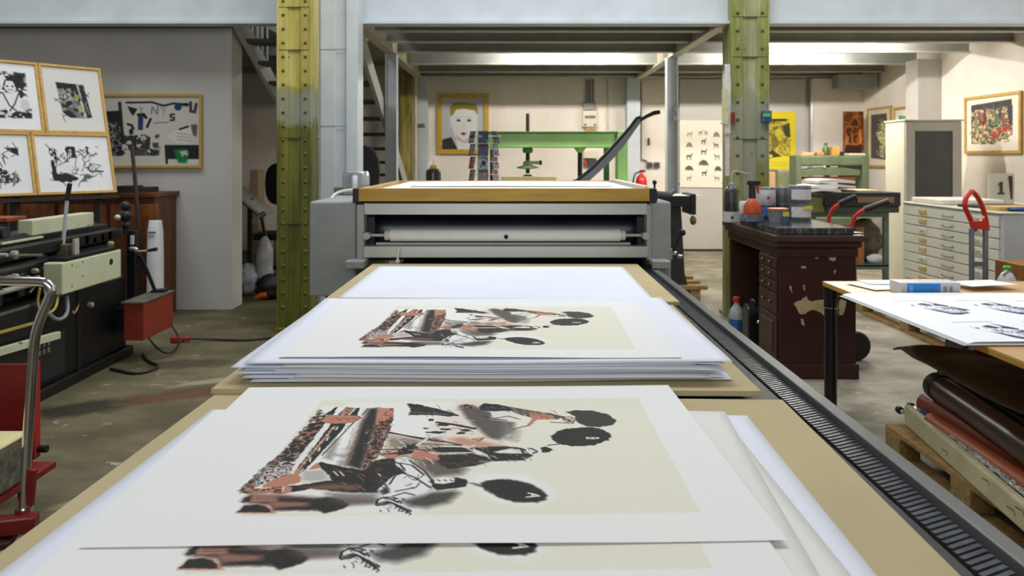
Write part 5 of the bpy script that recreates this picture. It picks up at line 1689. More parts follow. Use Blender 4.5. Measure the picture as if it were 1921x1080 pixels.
# ---- fire extinguisher
ex, ey = wx(1203, 11.6), 11.6
t = thing('fire_extinguisher', 'red fire extinguisher by the back wall left of the pale post', 'extinguisher', (ex, ey, 0.55))
EXR = M('extinguisher_red', (206, 40, 30), 0.3, 0, 0.03)
MB().lathe((ex, ey, 0.62), [(0.08, 0), (0.085, 0.02), (0.085, 0.48), (0.07, 0.54), (0.03, 0.58), (0.022, 0.62)], 20).build('cylinder', EXR, t, smooth=50)
MB().box(ex - 0.02, ex + 0.06, ey - 0.015, ey + 0.015, 1.24, 1.27).build('valve_lever', BLACK, t, bevel=0.004)
MB().tube([(ex - 0.02, ey, 1.25), (ex - 0.12, ey - 0.02, 1.2), (ex - 0.13, ey - 0.02, 0.9)], 0.012, 8, 1).build('hose', BLACK, t, smooth=50)
MB().box(ex - 0.1, ex + 0.1, ey - 0.1, ey + 0.1, 0.0, 0.62).build('floor_stand', M('stand_grey', (120, 118, 112), 0.6), t, bevel=0.006)

# ---- green screw press
GRN = M('press_green', (170, 212, 142), 0.42, 0, 0.08, 5)
GRN2 = M('press_green_dark', (92, 142, 78), 0.5, 0, 0.15, 5)
Yg = 10.0
gx0, gx1 = wx(897, Yg), wx(1190, Yg)
t = thing('screw_press', 'bright green frame of a large screw press before the back wall', 'press', ((gx0 + gx1) / 2, Yg, 0))
bm = MB().box(wx(905, Yg), wx(1160, Yg), Yg - 0.12, Yg + 0.12, wz(275, Yg), wz(250, Yg)).build('head_beam', GRN, t, bevel=0.015)
MB().box(wx(905, Yg), wx(1160, Yg), Yg - 0.13, Yg + 0.13, wz(250, Yg), wz(247, Yg)).build('head_flange', GRN2, bm, bevel=0.004)
MB().box(wx(905, Yg), wx(1160, Yg), Yg - 0.14, Yg + 0.14, wz(277, Yg), wz(274, Yg)).build('head_flange', GRN, bm, bevel=0.004)
for k in range(4):
    MB().ball((wx(1152, Yg), Yg - 0.125, wz(255 + 5 * k, Yg)), 0.012, 8, 6).build('head_bolt', BLACK, bm, smooth=60)
for a, b in ((897, 912), (1157, 1175)):
    MB().box(wx(a, Yg), wx(b, Yg), Yg - 0.15, Yg + 0.15, 0, wz(246, Yg)).build('post', GRN, t, bevel=0.01)
for a, b in ((918, 926), (1137, 1147)):
    MB().box(wx(a, Yg), wx(b, Yg), Yg + 0.2, Yg + 0.3, 0, wz(275, Yg)).build('rear_post', GRN2, t, bevel=0.008)
MB().box(gx0, gx1 + 0.02, Yg - 0.55, Yg + 0.35, 1.02, 1.10).build('bed', GRN, t, bevel=0.01)
MB().box(gx0 + 0.1, gx1 - 0.1, Yg - 0.45, Yg + 0.3, 0.0, 1.02).build('bed_base', GRN2, t, bevel=0.01)
sx_ = wx(990, Yg)
sp_ = MB().cyl((sx_, Yg, wz(247, Yg)), (sx_, Yg, wz(213, Yg)), 0.022, n=14).build('spindle', M('spindle_dark', (70, 60, 50), 0.4, 0.5, 0.2), t, smooth=40)
for k in range(12):
    z = wz(245, Yg) + k * 0.016
    MB().lathe((sx_, Yg, z), [(0.021, 0), (0.027, 0.005), (0.021, 0.01)], 12).build('thread_ring', BLACK, sp_, smooth=30)
MB().lathe((sx_, Yg, wz(287, Yg)), [(0.055, 0), (0.07, 0.03), (0.055, 0.085), (0.06, 0.09)], 18).build('nut_boss', GRN2, t, smooth=40)
MB().cyl((sx_, Yg, wz(325, Yg)), (sx_, Yg, wz(285, Yg)), 0.026, n=14).build('lower_spindle', BLACK, t, smooth=40)
MB().lathe((sx_, Yg, wz(317, Yg)), [(0.05, 0), (0.14, 0.01), (0.145, 0.025), (0.06, 0.05), (0.06, 0.09), (0.03, 0.11)], 24).build('hand_wheel', GRN, t, smooth=40)
MB().cyl((sx_, Yg - 0.03, wz(305, Yg)), (wx(1013, Yg), Yg - 0.03, wz(305, Yg)), 0.022, n=12).build('wheel_arm', GRN, t, smooth=40)
MB().lathe((wx(1014, Yg), Yg - 0.03, wz(305, Yg)), [(0.03, -0.015), (0.03, 0.015)], 14, 'x').build('arm_cap', BLACK, t, smooth=40)
MB().lathe((sx_, Yg, 1.14), [(0.12, 0), (0.10, 0.05), (0.04, 0.10)], 18).build('platen_boss', GRN2, t, smooth=40)
MB().box(sx_ - 0.42, wx(1062, Yg), Yg - 0.4, Yg + 0.3, 1.10, 1.14).build('platen', M('platen_olive', (110, 106, 84), 0.5), t, bevel=0.01)
px_ = wx(1088, Yg)
MB().lathe((px_, Yg, wz(286, Yg)), [(0.035, 0), (0.08, 0.06), (0.08, 0.08)], 16).build('guide_boss', GRN, t, smooth=40)
MB().cyl((px_, Yg, 1.10), (px_, Yg, wz(284, Yg)), 0.03, n=14).build('guide_column', BLACK, t, smooth=40)
MB().lathe((px_, Yg, 1.10), [(0.11, 0), (0.11, 0.06), (0.05, 0.08)], 16).build('guide_foot', GRN, t, smooth=40)
# pale board leaning on the screw press
o = MB().obox((wx(992, 9.55), 9.56, 1.165), (0.345, 0, 0), (0, 0.012, 0), (0, 0.014, 0.062)).build('wooden_board', wood('board_pale_wood', (248, 232, 186), (240, 216, 160), 0.6, (0.5, 3, 3), 6), None, bevel=0.004)
o.location.z = 1.10
tag(o, 'pale wooden board propped on the green press bed', 'board')

# ---- board shear with its long curved blade
Ys = 7.9
t = thing('board_shear', 'cast iron board shear with a long curved grey blade arm', 'cutter', (1.2, Ys, 0))
IRN = M('cast_iron', (58, 60, 64), 0.45, 0.3, 0.2, 12)
BLD = M('blade_grey', (138, 142, 150), 0.35, 0.4, 0.1, 6)
top = [(1085, 340), (1112, 318), (1140, 290), (1165, 262), (1186, 238), (1196, 224), (1204, 221)]
bot = [(1200, 232), (1192, 243), (1170, 274), (1146, 302), (1120, 326), (1098, 345)]
pts = [(wx(a, Ys), wz(b, Ys)) for a, b in top + bot]
bl = MB().prism(pts, 'y', Ys - 0.012, Ys + 0.012).build('blade', BLD, t, bevel=0.003)
edge = [P(a - 2, b - 2, Ys) for a, b in top]
MB().tube(edge, 0.018, 8).build('blade_spine', IRN, bl, smooth=50)
MB().tube([P(1200, 226, Ys), P(1213, 218, Ys), P(1226, 212, Ys), P(1238, 210, Ys)], [0.016, 0.019, 0.023, 0.021], 12).build('handle', M('handle_brown', (40, 26, 22), 0.35), bl, smooth=60)
tz = 1.06
MB().box(0.55, 1.80, Ys - 0.05, Ys + 0.75, tz - 0.04, tz).build('table', IRN, t, bevel=0.006)
MB().box(0.55, 1.80, Ys - 0.09, Ys - 0.05, tz - 0.10, tz + 0.01).build('cutting_bar', BLACK, t, bevel=0.004)
MB().lathe((wx(1085, Ys), Ys, tz), [(0.06, 0), (0.06, 0.12), (0.04, 0.17)], 14).build('pivot', IRN, t, smooth=40)
MB().box(wx(1164, 8.1), wx(1206, 8.1), Ys + 0.1, Ys + 0.72, tz, tz + 0.03).build('side_gauge', M('gauge_wood', (176, 156, 120), 0.6), t, bevel=0.004)
for x in (0.72, 1.66):
    for yy in (Ys, Ys + 0.62):
        m = MB()
        m.prism([(x - 0.05, tz - 0.04), (x + 0.06, tz - 0.04), (x + 0.10, 0.28), (x + 0.13, 0.16), (x - 0.10, 0.16), (x - 0.02, 0.4)], 'y', yy - 0.025, yy + 0.025)
        m.build('leg', IRN, t, bevel=0.004)
    MB().box(x - 0.03, x + 0.06, Ys, Ys + 0.62, 0.42, 0.47).build('leg_tie', IRN, t)
MB().box(1.80, 1.86, Ys - 0.1, Ys + 0.3, tz - 0.18, tz + 0.03).build('end_casting', BLACK, t, bevel=0.01)
MB().ball((1.84, Ys - 0.05, tz - 0.24), 0.035, 10, 6, 1.4).build('counterweight', M('weight_brass', (120, 104, 70), 0.5, 0.3), t, smooth=60)
o = MB().obox((wx(1272, 8.0), 8.05, tz + 0.006), (0.20, 0, 0.0), (0, 0.22, 0), (0, 0, 0.005)).build('paper_pack', PAPER, None)
tag(o, 'small white paper pack on the board shear table', 'paper')
# wooden skids under the shear
PALW = wood('pallet_wood', (172, 140, 88), (126, 98, 56), 0.7, (2, 2, 2), 10)
t = thing('wooden_skid', 'low wooden skid under the cast iron shear', 'pallet', (1.65, 8.2, 0))
for yy in (7.88, 8.18, 8.5):
    MB().box(1.40, 1.98, yy - 0.06, yy + 0.06, 0.12, 0.16).build('slat', PALW, t, bevel=0.003)
for xx in (1.46, 1.86):
    MB().box(xx - 0.05, xx + 0.05, 7.83, 8.56, 0.0, 0.12).build('bearer', PALW, t, bevel=0.003)
t = thing('wooden_skid', 'low wooden skid under the far end of the shear behind the big press', 'pallet', (0.75, 8.2, 0))
for yy in (7.88, 8.18, 8.5):
    MB().box(0.50, 1.06, yy - 0.06, yy + 0.06, 0.12, 0.16).build('slat', PALW, t, bevel=0.003)
for xx in (0.58, 0.98):
    MB().box(xx - 0.05, xx + 0.05, 7.83, 8.56, 0.0, 0.12).build('bearer', PALW, t, bevel=0.003)

# ---- postcard stand
Yc = 7.0
pcx = wx(912, Yc)
t = thing('postcard_stand', 'slim revolving postcard stand behind the press tray', 'rack', (pcx, Yc, 0))
MB().cyl((pcx, Yc, 0.02), (pcx, Yc, 1.70), 0.014, n=10).build('pole', STEEL_DULL, t, smooth=40)
MB().lathe((pcx, Yc, 0), [(0.2, 0), (0.2, 0.02), (0.02, 0.035)], 24).build('base', BLACK, t, smooth=40)
WIRE = M('wire_white', (214, 212, 206), 0.4, 0.2, 0.05)
for k in range(5):
    z = 1.19 + 0.115 * k
    MB().tube([(pcx + 0.13 * math.cos(2 * math.pi * i / 12), Yc + 0.10 * math.sin(2 * math.pi * i / 12), z) for i in range(13)], 0.003, 6).build('wire_ring', WIRE, t, smooth=50)
names = [['black and white', 'dark blue', 'black and silver'], ['grey green', 'plain violet blue', 'dull purple'], ['brown red', 'grey with a black disc', 'grey mauve'], ['olive', 'pink and black', 'grey with a red spot']]
base_c = [[(40, 38, 38), (44, 44, 62), (52, 50, 52)], [(84, 92, 86), (62, 58, 78), (126, 112, 120)], [(112, 66, 62), (130, 138, 142), (134, 124, 122)], [(96, 92, 76), (112, 92, 98), (150, 136, 132)]]
rows = ['top row', 'second row', 'third row', 'bottom row']
cols_ = ['left column', 'middle column', 'right column']
for r_i in range(4):
    for c_i in range(3):
        cc = base_c[r_i][c_i]
        c = Canvas(22, 28, cc, None, 300 + r_i * 3 + c_i)
        c.blot((0, 0, 22, 28), 6, 0.5, (150, 148, 144), 0.7, 0.2)
        c.blot((0, 0, 22, 28), 5, 0.6, (30, 28, 32), 0.8, 0.2)
        if (r_i, c_i) == (2, 1):
            c.oval((11, 14), 5, 5, (28, 30, 40), 1)
        if (r_i, c_i) == (1, 1):
            c.a[:] = cc
            c.poly([(0, 0), (22, 0), (22, 4), (0, 4)], (110, 56, 66), 1)
        if (r_i, c_i) == (3, 2):
            c.oval((12, 8), 5, 5, (190, 40, 60), 1)
        zt_ = 1.695 - 0.115 * r_i
        ang = (c_i - 1) * 0.95
        w_ = 0.088
        cxp = pcx - 0.02 + (c_i - 1) * 0.098
        cyp = Yc - 0.115 + abs(c_i - 1) * 0.07
        u = Vector((math.cos(ang), math.sin(ang), 0))
        tlp = Vector((cxp, cyp, zt_)) - u * (w_ / 2)
        o = canvas_panel('postcard', c, (0, 0, 0), u * w_, (u.y * 0.02, -u.x * 0.02 + 0.0, -0.107))
        o.location = tlp
        s_ = o.modifiers.new('thick', 'SOLIDIFY')
        s_.thickness = 0.001
        tag(o, '%s postcard, %s of the %s on the card stand' % (names[r_i][c_i], cols_[c_i], rows[r_i]), 'postcard', 'postcards on the revolving stand')

# ---- black wash bottle on the rear deck of the press
def wash_bottle(label, x, y, z, r, hb, mat, cap, spout, name='wash_bottle'):
    t = thing(name, label, 'bottle', (x, y, z))
    MB().lathe((x, y, z), [(r * 0.9, 0), (r, 0.006), (r, hb * 0.82), (r * 0.9, hb * 0.93), (r * 0.5, hb)], 20).build('body', mat, t, smooth=40)
    MB().lathe((x, y, z + hb), [(r * 0.42, -0.004), (r * 0.42, 0.022), (r * 0.2, 0.03)], 14).build('cap', cap, t, smooth=40)
    MB().tube([Vector((x, y, z + hb + 0.02)) + Vector(q) for q in spout], 0.0045, 8, 2).build('spout', M('tube_clear', (196, 192, 182), 0.4), t, smooth=50)
    return t
DKB = M('bottle_ink', (30, 32, 30), 0.25, 0, 0.3, 20)
wash_bottle('black plastic wash bottle with bent spout behind the press tray', wx(813, 5.6), 5.6, zt, 0.055, wz(316, 5.6) - zt, DKB, M('cap_yellow', (150, 130, 50), 0.5), [(0, 0, 0), (0.003, 0, 0.06), (-0.02, 0, 0.07), (-0.045, 0, 0.025)])

# ---- animal poster
c = Canvas(150, 210, (240, 232, 214), None, 91)
def an(p): return ((p[0] - 85) / 690 * 150, (p[1] - 75) / 985 * 210)
c.T = an
def beast(x, y, w_, h_, kind, col):
    if kind == 'low':
        c.poly([(x - w_, y + h_), (x - w_ * 0.7, y - h_ * 0.4), (x - w_ * 0.2, y - h_), (x + w_ * 0.5, y - h_ * 0.7), (x + w_, y + h_)], col, 2, wob=1)
        c.line([(x - w_ * 1.1, y + h_ * 1.2), (x + w_ * 1.1, y + h_ * 1.2)], 1, col, 0.6)
        return
    c.poly([(x - w_ * 0.7, y - h_ * 0.3), (x + w_ * 0.6, y - h_ * 0.35), (x + w_ * 0.6, y + h_ * 0.3), (x - w_ * 0.7, y + h_ * 0.25)], col, 1.5, wob=1)
    s = 1 if kind == 'r' else -1
    c.poly([(x + s * w_ * 0.5, y - h_ * 0.2), (x + s * w_ * 0.85, y - h_ * 1.0), (x + s * w_ * 1.05, y - h_ * 0.9), (x + s * w_ * 0.75, y + h_ * 0.1)], col, 1.5)
    for q in (-0.6, -0.4, 0.35, 0.55):
        c.line([(x + q * w_, y), (x + q * w_ * 1.05, y + h_)], 1.6, col)
    c.line([(x - w_ * 0.9, y + h_ * 1.15), (x + w_ * 0.9, y + h_ * 1.15)], 0.9, col, 0.45)
B1, B2 = (96, 90, 82), (140, 134, 124)
for x, y, w_, h_, k, col in ((230, 275, 50, 34, 'r', B2), (395, 250, 36, 36, 'r', B2), (480, 250, 30, 34, 'l', B2), (635, 275, 54, 34, 'low', B2), (228, 430, 50, 34, 'low', B2), (440, 375, 42, 42, 'r', B1), (630, 430, 46, 38, 'l', B1),
                         (220, 600, 52, 44, 'r', B1), (440, 530, 54, 40, 'r', B1), (645, 600, 52, 44, 'l', B2), (222, 770, 66, 32, 'low', B1), (440, 690, 78, 38, 'low', B1), (655, 775, 58, 34, 'low', B1), (218, 915, 42, 36, 'r', B2), (445, 840, 46, 40, 'r', (70, 66, 60)), (640, 915, 50, 34, 'l', B2)):
    beast(x, y, w_, h_, k, col)
c.T = lambda p: p
Ya = 12.04
tl = P(1275, 225, Ya)
t = thing('animal_poster', 'cream poster with rows of small animal drawings on the sliding door', 'poster', P(1318, 351, Ya))
canvas_panel('printed_sheet', c, tl, P(1361, 226, Ya) - tl, P(1276, 351, Ya) - tl, t)
MB().box(wx(1275.5, Ya), wx(1360.5, Ya), Ya + 0.002, Ya + 0.006, wz(350.5, Ya), wz(226.5, Ya)).build('backing_sheet', PAPER, t)
for px, py in ((1272, 227), (1354, 231), (1274, 345), (1356, 344)):
    MB().lathe((wx(px, Ya), Ya - 0.006, wz(py, Ya)), [(0.016, 0), (0.016, 0.008)], 10, 'y').build('pin', M('pin_olive', (110, 100, 70), 0.5), t)
# ---- yellow poster
c = Canvas(110, 210, (226, 206, 52), None, 95)
YK = (60, 54, 34)
c.poly([(10, 26), (88, 26), (92, 154), (2, 164)], (196, 176, 60), 3, 1, ([(206, 186, 62), (150, 134, 56), (210, 192, 70), (120, 108, 50)], 12))
c.poly([(18, 26), (80, 26), (78, 34), (16, 34)], YK, 3)
c.poly([(62, 50), (88, 40), (92, 90), (74, 84)], YK, 5, 0.9)
c.poly([(30, 86), (46, 70), (50, 110), (32, 124)], (130, 118, 54), 5)
c.poly([(2, 150), (34, 136), (64, 158), (40, 160), (20, 166)], YK, 2, wob=2)
c.oval((26, 156), 8, 6, (214, 194, 60), 2)
c.oval((54, 78), 12, 18, (214, 196, 70), 4)
c.strokes((6, 30, 90, 160), 40, 10, 1.2, [YK, (150, 134, 56)])
for y in (178, 184, 190):
    c.line([(26, y), (84, y)], 1.2, (170, 152, 40))
tl = P(1430, 209, Ya)
t = thing('yellow_poster', 'yellow printed poster on the sliding door behind the green column', 'poster', P(1461, 321, Ya))
canvas_panel('printed_sheet', c, tl, P(1493, 209, Ya) - tl, P(1430, 321, Ya) - tl, t)
MB().box(wx(1430.5, Ya), wx(1492.5, Ya), Ya + 0.002, Ya + 0.006, wz(320.5, Ya), wz(209.5, Ya)).build('backing_sheet', PAPER, t)

# ---- papers and tag on the green column
Yk = 6.9
t = thing('notice_sheets', 'bundle of pale notices hanging on the side of the mottled column', 'notice', P(1361, 320, Yk))
for k, (a, b, y0, y1, col) in enumerate(((1354, 1366, 168, 232, (206, 206, 160)), (1359, 1370, 120, 250, (222, 218, 214)), (1360, 1369, 238, 330, (216, 208, 196)))):
    MB().obox(P((a + b) / 2, (y0 + y1) / 2, Yk + 0.02 * k), ((b - a) / 2 * Yk / F, 0.004, 0), (0.0, 0.0015, 0), (0, 0, (y1 - y0) / 2 * Yk / F)).build('notice_sheet', M('notice_%d' % k, col, 0.8, 0, 0.1, 20), t)
MB().box(wx(1372, Yk), wx(1379, Yk), Yk + 0.0, Yk + 0.03, wz(233, Yk), wz(210, Yk)).build('red_handle', M('handle_rust', (120, 40, 30), 0.5), t, bevel=0.004)
t = thing('column_tag', 'small blue and green plastic device on the mottled green column', 'device', P(1439, 232, 6.9))
MB().box(wx(1430, 6.9), wx(1448, 6.9), 6.89, 6.945, wz(230, 6.9), wz(207, 6.9)).build('body', M('tag_blue', (70, 100, 160), 0.4, 0, 0.5, 60), t, bevel=0.01)
MB().box(wx(1432, 6.88), wx(1446, 6.88), 6.884, 6.892, wz(219, 6.88), wz(212, 6.88)).build('green_window', M('tag_green', (90, 190, 110), 0.4), t)
# ================================================================ right side
# ---- framed prints and panel on the right wall
def wall_frame(label, pa, pb, z0, z1, cvs, fm, group='framed prints on the right wall'):
    Ya_, Yb_ = (XR - 0.012) * F / (pa - CX), (XR - 0.012) * F / (pb - CX)
    tl = Vector((XR - 0.03, Ya_, z1))
    framed('framed_print', label, 'picture', tl, Vector((0, Yb_ - Ya_, 0)), Vector((0, 0, z0 - z1)), cvs, 0.035, 0.028, fm, group)
c = Canvas(70, 120, (226, 214, 194), None, 101)
c.poly([(8, 10), (58, 10), (62, 108), (8, 104)], (92, 84, 78), 3)
c.poly([(44, 18), (54, 30), (56, 60), (50, 104), (34, 100), (36, 70), (24, 52), (36, 34)], (176, 170, 120), 4, 1, ([(190, 184, 132), (120, 112, 80), (206, 200, 156)], 6))
c.strokes((24, 16, 58, 100), 16, 9, 1.2, [(60, 54, 46), (214, 208, 160)])
wall_frame('narrow framed print of a pale figure on dark ground, farthest on the right wall', 1628, 1673, 1.31, 2.20, c, OAK)
c = Canvas(80, 110, (230, 224, 208), None, 102)
c.poly([(10, 12), (36, 14), (40, 40), (20, 60), (8, 50)], (96, 150, 120), 4, wob=2)
c.blot((30, 12, 72, 60), 8, 0.52, (176, 182, 160), 0.9, 0.1)
c.strokes((20, 14, 70, 90), 20, 10, 1.3, [(120, 150, 130), (190, 150, 130)])
wall_frame('framed pale green sketch partly hidden by the white cabinet', 1678, 1735, 1.35, 2.16, c, OAK)
c = Canvas(130, 110, (236, 228, 212), None, 103)
c.poly([(12, 12), (112, 8), (114, 78), (70, 96), (12, 94)], (200, 170, 130), 3, 1, ([(214, 182, 140), (120, 84, 70), (90, 110, 88), (214, 190, 150), (70, 62, 60)], 9))
c.poly([(12, 12), (112, 8), (112, 20), (70, 24), (12, 22)], (66, 60, 64), 3)
c.poly([(102, 20), (114, 20), (114, 60), (104, 56)], (64, 62, 66), 4)
c.poly([(56, 76), (104, 58), (112, 64), (70, 82)], (170, 60, 52), 2)
c.line([(60, 84), (100, 86), (108, 78)], 2.5, (130, 104, 78))
c.oval((106, 74), 6, 6, (170, 150, 110), 1)
c.oval((106, 74), 3, 3, (230, 222, 206), 1)
for x, y, col in ((34, 40, (150, 60, 60)), (48, 36, (96, 50, 56)), (74, 42, (70, 120, 96)), (60, 56, (74, 90, 74)), (84, 30, (74, 70, 70)), (26, 50, (96, 130, 100)), (92, 46, (120, 90, 80))):
    c.poly([(x - 3, y - 12), (x + 3, y - 12), (x + 5, y + 16), (x - 4, y + 18)], col, 2, wob=2)
c.strokes((14, 20, 110, 92), 50, 9, 1.4, [(60, 52, 50), (226, 200, 160), (170, 70, 60), (90, 130, 100), (110, 90, 70)])
wall_frame('framed colourful print of a crowd with a red cart, nearest on the right wall', 1811, 1917, 1.50, 2.17, c, OAK)
# copper-coloured panel
t = thing('wooden_panel_painting', 'dark orange brown wooden panel picture in the far right corner', 'picture', P(1600, 288, 11.6))
c = Canvas(60, 110, (120, 66, 26), None, 104)
c.poly([(0, 0), (60, 0), (60, 110), (0, 110)], (120, 66, 26), 1, 1, ([(90, 48, 20), (124, 68, 26), (160, 88, 30), (70, 40, 22)], 16))
c.poly([(44, 50), (52, 46), (54, 84), (46, 84)], (206, 120, 30), 4)
c.poly([(4, 60), (16, 66), (10, 100), (0, 104)], (176, 104, 36), 4)
c.poly([(6, 86), (50, 90), (54, 110), (0, 110)], (54, 30, 20), 4)
tl = P(1583, 210, 11.6)
MB().box(wx(1583, 11.6), wx(1620, 11.6), 11.6, 11.63, wz(288, 11.6), wz(209, 11.6)).build('panel_board', M('panel_brown', (96, 54, 24), 0.5), t)
canvas_panel('painted_face', c, tl + Vector((0, -0.002, 0)), P(1620, 209, 11.6) - tl, P(1583, 288, 11.6) - tl, t)
MB().box(wx(1590, 11.6), wx(1612, 11.6), 11.63, 11.95, 0.0, 1.55).build('easel_post', RKM, t)

# ---- white steel cabinet
Yw0, Yw1 = 8.6, 9.06
wx0, wx1 = wx(1698, Yw0), wx(1806, Yw0)
zc = wz(227, Yw0)
WC = M('cabinet_cream', (226, 220, 196), 0.5, 0, 0.04, 3)
WG = M('cabinet_grey', (202, 200, 190), 0.5, 0, 0.04, 3)
t = thing('storage_cabinet', 'tall cream cabinet with a dark glazed door', 'cabinet', ((wx0 + wx1) / 2, 8.8, 0))
MB().box(wx0, wx1, Yw0 + 0.02, Yw1, 0.0, zc).build('body', WC, t, bevel=0.01)
MB().box(wx0 - 0.01, wx1 + 0.01, Yw0 - 0.01, Yw1 + 0.01, zc, zc + 0.02).build('top_board', WC, t, bevel=0.004)
dr = thing  # keep name
a0_, a1_ = wx0 + 0.01, wx1 - 0.01
z0_, z1_ = 0.08, zc - 0.01
d0 = MB().box(a0_, a0_ + 0.10, Yw0, Yw0 + 0.02, z0_, z1_).box(a1_ - 0.10, a1_, Yw0, Yw0 + 0.02, z0_, z1_).box(a0_ + 0.10, a1_ - 0.10, Yw0, Yw0 + 0.02, z1_ - 0.10, z1_).box(a0_ + 0.10, a1_ - 0.10, Yw0, Yw0 + 0.02, z0_, 0.95)
d0 = d0.build('door', WG, t, bevel=0.003)
MB().box(a0_ + 0.10, a1_ - 0.10, Yw0 + 0.008, Yw0 + 0.014, 0.95, z1_ - 0.10).build('door_glass', M('dark_glass', (74, 76, 74), 0.25, 0, 0.12, 4), d0)
MB().cyl((a0_ + 0.03, Yw0, 1.32), (a0_ + 0.03, Yw0 - 0.02, 1.32), 0.014, n=12).build('door_knob', STEEL, d0, smooth=40)

# ---- plan chest on a pallet
def pallet(label, x0, x1, y0, y1, group=None):
    t = thing('pallet', label, 'pallet', ((x0 + x1) / 2, (y0 + y1) / 2, 0), 0, group)
    W_, L_ = x1 - x0, y1 - y0
    n = 5
    for k in range(n):                                   # deck boards run along y
        xa_ = x0 + (W_ - 0.13) * k / (n - 1)
        MB().box(xa_, xa_ + 0.13, y0, y1, 0.122, 0.144).build('deck_board', PALW, t, bevel=0.002)
    for yy in (y0, (y0 + y1) / 2 - 0.07, y1 - 0.14):
        MB().box(x0, x1, yy, yy + 0.14, 0.100, 0.122).build('stringer_board', PALW, t, bevel=0.002)
        for xx in (x0, (x0 + x1) / 2 - 0.05, x1 - 0.10):
            MB().box(xx, xx + 0.10, yy, yy + 0.14, 0.022, 0.100).build('block', M('chip_block', (170, 140, 84), 0.8, 0, 0.35, 60, 0.8, 90), t, bevel=0.002)
    for xx in (x0, (x0 + x1) / 2 - 0.05, x1 - 0.10):
        MB().box(xx, xx + 0.10, y0, y1, 0.0, 0.022).build('skid_board', PALW, t, bevel=0.002)
    return t
pallet('wooden pallet under the plan chest', 3.27, 4.6, 5.55, 7.35)
X0, Ych0, Ych1 = 3.70, 5.84, 7.33
t = thing('plan_chest', 'grey ten drawer plan chest with yellow and white label holders', 'chest', (4.2, 6.6, 0.145))
PCH = M('chest_grey', (206, 204, 188), 0.5, 0, 0.04, 3)
ztop = 1.03
MB().box(X0 + 0.012, 4.66, Ych0, Ych1, 0.145, ztop).build('body', M('chest_side', (190, 194, 196), 0.5, 0, 0.04), t, bevel=0.005)
hdr = (ztop - 0.02 - 0.16) / 10
for k in range(10):
    za = 0.16 + hdr * k
    dw = MB().box(X0 - 0.006, X0 + 0.014, Ych0 + 0.03, Ych1 - 0.03, za + 0.004, za + hdr - 0.004).build('drawer', PCH, t, bevel=0.003)
    kk = 9 - k
    yellow = kk in (0, 1, 3, 4, 6, 7, 8)
    for yl, yel in ((6.95, yellow), (6.12, False)):
        MB().box(X0 - 0.014, X0 - 0.006, yl - 0.06, yl + 0.06, za + hdr * 0.28, za + hdr * 0.75).build('label_holder', M('label_yellow', (196, 168, 60), 0.5) if yel else M('label_white', (214, 208, 190), 0.5), dw, bevel=0.002)
        MB().box(X0 - 0.016, X0 - 0.0135, yl - 0.03, yl + 0.03, za + hdr * 0.38, za + hdr * 0.62).build('label_card', M('label_ink', (150, 132, 90) if yel else (170, 164, 150), 0.6), dw)
    for yh in (6.55,):
        MB().tube([(X0 - 0.006, yh - 0.085, za + hdr * 0.5), (X0 - 0.022, yh - 0.07, za + hdr * 0.45), (X0 - 0.022, yh + 0.07, za + hdr * 0.45), (X0 - 0.006, yh + 0.085, za + hdr * 0.5)], 0.005, 6).build('handle', M('handle_dull', (130, 126, 116), 0.4, 0.4), dw, smooth=50)
MB().box(X0 - 0.01, 4.67, Ych0 - 0.005, Ych1 + 0.005, ztop, ztop + 0.012).build('top_sheet', PCH, t, bevel=0.003)
zt2 = ztop + 0.013
# things lying on the chest
tag(MB().box(3.76, 4.3, 6.75, 7.28, zt2, zt2 + 0.045).build('paper_roll_pack', M('pack_cream', (222, 214, 196), 0.7, 0, 0.1, 9), None, bevel=0.01), 'cream flat pack at the far end of the plan chest top', 'pack')
tag(MB().obox((4.02, 6.45, zt2 + 0.012), (0.22, 0.04, 0), (-0.03, 0.14, 0), (0, 0, 0.012)).build('dark_cloth', M('cloth_dark', (70, 62, 52), 0.8, 0, 0.3, 30), None, bevel=0.006), 'dark folded cloth on the plan chest beside the cream pack', 'cloth')
tag(MB().obox((4.06, 6.12, zt2 + 0.016), (0.30, 0.03, 0), (-0.012, 0.10, 0), (0, 0, 0.016)).build('wooden_plank', wood('plank_honey', (216, 176, 104), (190, 146, 78), 0.55, (1, 3, 3), 6), None, bevel=0.003), 'honey coloured plank lying across the plan chest', 'plank')
crumple('plastic_bag', 'crumpled blue plastic bag on the near part of the plan chest', 'bag', (3.93, 5.97, zt2), 0.09, 0.05, 0.035, M('bag_blue', (50, 96, 160), 0.35, 0, 0.2, 20), 9)
tag(MB().box(4.12, 4.6, 5.86, 5.985, zt2, zt2 + 0.062).build('carton', M('carton_white', (226, 222, 212), 0.6, 0, 0.06), None, bevel=0.004), 'long white carton at the near corner of the plan chest', 'carton')
# number card
t = thing('number_card', 'grey green card with the figure 1 leaning on the plan chest', 'card', (4.62, 6.9, zt2))
Yn = 6.95
MB().obox((wx(1878, Yn), Yn, (zt2 + wz(325, Yn)) / 2), (0.115, 0.0, 0), (0, 0.006, 0), (0.012, 0.02, (wz(325, Yn) - zt2) / 2)).build('card', M('card_greygreen', (186, 182, 160), 0.7, 0, 0.06), t)
zc_ = (zt2 + wz(325, Yn)) / 2 + 0.01
xn = wx(1876, Yn)
for pl in ([(-0.008, -0.05), (0.010, -0.05), (0.012, 0.05), (-0.006, 0.05)], [(-0.006, 0.05), (0.004, 0.05), (-0.014, 0.020), (-0.024, 0.022)], [(-0.03, -0.058), (0.03, -0.058), (0.03, -0.046), (-0.03, -0.046)]):
    MB().prism([(xn + a, zc_ + b) for a, b in pl], 'y', Yn - 0.022, Yn - 0.010).build('figure_stroke', M('figure_black', (52, 50, 44), 0.6), t)
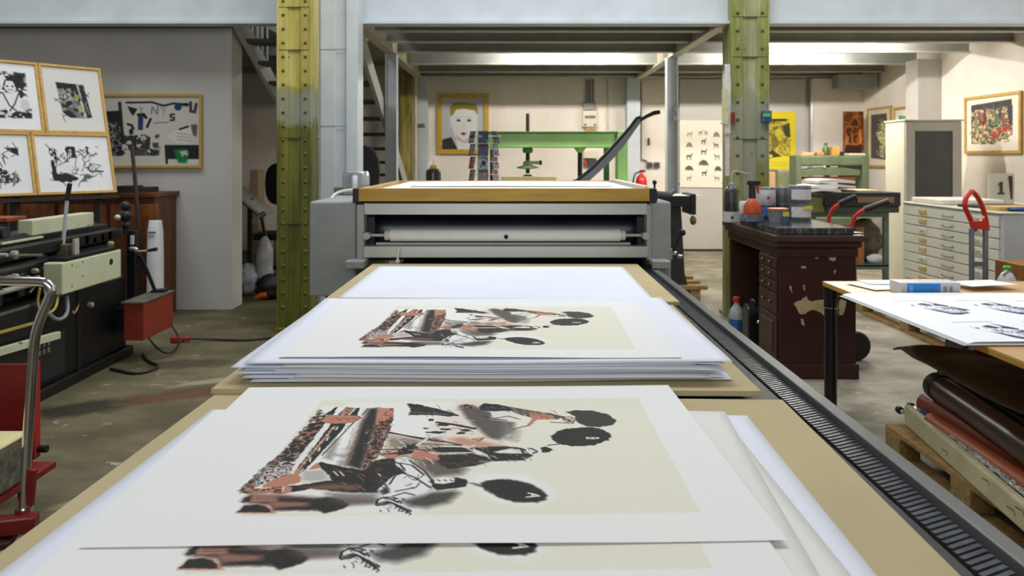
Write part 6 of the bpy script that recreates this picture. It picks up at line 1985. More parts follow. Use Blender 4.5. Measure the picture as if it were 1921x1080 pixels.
MB().box(wx(1893, Yn) , wx(1897, Yn), Yn - 0.02, Yn + 0.1, zt2, wz(330, Yn)).build('book_end', M('bookend_brown', (70, 34, 26), 0.5), t)

# ---- brown wooden cabinet near the table's far side, with a green-capped bottle
WBR = wood('cabinet_oak_brown', (150, 100, 44), (116, 72, 28), 0.5, (2, 2, 0.6), 8)
bx0, by0 = wx(1866, 5.45), 5.0
t = thing('wooden_cabinet', 'low brown wooden cabinet before the end of the plan chest', 'cabinet', (bx0 + 0.4, by0 + 0.25, 0))
zw = wz(486, 5.45)
MB().box(bx0, bx0 + 0.8, by0, by0 + 0.45, 0, zw).build('body', WBR, t, bevel=0.006)
MB().box(bx0 + 0.04, bx0 + 0.76, by0 - 0.012, by0, zw - 0.20, zw - 0.03).build('drawer', WBR, t, bevel=0.005)
MB().ball((bx0 + 0.4, by0 - 0.02, zw - 0.11), 0.015, 10, 6).build('knob', MATS['brass'], t, smooth=60)

# ---- red sack truck before the plan chest
Yt = 5.35
t = thing('sack_truck', 'sack truck with a red loop handle and grey rails before the plan chest', 'hand truck', (wx(1838, Yt), Yt, 0))
RDP = M('truck_red', (204, 44, 32), 0.35, 0, 0.06)
RAIL = M('truck_rail', (136, 142, 154), 0.35, 0.5, 0.1)
hp = [(1829, 432), (1818, 405), (1809, 386), (1812, 370), (1820, 360), (1826, 359), (1836, 372), (1845, 392), (1850, 415), (1852, 432)]
MB().tube([P(a, b, Yt + 0.15 * (a - 1809) / 43) for a, b in hp], 0.017, 10, 1).build('loop_handle', RDP, t, smooth=60)
MB().prism([(wx(a, Yt), wz(b, Yt)) for a, b in ((1822, 415), (1842, 414), (1848, 405), (1855, 432), (1824, 428))], 'y', Yt, Yt + 0.03).build('handle_plate', RDP, t, bevel=0.004)
for px in (1826, 1852):
    MB().bar((wx(px, Yt), Yt + 0.02, 0.10), (wx(px, Yt), Yt + 0.02, wz(428, Yt)), 0.026, 0.03, (0, 1, 0)).build('rail', RAIL, t, bevel=0.003)
for z in (0.25, 0.5, 0.72):
    MB().bar((wx(1826, Yt), Yt + 0.02, z), (wx(1852, Yt), Yt + 0.02, z), 0.02, 0.03).build('cross_rung', RAIL, t)
MB().box(wx(1818, Yt), wx(1860, Yt), Yt - 0.25, Yt + 0.02, 0.0, 0.012).build('toe_plate', RDP, t)
for px in (1816, 1862):
    MB().lathe((wx(px, Yt), Yt + 0.14, 0.11), [(0.03, -0.02), (0.11, -0.02), (0.11, 0.02), (0.03, 0.02)], 24, 'x').build('wheel', BLACK, t, smooth=40)

# ---- green steel table loaded with papers, behind the desk
Yq = 8.0
gx0_, gx1_ = wx(1522, Yq), wx(1668, Yq)
GSF = M('steel_green', (96, 112, 96), 0.5, 0, 0.15, 9)
GST = M('table_olive', (120, 122, 70), 0.5, 0, 0.15, 9)
zq = wz(398, Yq)
t = thing('steel_table', 'green steel frame table with a black slab top behind the ink desk', 'table', ((gx0_ + gx1_) / 2, Yq + 0.4, 0))
for x in (gx0_, gx1_ - 0.05):
    for yy in (Yq, Yq + 0.75):
        MB().box(x, x + 0.05, yy, yy + 0.05, 0, zq).build('leg', GSF, t, bevel=0.003)
MB().box(gx0_ + 0.05, gx1_ - 0.05, Yq, Yq + 0.05, zq - 0.05, zq).build('rail', GSF, t)
MB().box(gx0_ + 0.05, gx1_ - 0.05, Yq, Yq + 0.05, 0.30, 0.35).build('rail', GSF, t)
MB().box(gx0_, gx1_, Yq, Yq + 0.8, 0.33, 0.345).build('shelf', GSF, t)
MB().box(gx0_ - 0.02, wx(1545, Yq), Yq - 0.05, Yq + 0.6, zq, wz(370, Yq)).build('side_box', GST, t, bevel=0.006)
MB().box(wx(1545, Yq), wx(1680, Yq), Yq - 0.08, Yq + 0.8, zq, wz(386, Yq)).build('top_frame', M('steel_dark_green', (56, 62, 52), 0.5), t, bevel=0.006)
MB().box(wx(1540, Yq), wx(1681, Yq), Yq - 0.10, Yq + 0.8, wz(386, Yq), wz(360, Yq)).build('slab', BLACK, t, bevel=0.008)
MB().box(wx(1600, Yq), wx(1668, Yq), Yq - 0.115, Yq - 0.10, wz(379, Yq), wz(368, Yq)).build('slab_strip', M('strip_brown', (136, 104, 76), 0.5), t, bevel=0.003)
zs_ = wz(360, Yq)
def wavy_pack(label, x0, x1, y0, y1, z, h, amp, mat, seed, group='paper piles on the black slab'):
    rg = random.Random(seed)
    ph = rg.uniform(0, 6)
    m = MB()
    n = 14
    for i in range(n + 1):
        f = i / n
        zz = z + amp * math.sin(math.pi * f) * (1 + 0.3 * math.sin(5 * f + ph))
        x = x0 + (x1 - x0) * f
        m.v += [(x, y0, zz), (x, y1, zz), (x, y1, zz + h), (x, y0, zz + h)]
    for i in range(n):
        a = 4 * i
        for p, q in ((0, 1), (1, 2), (2, 3), (3, 0)):
            m.f.append((a + p, a + q, a + 4 + q, a + 4 + p)[::-1])
    m.f += [(0, 1, 2, 3), (4 * n + 3, 4 * n + 2, 4 * n + 1, 4 * n)]
    return tag(m.build('paper_pile', mat, None, smooth=30), label, 'paper', group)
wavy_pack('curled white paper pile lowest at the left of the black slab', wx(1518, Yq), wx(1572, Yq), Yq - 0.08, Yq + 0.35, zs_ + 0.001, 0.022, 0.012, PAPER, 1)
wavy_pack('white bowed paper pile in the middle of the black slab', wx(1520, Yq), wx(1604, Yq), Yq - 0.02, Yq + 0.4, zs_ + 0.038, 0.026, 0.014, PAPER, 2)
wavy_pack('thick cream bowed paper pile on top at the left of the black slab', wx(1536, Yq), wx(1606, Yq), Yq + 0.02, Yq + 0.45, zs_ + 0.086, 0.03, 0.016, IVORY, 3)
wavy_pack('thin tan paper pile at the right of the black slab', wx(1606, Yq), wx(1652, Yq), Yq - 0.02, Yq + 0.4, zs_ + 0.001, 0.016, 0.0, M('tan_paper', (214, 190, 150), 0.7), 4)
# scraps on the lower shelf
JUNK = M('scrap_cloth', (128, 118, 104), 0.85, 0, 0.45, 14, 0.5, 20)
crumple('rag_heap', 'grey brown rags heaped on the shelf of the green steel table', 'rags', (wx(1625, 8.3), 8.32, 0.345), 0.16, 0.16, 0.46, JUNK, 12)
crumple('paper_scrap', 'white crumpled paper on the shelf of the green steel table', 'paper', (wx(1642, 8.12), 8.12, 0.345), 0.09, 0.04, 0.10, PAPER, 13)
tag(MB().box(wx(1608, 8.1), wx(1619, 8.1), 8.07, 8.15, 0.345, wz(425, 8.1)).build('wooden_plank', M('plank_orange', (170, 110, 44), 0.5), None, bevel=0.004), 'orange brown plank standing in the green steel table', 'plank')

# ---- old green cast press at the far right
Yo = 10.6
ox0, ox1 = wx(1487, Yo), wx(1622, Yo)
OG = M('old_press_green', (104, 116, 88), 0.5, 0, 0.15, 7)
t = thing('hand_press', 'old grey green iron hand press below the brown panel picture', 'press', ((ox0 + ox1) / 2, Yo, 0))
MB().box(wx(1496, Yo), wx(1618, Yo), Yo - 0.12, Yo + 0.12, wz(311, Yo), wz(292, Yo)).build('head_beam', OG, t, bevel=0.02)
for a, b in ((1487, 1497), (1611, 1622)):
    MB().box(wx(a, Yo), wx(b, Yo), Yo - 0.14, Yo + 0.14, 0, wz(291, Yo)).build('post', OG, t, bevel=0.01)
arch = []
for k in range(11):
    f = k / 10
    arch.append((wx(1498 + 110 * f, Yo), wz(319 - 6 * math.sin(math.pi * f), Yo)))
arch += [(wx(1608, Yo), wz(329, Yo)), (wx(1498, Yo), wz(329, Yo))]
MB().prism(arch, 'y', Yo - 0.10, Yo + 0.10).build('arched_beam', OG, t, bevel=0.006)
MB().box(wx(1504, Yo), wx(1600, Yo), Yo - 0.08, Yo + 0.08, wz(337, Yo), wz(331, Yo)).build('platen_board', wood('platen_red_wood', (136, 78, 34), (104, 54, 22), 0.5, (0.5, 3, 3), 7), t, bevel=0.004)
MB().box(ox0 + 0.06, ox1 - 0.06, Yo - 0.35, Yo + 0.35, 0.55, 0.66).build('bed', OG, t, bevel=0.01)
MB().box(ox0 + 0.1, ox1 - 0.1, Yo - 0.2, Yo + 0.2, 0, 0.55).build('stand', OG, t, bevel=0.01)
MB().cyl((wx(1552, Yo), Yo, wz(331, Yo)), (wx(1552, Yo), Yo, wz(311, Yo)), 0.04, n=12).build('screw', BLACK, t, smooth=40)
MB().lathe((wx(1540, Yo), Yo - 0.13, wz(312, Yo)), [(0.016, 0), (0.016, 0.02)], 12, 'y').build('brass_stud', M('stud_white', (236, 230, 214), 0.3), t)
zo = wz(291.5, Yo)
tag(MB().box(wx(1496, Yo), wx(1522, Yo), Yo - 0.1, Yo + 0.08, zo, zo + 0.02).box(wx(1502, Yo), wx(1524, Yo), Yo - 0.08, Yo + 0.06, zo + 0.02, zo + 0.045).build('wood_offcuts', M('offcut_tan', (214, 172, 120), 0.6), None, bevel=0.003), 'two stacked tan wood offcuts left on the old hand press', 'wood')
tag(MB().box(wx(1527, Yo), wx(1541, Yo), Yo - 0.1, Yo + 0.08, zo, zo + 0.045).build('wood_block', M('block_orange', (196, 136, 76), 0.6), None, bevel=0.006), 'small orange wood block on the old hand press', 'wood')
t = thing('green_bottle', 'small dark green bottle on top of the old hand press', 'bottle', (wx(1549, Yo), Yo, zo))
MB().lathe((wx(1549, Yo), Yo, zo), [(0.042, 0), (0.045, 0.01), (0.042, 0.09), (0.022, 0.12), (0.02, 0.15)], 16).build('body', M('bottle_green', (66, 92, 56), 0.3), t, smooth=40)
MB().lathe((wx(1549, Yo), Yo, zo + 0.15), [(0.023, 0), (0.023, 0.018)], 12).build('cap', M('bottle_cap', (50, 70, 46), 0.4), t, smooth=40)
tag(MB().box(wx(1557, Yo), wx(1571, Yo), Yo - 0.08, Yo + 0.06, zo, zo + 0.115).build('wooden_box', M('box_amber', (206, 152, 72), 0.55, 0, 0.1), None, bevel=0.004), 'amber wooden box right of the green bottle on the hand press', 'box')
tag(MB().box(wx(1588, Yo), wx(1618, Yo), Yo - 0.1, Yo + 0.08, zo, zo + 0.03).build('card_pack', M('pack_pale', (222, 214, 190), 0.6), None, bevel=0.004), 'flat pale card pack at the right end of the old hand press', 'pack')
t = thing('green_cabinet', 'low grey green cabinet under the yellow poster', 'cabinet', (wx(1470, 11.2), 11.2, 0))
MB().box(wx(1455, 11.2), wx(1487, 11.2), 11.1, 11.5, 0, wz(318, 11.2)).build('body', M('cab_greygreen', (140, 146, 112), 0.5), t, bevel=0.008)
MB().box(wx(1457, 11.2), wx(1485, 11.2), 11.085, 11.1, 0.7, wz(320, 11.2)).build('drawer', M('cab_greygreen', (0, 0, 0)), t, bevel=0.004)
MB().ball((wx(1478, 11.2), 11.075, wz(327, 11.2)), 0.025, 10, 6).build('knob', BLACK, t, smooth=60)
tag(MB().box(wx(1430, 11.3), wx(1451, 11.3), 11.2, 11.5, 0, wz(322, 11.3)).build('carton', M('carton_brown', (204, 168, 124), 0.7), None, bevel=0.006), 'brown carton under the yellow poster beside the grey green cabinet', 'carton')

# ---- the ink desk: pedestal end towards the camera, drawers facing the press
DSK = NT('desk_oxblood')
f1 = DSK.noise(3.2, 7, (1.4, 1.0, 0.8), 0.62)
cc_ = DSK.mix(DSK.mask(DSK.noise(5, 4), 0.35, 0.7), (50, 18, 16), (66, 25, 21))
sxz = DSK.n('ShaderNodeSeparateXYZ')
DSK.l(DSK.coord(), sxz.inputs[0])
DSK.base(cc_)
DSK = DSK.fin(0.42)
DSB = wood('desk_brown', (74, 46, 30), (52, 30, 20), 0.45, (2, 2, 0.5), 8)
BARE = M('bare_plaster_paint', (206, 186, 146), 0.8, 0, 0.12, 20)
dx0, dx1 = wx(1462, 5.1), wx(1606, 5.1)
dyA, dyB, dyC = 5.10, 5.50, 6.28
zd = wz(452, 5.1)
ZD = 0.948
t = thing('pedestal_desk', 'dark red brown pedestal desk with peeling paint and small drawers', 'desk', ((dx0 + dx1) / 2, 5.7, 0))
MB().box(dx0, dx1, dyA, dyB, 0.09, 0.80).build('pedestal', DSK, t, bevel=0.004)
MB().box(dx0 - 0.015, dx1 + 0.015, dyA - 0.018, dyB + 0.01, 0.0, 0.10).build('plinth', DSK, t, bevel=0.008)
MB().box(dx0, dx1, dyC - 0.05, dyC, 0.0, 0.80).build('far_panel', DSB, t, bevel=0.004)
MB().box(dx1 - 0.03, dx1, dyB, dyC - 0.05, 0.05, 0.80).build('back_panel', DSB, t)
MB().box(dx0 - 0.01, dx1 + 0.012, dyA - 0.014, dyC + 0.012, 0.80, 0.865).build('frieze', DSK, t, bevel=0.012)
MB().box(dx0 - 0.03, dx1 + 0.03, dyA - 0.035, dyC + 0.03, 0.865, 0.905).build('cornice', DSK, t, bevel=0.014)
MB().box(dx0 - 0.045, dx1 + 0.045, dyA - 0.05, dyC + 0.05, 0.905, ZD).build('top', M('desk_top', (66, 40, 32), 0.45, 0, 0.2, 8), t, bevel=0.008)
# drawers and door on the left face
zz = [0.795, 0.715, 0.640, 0.560, 0.415]
for za, zb_ in zip(zz, zz[1:]):
    dw = MB().box(dx0 - 0.014, dx0 + 0.004, dyA + 0.025, dyB - 0.02, zb_ + 0.006, za - 0.006).build('drawer', DSB, t, bevel=0.005)
    for yk in (dyA + 0.13, dyB - 0.13):
        MB().ball((dx0 - 0.024, yk, (za + zb_) / 2), 0.012, 10, 6).build('knob', M('knob_worn', (120, 100, 84), 0.25, 0.4), dw, smooth=60)
dw = MB().box(dx0 - 0.014, dx0 + 0.004, dyA + 0.025, dyB - 0.02, 0.12, 0.405).build('door', DSB, t, bevel=0.005)
MB().box(dx0 - 0.020, dx0 - 0.012, dyA + 0.08, dyB - 0.08, 0.16, 0.36).build('door_panel', DSB, dw, bevel=0.006)
MB().ball((dx0 - 0.026, dyB - 0.05, 0.30), 0.014, 10, 6).build('latch', CHROME, dw, smooth=60)
# bare patches where the paint has flaked off the end panel
def flake(pts, seed):
    rg = random.Random(seed)
    out = []
    n = len(pts)
    for i in range(n):
        a, b = pts[i], pts[(i + 1) % n]
        for k in range(3):
            f = k / 3
            out.append((wx(a[0] + (b[0] - a[0]) * f + rg.uniform(-1.2, 1.2), dyA), wz(a[1] + (b[1] - a[1]) * f + rg.uniform(-1.2, 1.2), dyA)))
    m = MB().prism(out, 'y', dyA - 0.0012, dyA + 0.001)
    m.build('paint_flake', BARE, t)
flake([(1490, 568), (1504, 562), (1512, 556), (1521, 566), (1530, 564), (1545, 562), (1556, 566), (1566, 562), (1572, 575), (1570, 590), (1556, 586), (1548, 594), (1536, 584), (1522, 580), (1510, 588), (1500, 590), (1494, 578)], 1)
flake([(1574, 562), (1588, 562), (1586, 576), (1580, 592), (1574, 590)], 2)
flake([(1502, 598), (1508, 598), (1508, 612), (1503, 606)], 3)
flake([(1554, 479), (1568, 479), (1568, 489), (1556, 488)], 4)
flake([(1528, 481), (1536, 481), (1535, 485), (1529, 485)], 5)
flake([(1506, 534), (1510, 534), (1510, 544), (1507, 544)], 6)
flake([(1502, 500), (1513, 499), (1513, 503), (1503, 503)], 7)
flake([(1534, 471), (1540, 471), (1540, 475), (1535, 475)], 8)
flake([(1564, 507), (1568, 507), (1567, 514), (1565, 514)], 9)
flake([(1481, 536), (1484, 536), (1486, 548), (1484, 548)], 10)

# bottles under the desk
t = thing('solvent_bottle', 'clear solvent bottle with red cap and blue label under the desk', 'bottle', (wx(1382, 6.05), 6.05, 0))
bxx = wx(1382, 6.05)
CLR = M('clear_plastic', (176, 184, 182), 0.18, 0, 0.15, 10)
MB().lathe((bxx, 6.05, 0), [(0.055, 0), (0.06, 0.012), (0.06, 0.22), (0.05, 0.27), (0.022, 0.31), (0.022, 0.33)], 20).build('body', CLR, t, smooth=40)
MB().lathe((bxx, 6.05, 0.33), [(0.028, 0), (0.028, 0.035), (0.02, 0.04)], 16).build('cap', RDP, t, smooth=40)
MB().lathe((bxx, 6.05, 0.08), [(0.0612, 0), (0.0612, 0.12)], 20).build('label_band', M('label_blue', (60, 120, 190), 0.4, 0, 0.4, 50), t, smooth=40)
t = thing('jerry_can', 'black rounded plastic canister with a handle under the desk', 'canister', (wx(1411, 5.74), 5.74, 0))
jx = wx(1413, 5.74)
pts = []
for k in range(16):
    an_ = math.pi * k / 15
    pts.append((5.74 + 0.075 * math.cos(an_), 0.30 + 0.075 * math.sin(an_)))
pts += [(5.665, 0.01), (5.67, 0.0), (5.81, 0.0), (5.815, 0.01)]
MB().prism(pts, 'x', jx - 0.06, jx + 0.06).build('body', M('canister_black', (34, 34, 34), 0.35, 0, 0.3, 10), t, bevel=0.02)
MB().lathe((jx, 5.74, 0.372), [(0.018, 0), (0.018, 0.025)], 12).build('cap', BLACK, t, smooth=40)
MB().tube([(jx, 5.70, 0.36), (jx, 5.69, 0.40), (jx, 5.79, 0.40), (jx, 5.79, 0.36)], 0.009, 8, 1).build('handle', MATS['canister_black'], t, smooth=50)

# ---- ink slab on the desk
SLAB = NT('ink_slab')
SLAB.base(SLAB.mix(SLAB.mask(SLAB.noise(30, 6, (1, 1, 1), 0.7), 0.45, 0.62), (40, 42, 44), (86, 86, 82)))
SLAB = SLAB.fin(0.16, 0, 0.6)
SLABE = NT('ink_slab_edge')
SLABE.base(SLABE.ramp(SLABE.noise(34, 3, (1.6, 0.5, 0.2), 0.8), [(0.3, (20, 23, 36)), (0.56, (38, 42, 52)), (0.60, (126, 134, 66)), (0.63, (54, 64, 96)), (0.76, (170, 176, 180))]))
SLABE = SLABE.fin(0.4)
t = thing('ink_slab', 'black stone ink slab with paint smeared edges on the desk', 'slab', ((dx0 + dx1) / 2, 5.55, ZD))
MB().box(dx0 - 0.01, dx1 - 0.02, dyA - 0.02, dyA + 0.85, ZD + 0.001, ZD + 0.045).build('slab_body', SLABE, t, bevel=0.006)
MB().box(dx0 - 0.006, dx1 - 0.024, dyA - 0.016, dyA + 0.846, ZD + 0.0445, ZD + 0.0475).build('slab_face', SLAB, t)
ZK = ZD + 0.048
sheet('white scrap of paper at the right edge of the ink desk', (dx1 + 0.0, dyA + 0.14), 0.10, 0.2, 0.3, ZD + 0.001, PAPER, 81, 0.01, name='paper_scrap')
def can(label, px, Y_, z, r, h, mat, lid, lab=None, lab_z=(0.2, 0.8)):
    x = wx(px, Y_)
    t = thing('ink_can', label, 'can', (x, Y_, z), 0, 'ink cans on the desk')
    MB().lathe((x, Y_, z), [(r * 0.98, 0), (r, 0.004), (r, h - 0.006), (r * 0.96, h)], 24).build('body', mat, t, smooth=40)
    MB().lathe((x, Y_, z + h), [(r * 1.02, -0.012), (r * 1.02, 0.003), (r * 0.9, 0.003), (r * 0.9, -0.002)], 24).build('lid', lid, t, smooth=30)
    if lab is not None:
        m = MB()
        a0__, a1__ = R(200), R(320)
        n = 14
        for i in range(n + 1):
            a = a0__ + (a1__ - a0__) * i / n
            for q in lab_z:
                m.v.append((x + (r + 0.0012) * math.cos(a), Y_ + (r + 0.0012) * math.sin(a), z + h * q))
        m.f = [(2 * i, 2 * i + 2, 2 * i + 3, 2 * i + 1) for i in range(n)]
        m.build('label', lab, t, smooth=60)
    return t
TIN = M('tin_grey', (120, 122, 124), 0.4, 0.4, 0.2, 14)
TIND = M('tin_dark', (62, 66, 74), 0.4, 0.3, 0.2, 14)
TINW = M('tin_white', (206, 206, 204), 0.45, 0, 0.12, 14)
LIDM = M('lid_smeared', (170, 172, 176), 0.4, 0.2, 0.35, 40)
LW = M('can_label_white', (216, 216, 214), 0.6, 0, 0.08, 40)
LY = M('can_label_yellow', (222, 214, 60), 0.6, 0, 0.08, 40)
LB = M('can_label_blue', (70, 110, 170), 0.6, 0, 0.4, 60)
Yn_ = 5.98
ch = 0.115
zk = ZK
for px, Y_, rr_, spec in ((1437, 5.88, 0.072, ((TIND, LIDM, LB, 'dark blue ink can, lower one of the leftmost pair'), (TINW, LIDM, None, 'white ink can with a red dot, upper one of the leftmost pair'))),
                      (1467, 5.92, 0.062, ((TIND, TIN, None, 'dark grey ink can, lower one of the middle pair'), (TIN, LIDM, None, 'plain grey ink can, upper one of the middle pair'))),
                      (1501, 5.72, 0.078, ((TIN, TIN, LW, 'grey ink can with yellow and white label, lower right'), (TIN, LIDM, LW, 'grey ink can with square white label, upper right')))):
    for k, (mb_, ld_, lb_, lab_) in enumerate(spec):
        hh = 0.125 if px == 1501 else 0.115
        tt = can(lab_, px, Y_, zk + k * (hh + 0.004), rr_, hh, mb_, ld_, lb_)
        if px == 1437 and k == 1:
            x = wx(px, Y_)
            MB().lathe((x - 0.005, Y_ - rr_ - 0.001, zk + hh + 0.045), [(0.012, 0), (0.012, 0.003)], 12, 'y').build('red_dot', RDP, tt)
        if px == 1501 and k == 0:
            x = wx(px, Y_)
            MB().box(x - 0.005, x + 0.062, Y_ - rr_ - 0.004, Y_ - rr_ + 0.02, zk + 0.085, zk + 0.108).build('yellow_strip', LY, tt)
# small tub with orange rim
x = wx(1459, 5.48)
t = thing('ink_tub', 'clear ink tub with orange smeared rim and yellow tag on the slab', 'tub', (x, 5.48, ZK))
MB().lathe((x, 5.48, ZK), [(0.058, 0), (0.07, 0.1), (0.066, 0.1), (0.054, 0.004)], 24).build('cup', M('tub_smeared', (150, 152, 158), 0.35, 0, 0.4, 40), t, smooth=30)
MB().lathe((x, 5.48, ZK + 0.092), [(0.0715, 0), (0.0725, 0.006), (0.071, 0.012)], 24).build('rim', M('rim_orange', (196, 110, 50), 0.5, 0, 0.2, 40), t, smooth=40)
MB().box(x + 0.012, x + 0.055, 5.405, 5.412, ZK + 0.05, ZK + 0.08).build('tag', LY, t)
MB().box(x + 0.010, x + 0.055, 5.408, 5.416, ZK + 0.01, ZK + 0.05).build('blue_tag', LB, t)
# wash bottle in a white cup
x = wx(1372, 6.12)
t = thing('enamel_cup', 'white cup with a black dot at the far left corner of the desk', 'cup', (x, 6.12, ZD))
MB().lathe((x, 6.12, ZD), [(0.062, 0), (0.068, 0.004), (0.070, 0.085), (0.066, 0.085), (0.060, 0.006)], 24).build('cup', TINW, t, smooth=30)
MB().lathe((x - 0.012, 6.12 - 0.069, ZD + 0.04), [(0.011, 0), (0.011, 0.004)], 12, 'y').build('dot', BLACK, t)
wash_bottle('dark squeeze bottle with long curved tube standing in the white cup', x, 6.12, ZD + 0.008, 0.054, 0.275, M('bottle_smoke', (66, 68, 66), 0.3, 0, 0.5, 18), M('cap_grey', (150, 150, 146), 0.5), [(0, 0, 0), (0.0, 0, 0.07), (0.02, 0, 0.105), (0.08, 0, 0.09), (0.14, 0, 0.078)], 'squeeze_bottle')
# orange spray bottle in a grey tub, and white jar behind
x = wx(1411, 5.62)
t = thing('grey_tub', 'shallow blue grey tub holding the orange spray bottle', 'tub', (x, 5.62, ZK))
MB().lathe((x, 5.62, ZK), [(0.075, 0), (0.08, 0.004), (0.082, 0.05), (0.078, 0.05), (0.072, 0.008)], 24).build('bowl', M('tub_bluegrey', (128, 136, 150), 0.4, 0, 0.3, 30), t, smooth=30)
OR = M('spray_orange', (206, 78, 38), 0.4, 0, 0.2, 20)
t = thing('spray_bottle', 'orange spray bottle with black trigger on the desk', 'bottle', (x, 5.62, ZK + 0.008))
MB().lathe((x, 5.62, ZK + 0.009), [(0.056, 0), (0.062, 0.01), (0.062, 0.10), (0.03, 0.15), (0.022, 0.16)], 24).build('body', OR, t, smooth=40)
MB().lathe((x, 5.62, ZK + 0.165), [(0.026, 0), (0.024, 0.03), (0.022, 0.10)], 16).build('neck', BLACK, t, smooth=40)
MB().box(x - 0.035, x + 0.055, 5.60, 5.64, ZK + 0.262, ZK + 0.295).build('spray_head', BLACK, t, bevel=0.006)
MB().bar((x + 0.035, 5.62, ZK + 0.265), (x + 0.045, 5.62, ZK + 0.20), 0.02, 0.012, (1, 0, 0)).build('trigger', RDP, t)
MB().box(x + 0.055, x + 0.068, 5.605, 5.635, ZK + 0.27, ZK + 0.29).build('nozzle', OR, t, bevel=0.003)
x = wx(1397, 5.86)
tag(MB().lathe((x, 5.86, ZK), [(0.038, 0), (0.042, 0.005), (0.042, 0.12), (0.036, 0.13), (0.030, 0.132)], 20).build('white_jar', TINW, None, smooth=40), 'small white jar behind the orange spray bottle', 'jar')

# ---- sack truck with two red handles behind the desk
t = thing('sack_truck', 'sack truck with black grips on two bent red handles behind the desk', 'hand truck', (dx1 + 0.15, 5.66, 0))
for hd, g in (([(1553, 425, 5.9), (1556, 405, 5.9), (1563, 390, 5.88), (1577, 381, 5.86)], [(1575, 382, 5.86), (1606, 368, 5.8)]),
              ([(1597, 440, 5.55), (1599, 418, 5.55), (1606, 402, 5.53), (1626, 391, 5.5)], [(1622, 393, 5.5), (1668, 377, 5.44)])):
    ft = P(*hd[0])
    MB().tube([Vector((wx(1588, 5.6) if ft.y < 5.7 else wx(1566, 5.95), ft.y + 0.05, 0.12))] + [P(*q) for q in hd], 0.014, 10, 1).build('handle_tube', RDP, t, smooth=60)
    MB().tube([P(*q) for q in g], 0.021, 12).build('grip', BLACK, t, smooth=50)
MB().cyl((dx1 + 0.12, 5.58, 0.11), (dx1 + 0.12, 6.0, 0.11), 0.012, n=10).build('axle', STEEL_DULL, t, smooth=40)
for yy in (5.56, 6.0):
    wh = MB().lathe((wx(1600, 5.6), yy, 0.105), [(0.06, -0.025), (0.095, -0.025), (0.106, -0.012), (0.106, 0.012), (0.095, 0.025), (0.06, 0.025)], 28, 'y').build('tyre', BLACK, t, smooth=40)
    MB().lathe((wx(1600, 5.6), yy, 0.105), [(0.062, -0.02), (0.062, 0.02)], 24, 'y').build('hub', M('hub_grey', (160, 162, 164), 0.4, 0.4), wh, smooth=40)
MB().box(dx1 + 0.06, dx1 + 0.08, 5.6, 5.98, 0.1, 0.16).build('toe_plate', RDP, t)

# ---- work table with the small blue prints
BEECH = wood('table_beech', (206, 168, 118), (192, 152, 102), 0.42, (0.6, 3, 3), 5, 0.5)
EDGE = M('table_edge', (196, 146, 66), 0.5, 0, 0.1)
TX0, TX1, TY0, TY1, TZ = 1.775, 3.45, 2.1, 4.42, 0.752
t = thing('work_table', 'beech topped work table with black round legs', 'table', ((TX0 + TX1) / 2, 3.3, 0))
MB().box(TX0, TX1, TY0, TY1, TZ - 0.028, TZ - 0.002).build('edge_band', EDGE, t, bevel=0.004)
MB().box(TX0 + 0.001, TX1 - 0.001, TY0 + 0.001, TY1 - 0.001, TZ - 0.003, TZ).build('top', BEECH, t)
LEGB = M('leg_black', (20, 20, 21), 0.3, 0, 0.05)
for x in (TX0 + 0.022, TX1 - 0.06):
    for y in (TY0 + 0.06, TY1 - 0.06):
        lg = MB().cyl((x, y, 0), (x, y, TZ - 0.03), 0.034, n=20).build('leg', LEGB, t, smooth=40)
        MB().cyl((x, y, TZ - 0.135), (x, y, TZ - 0.03), 0.037, n=20).build('leg_sleeve', LEGB, lg, smooth=40)
        MB().cyl((x, y, TZ - 0.140), (x, y, TZ - 0.135), 0.0365, n=20).build('leg_ring', CHROME, lg, smooth=40)
MB().box(TX0 + 0.08, TX1 - 0.08, TY1 - 0.12, TY1 - 0.08, TZ - 0.09, TZ - 0.03).build('apron', LEGB, t)
MB().box(TX0 + 0.08, TX1 - 0.08, TY0 + 0.08, TY0 + 0.12, TZ - 0.09, TZ - 0.03).build('apron', LEGB, t)
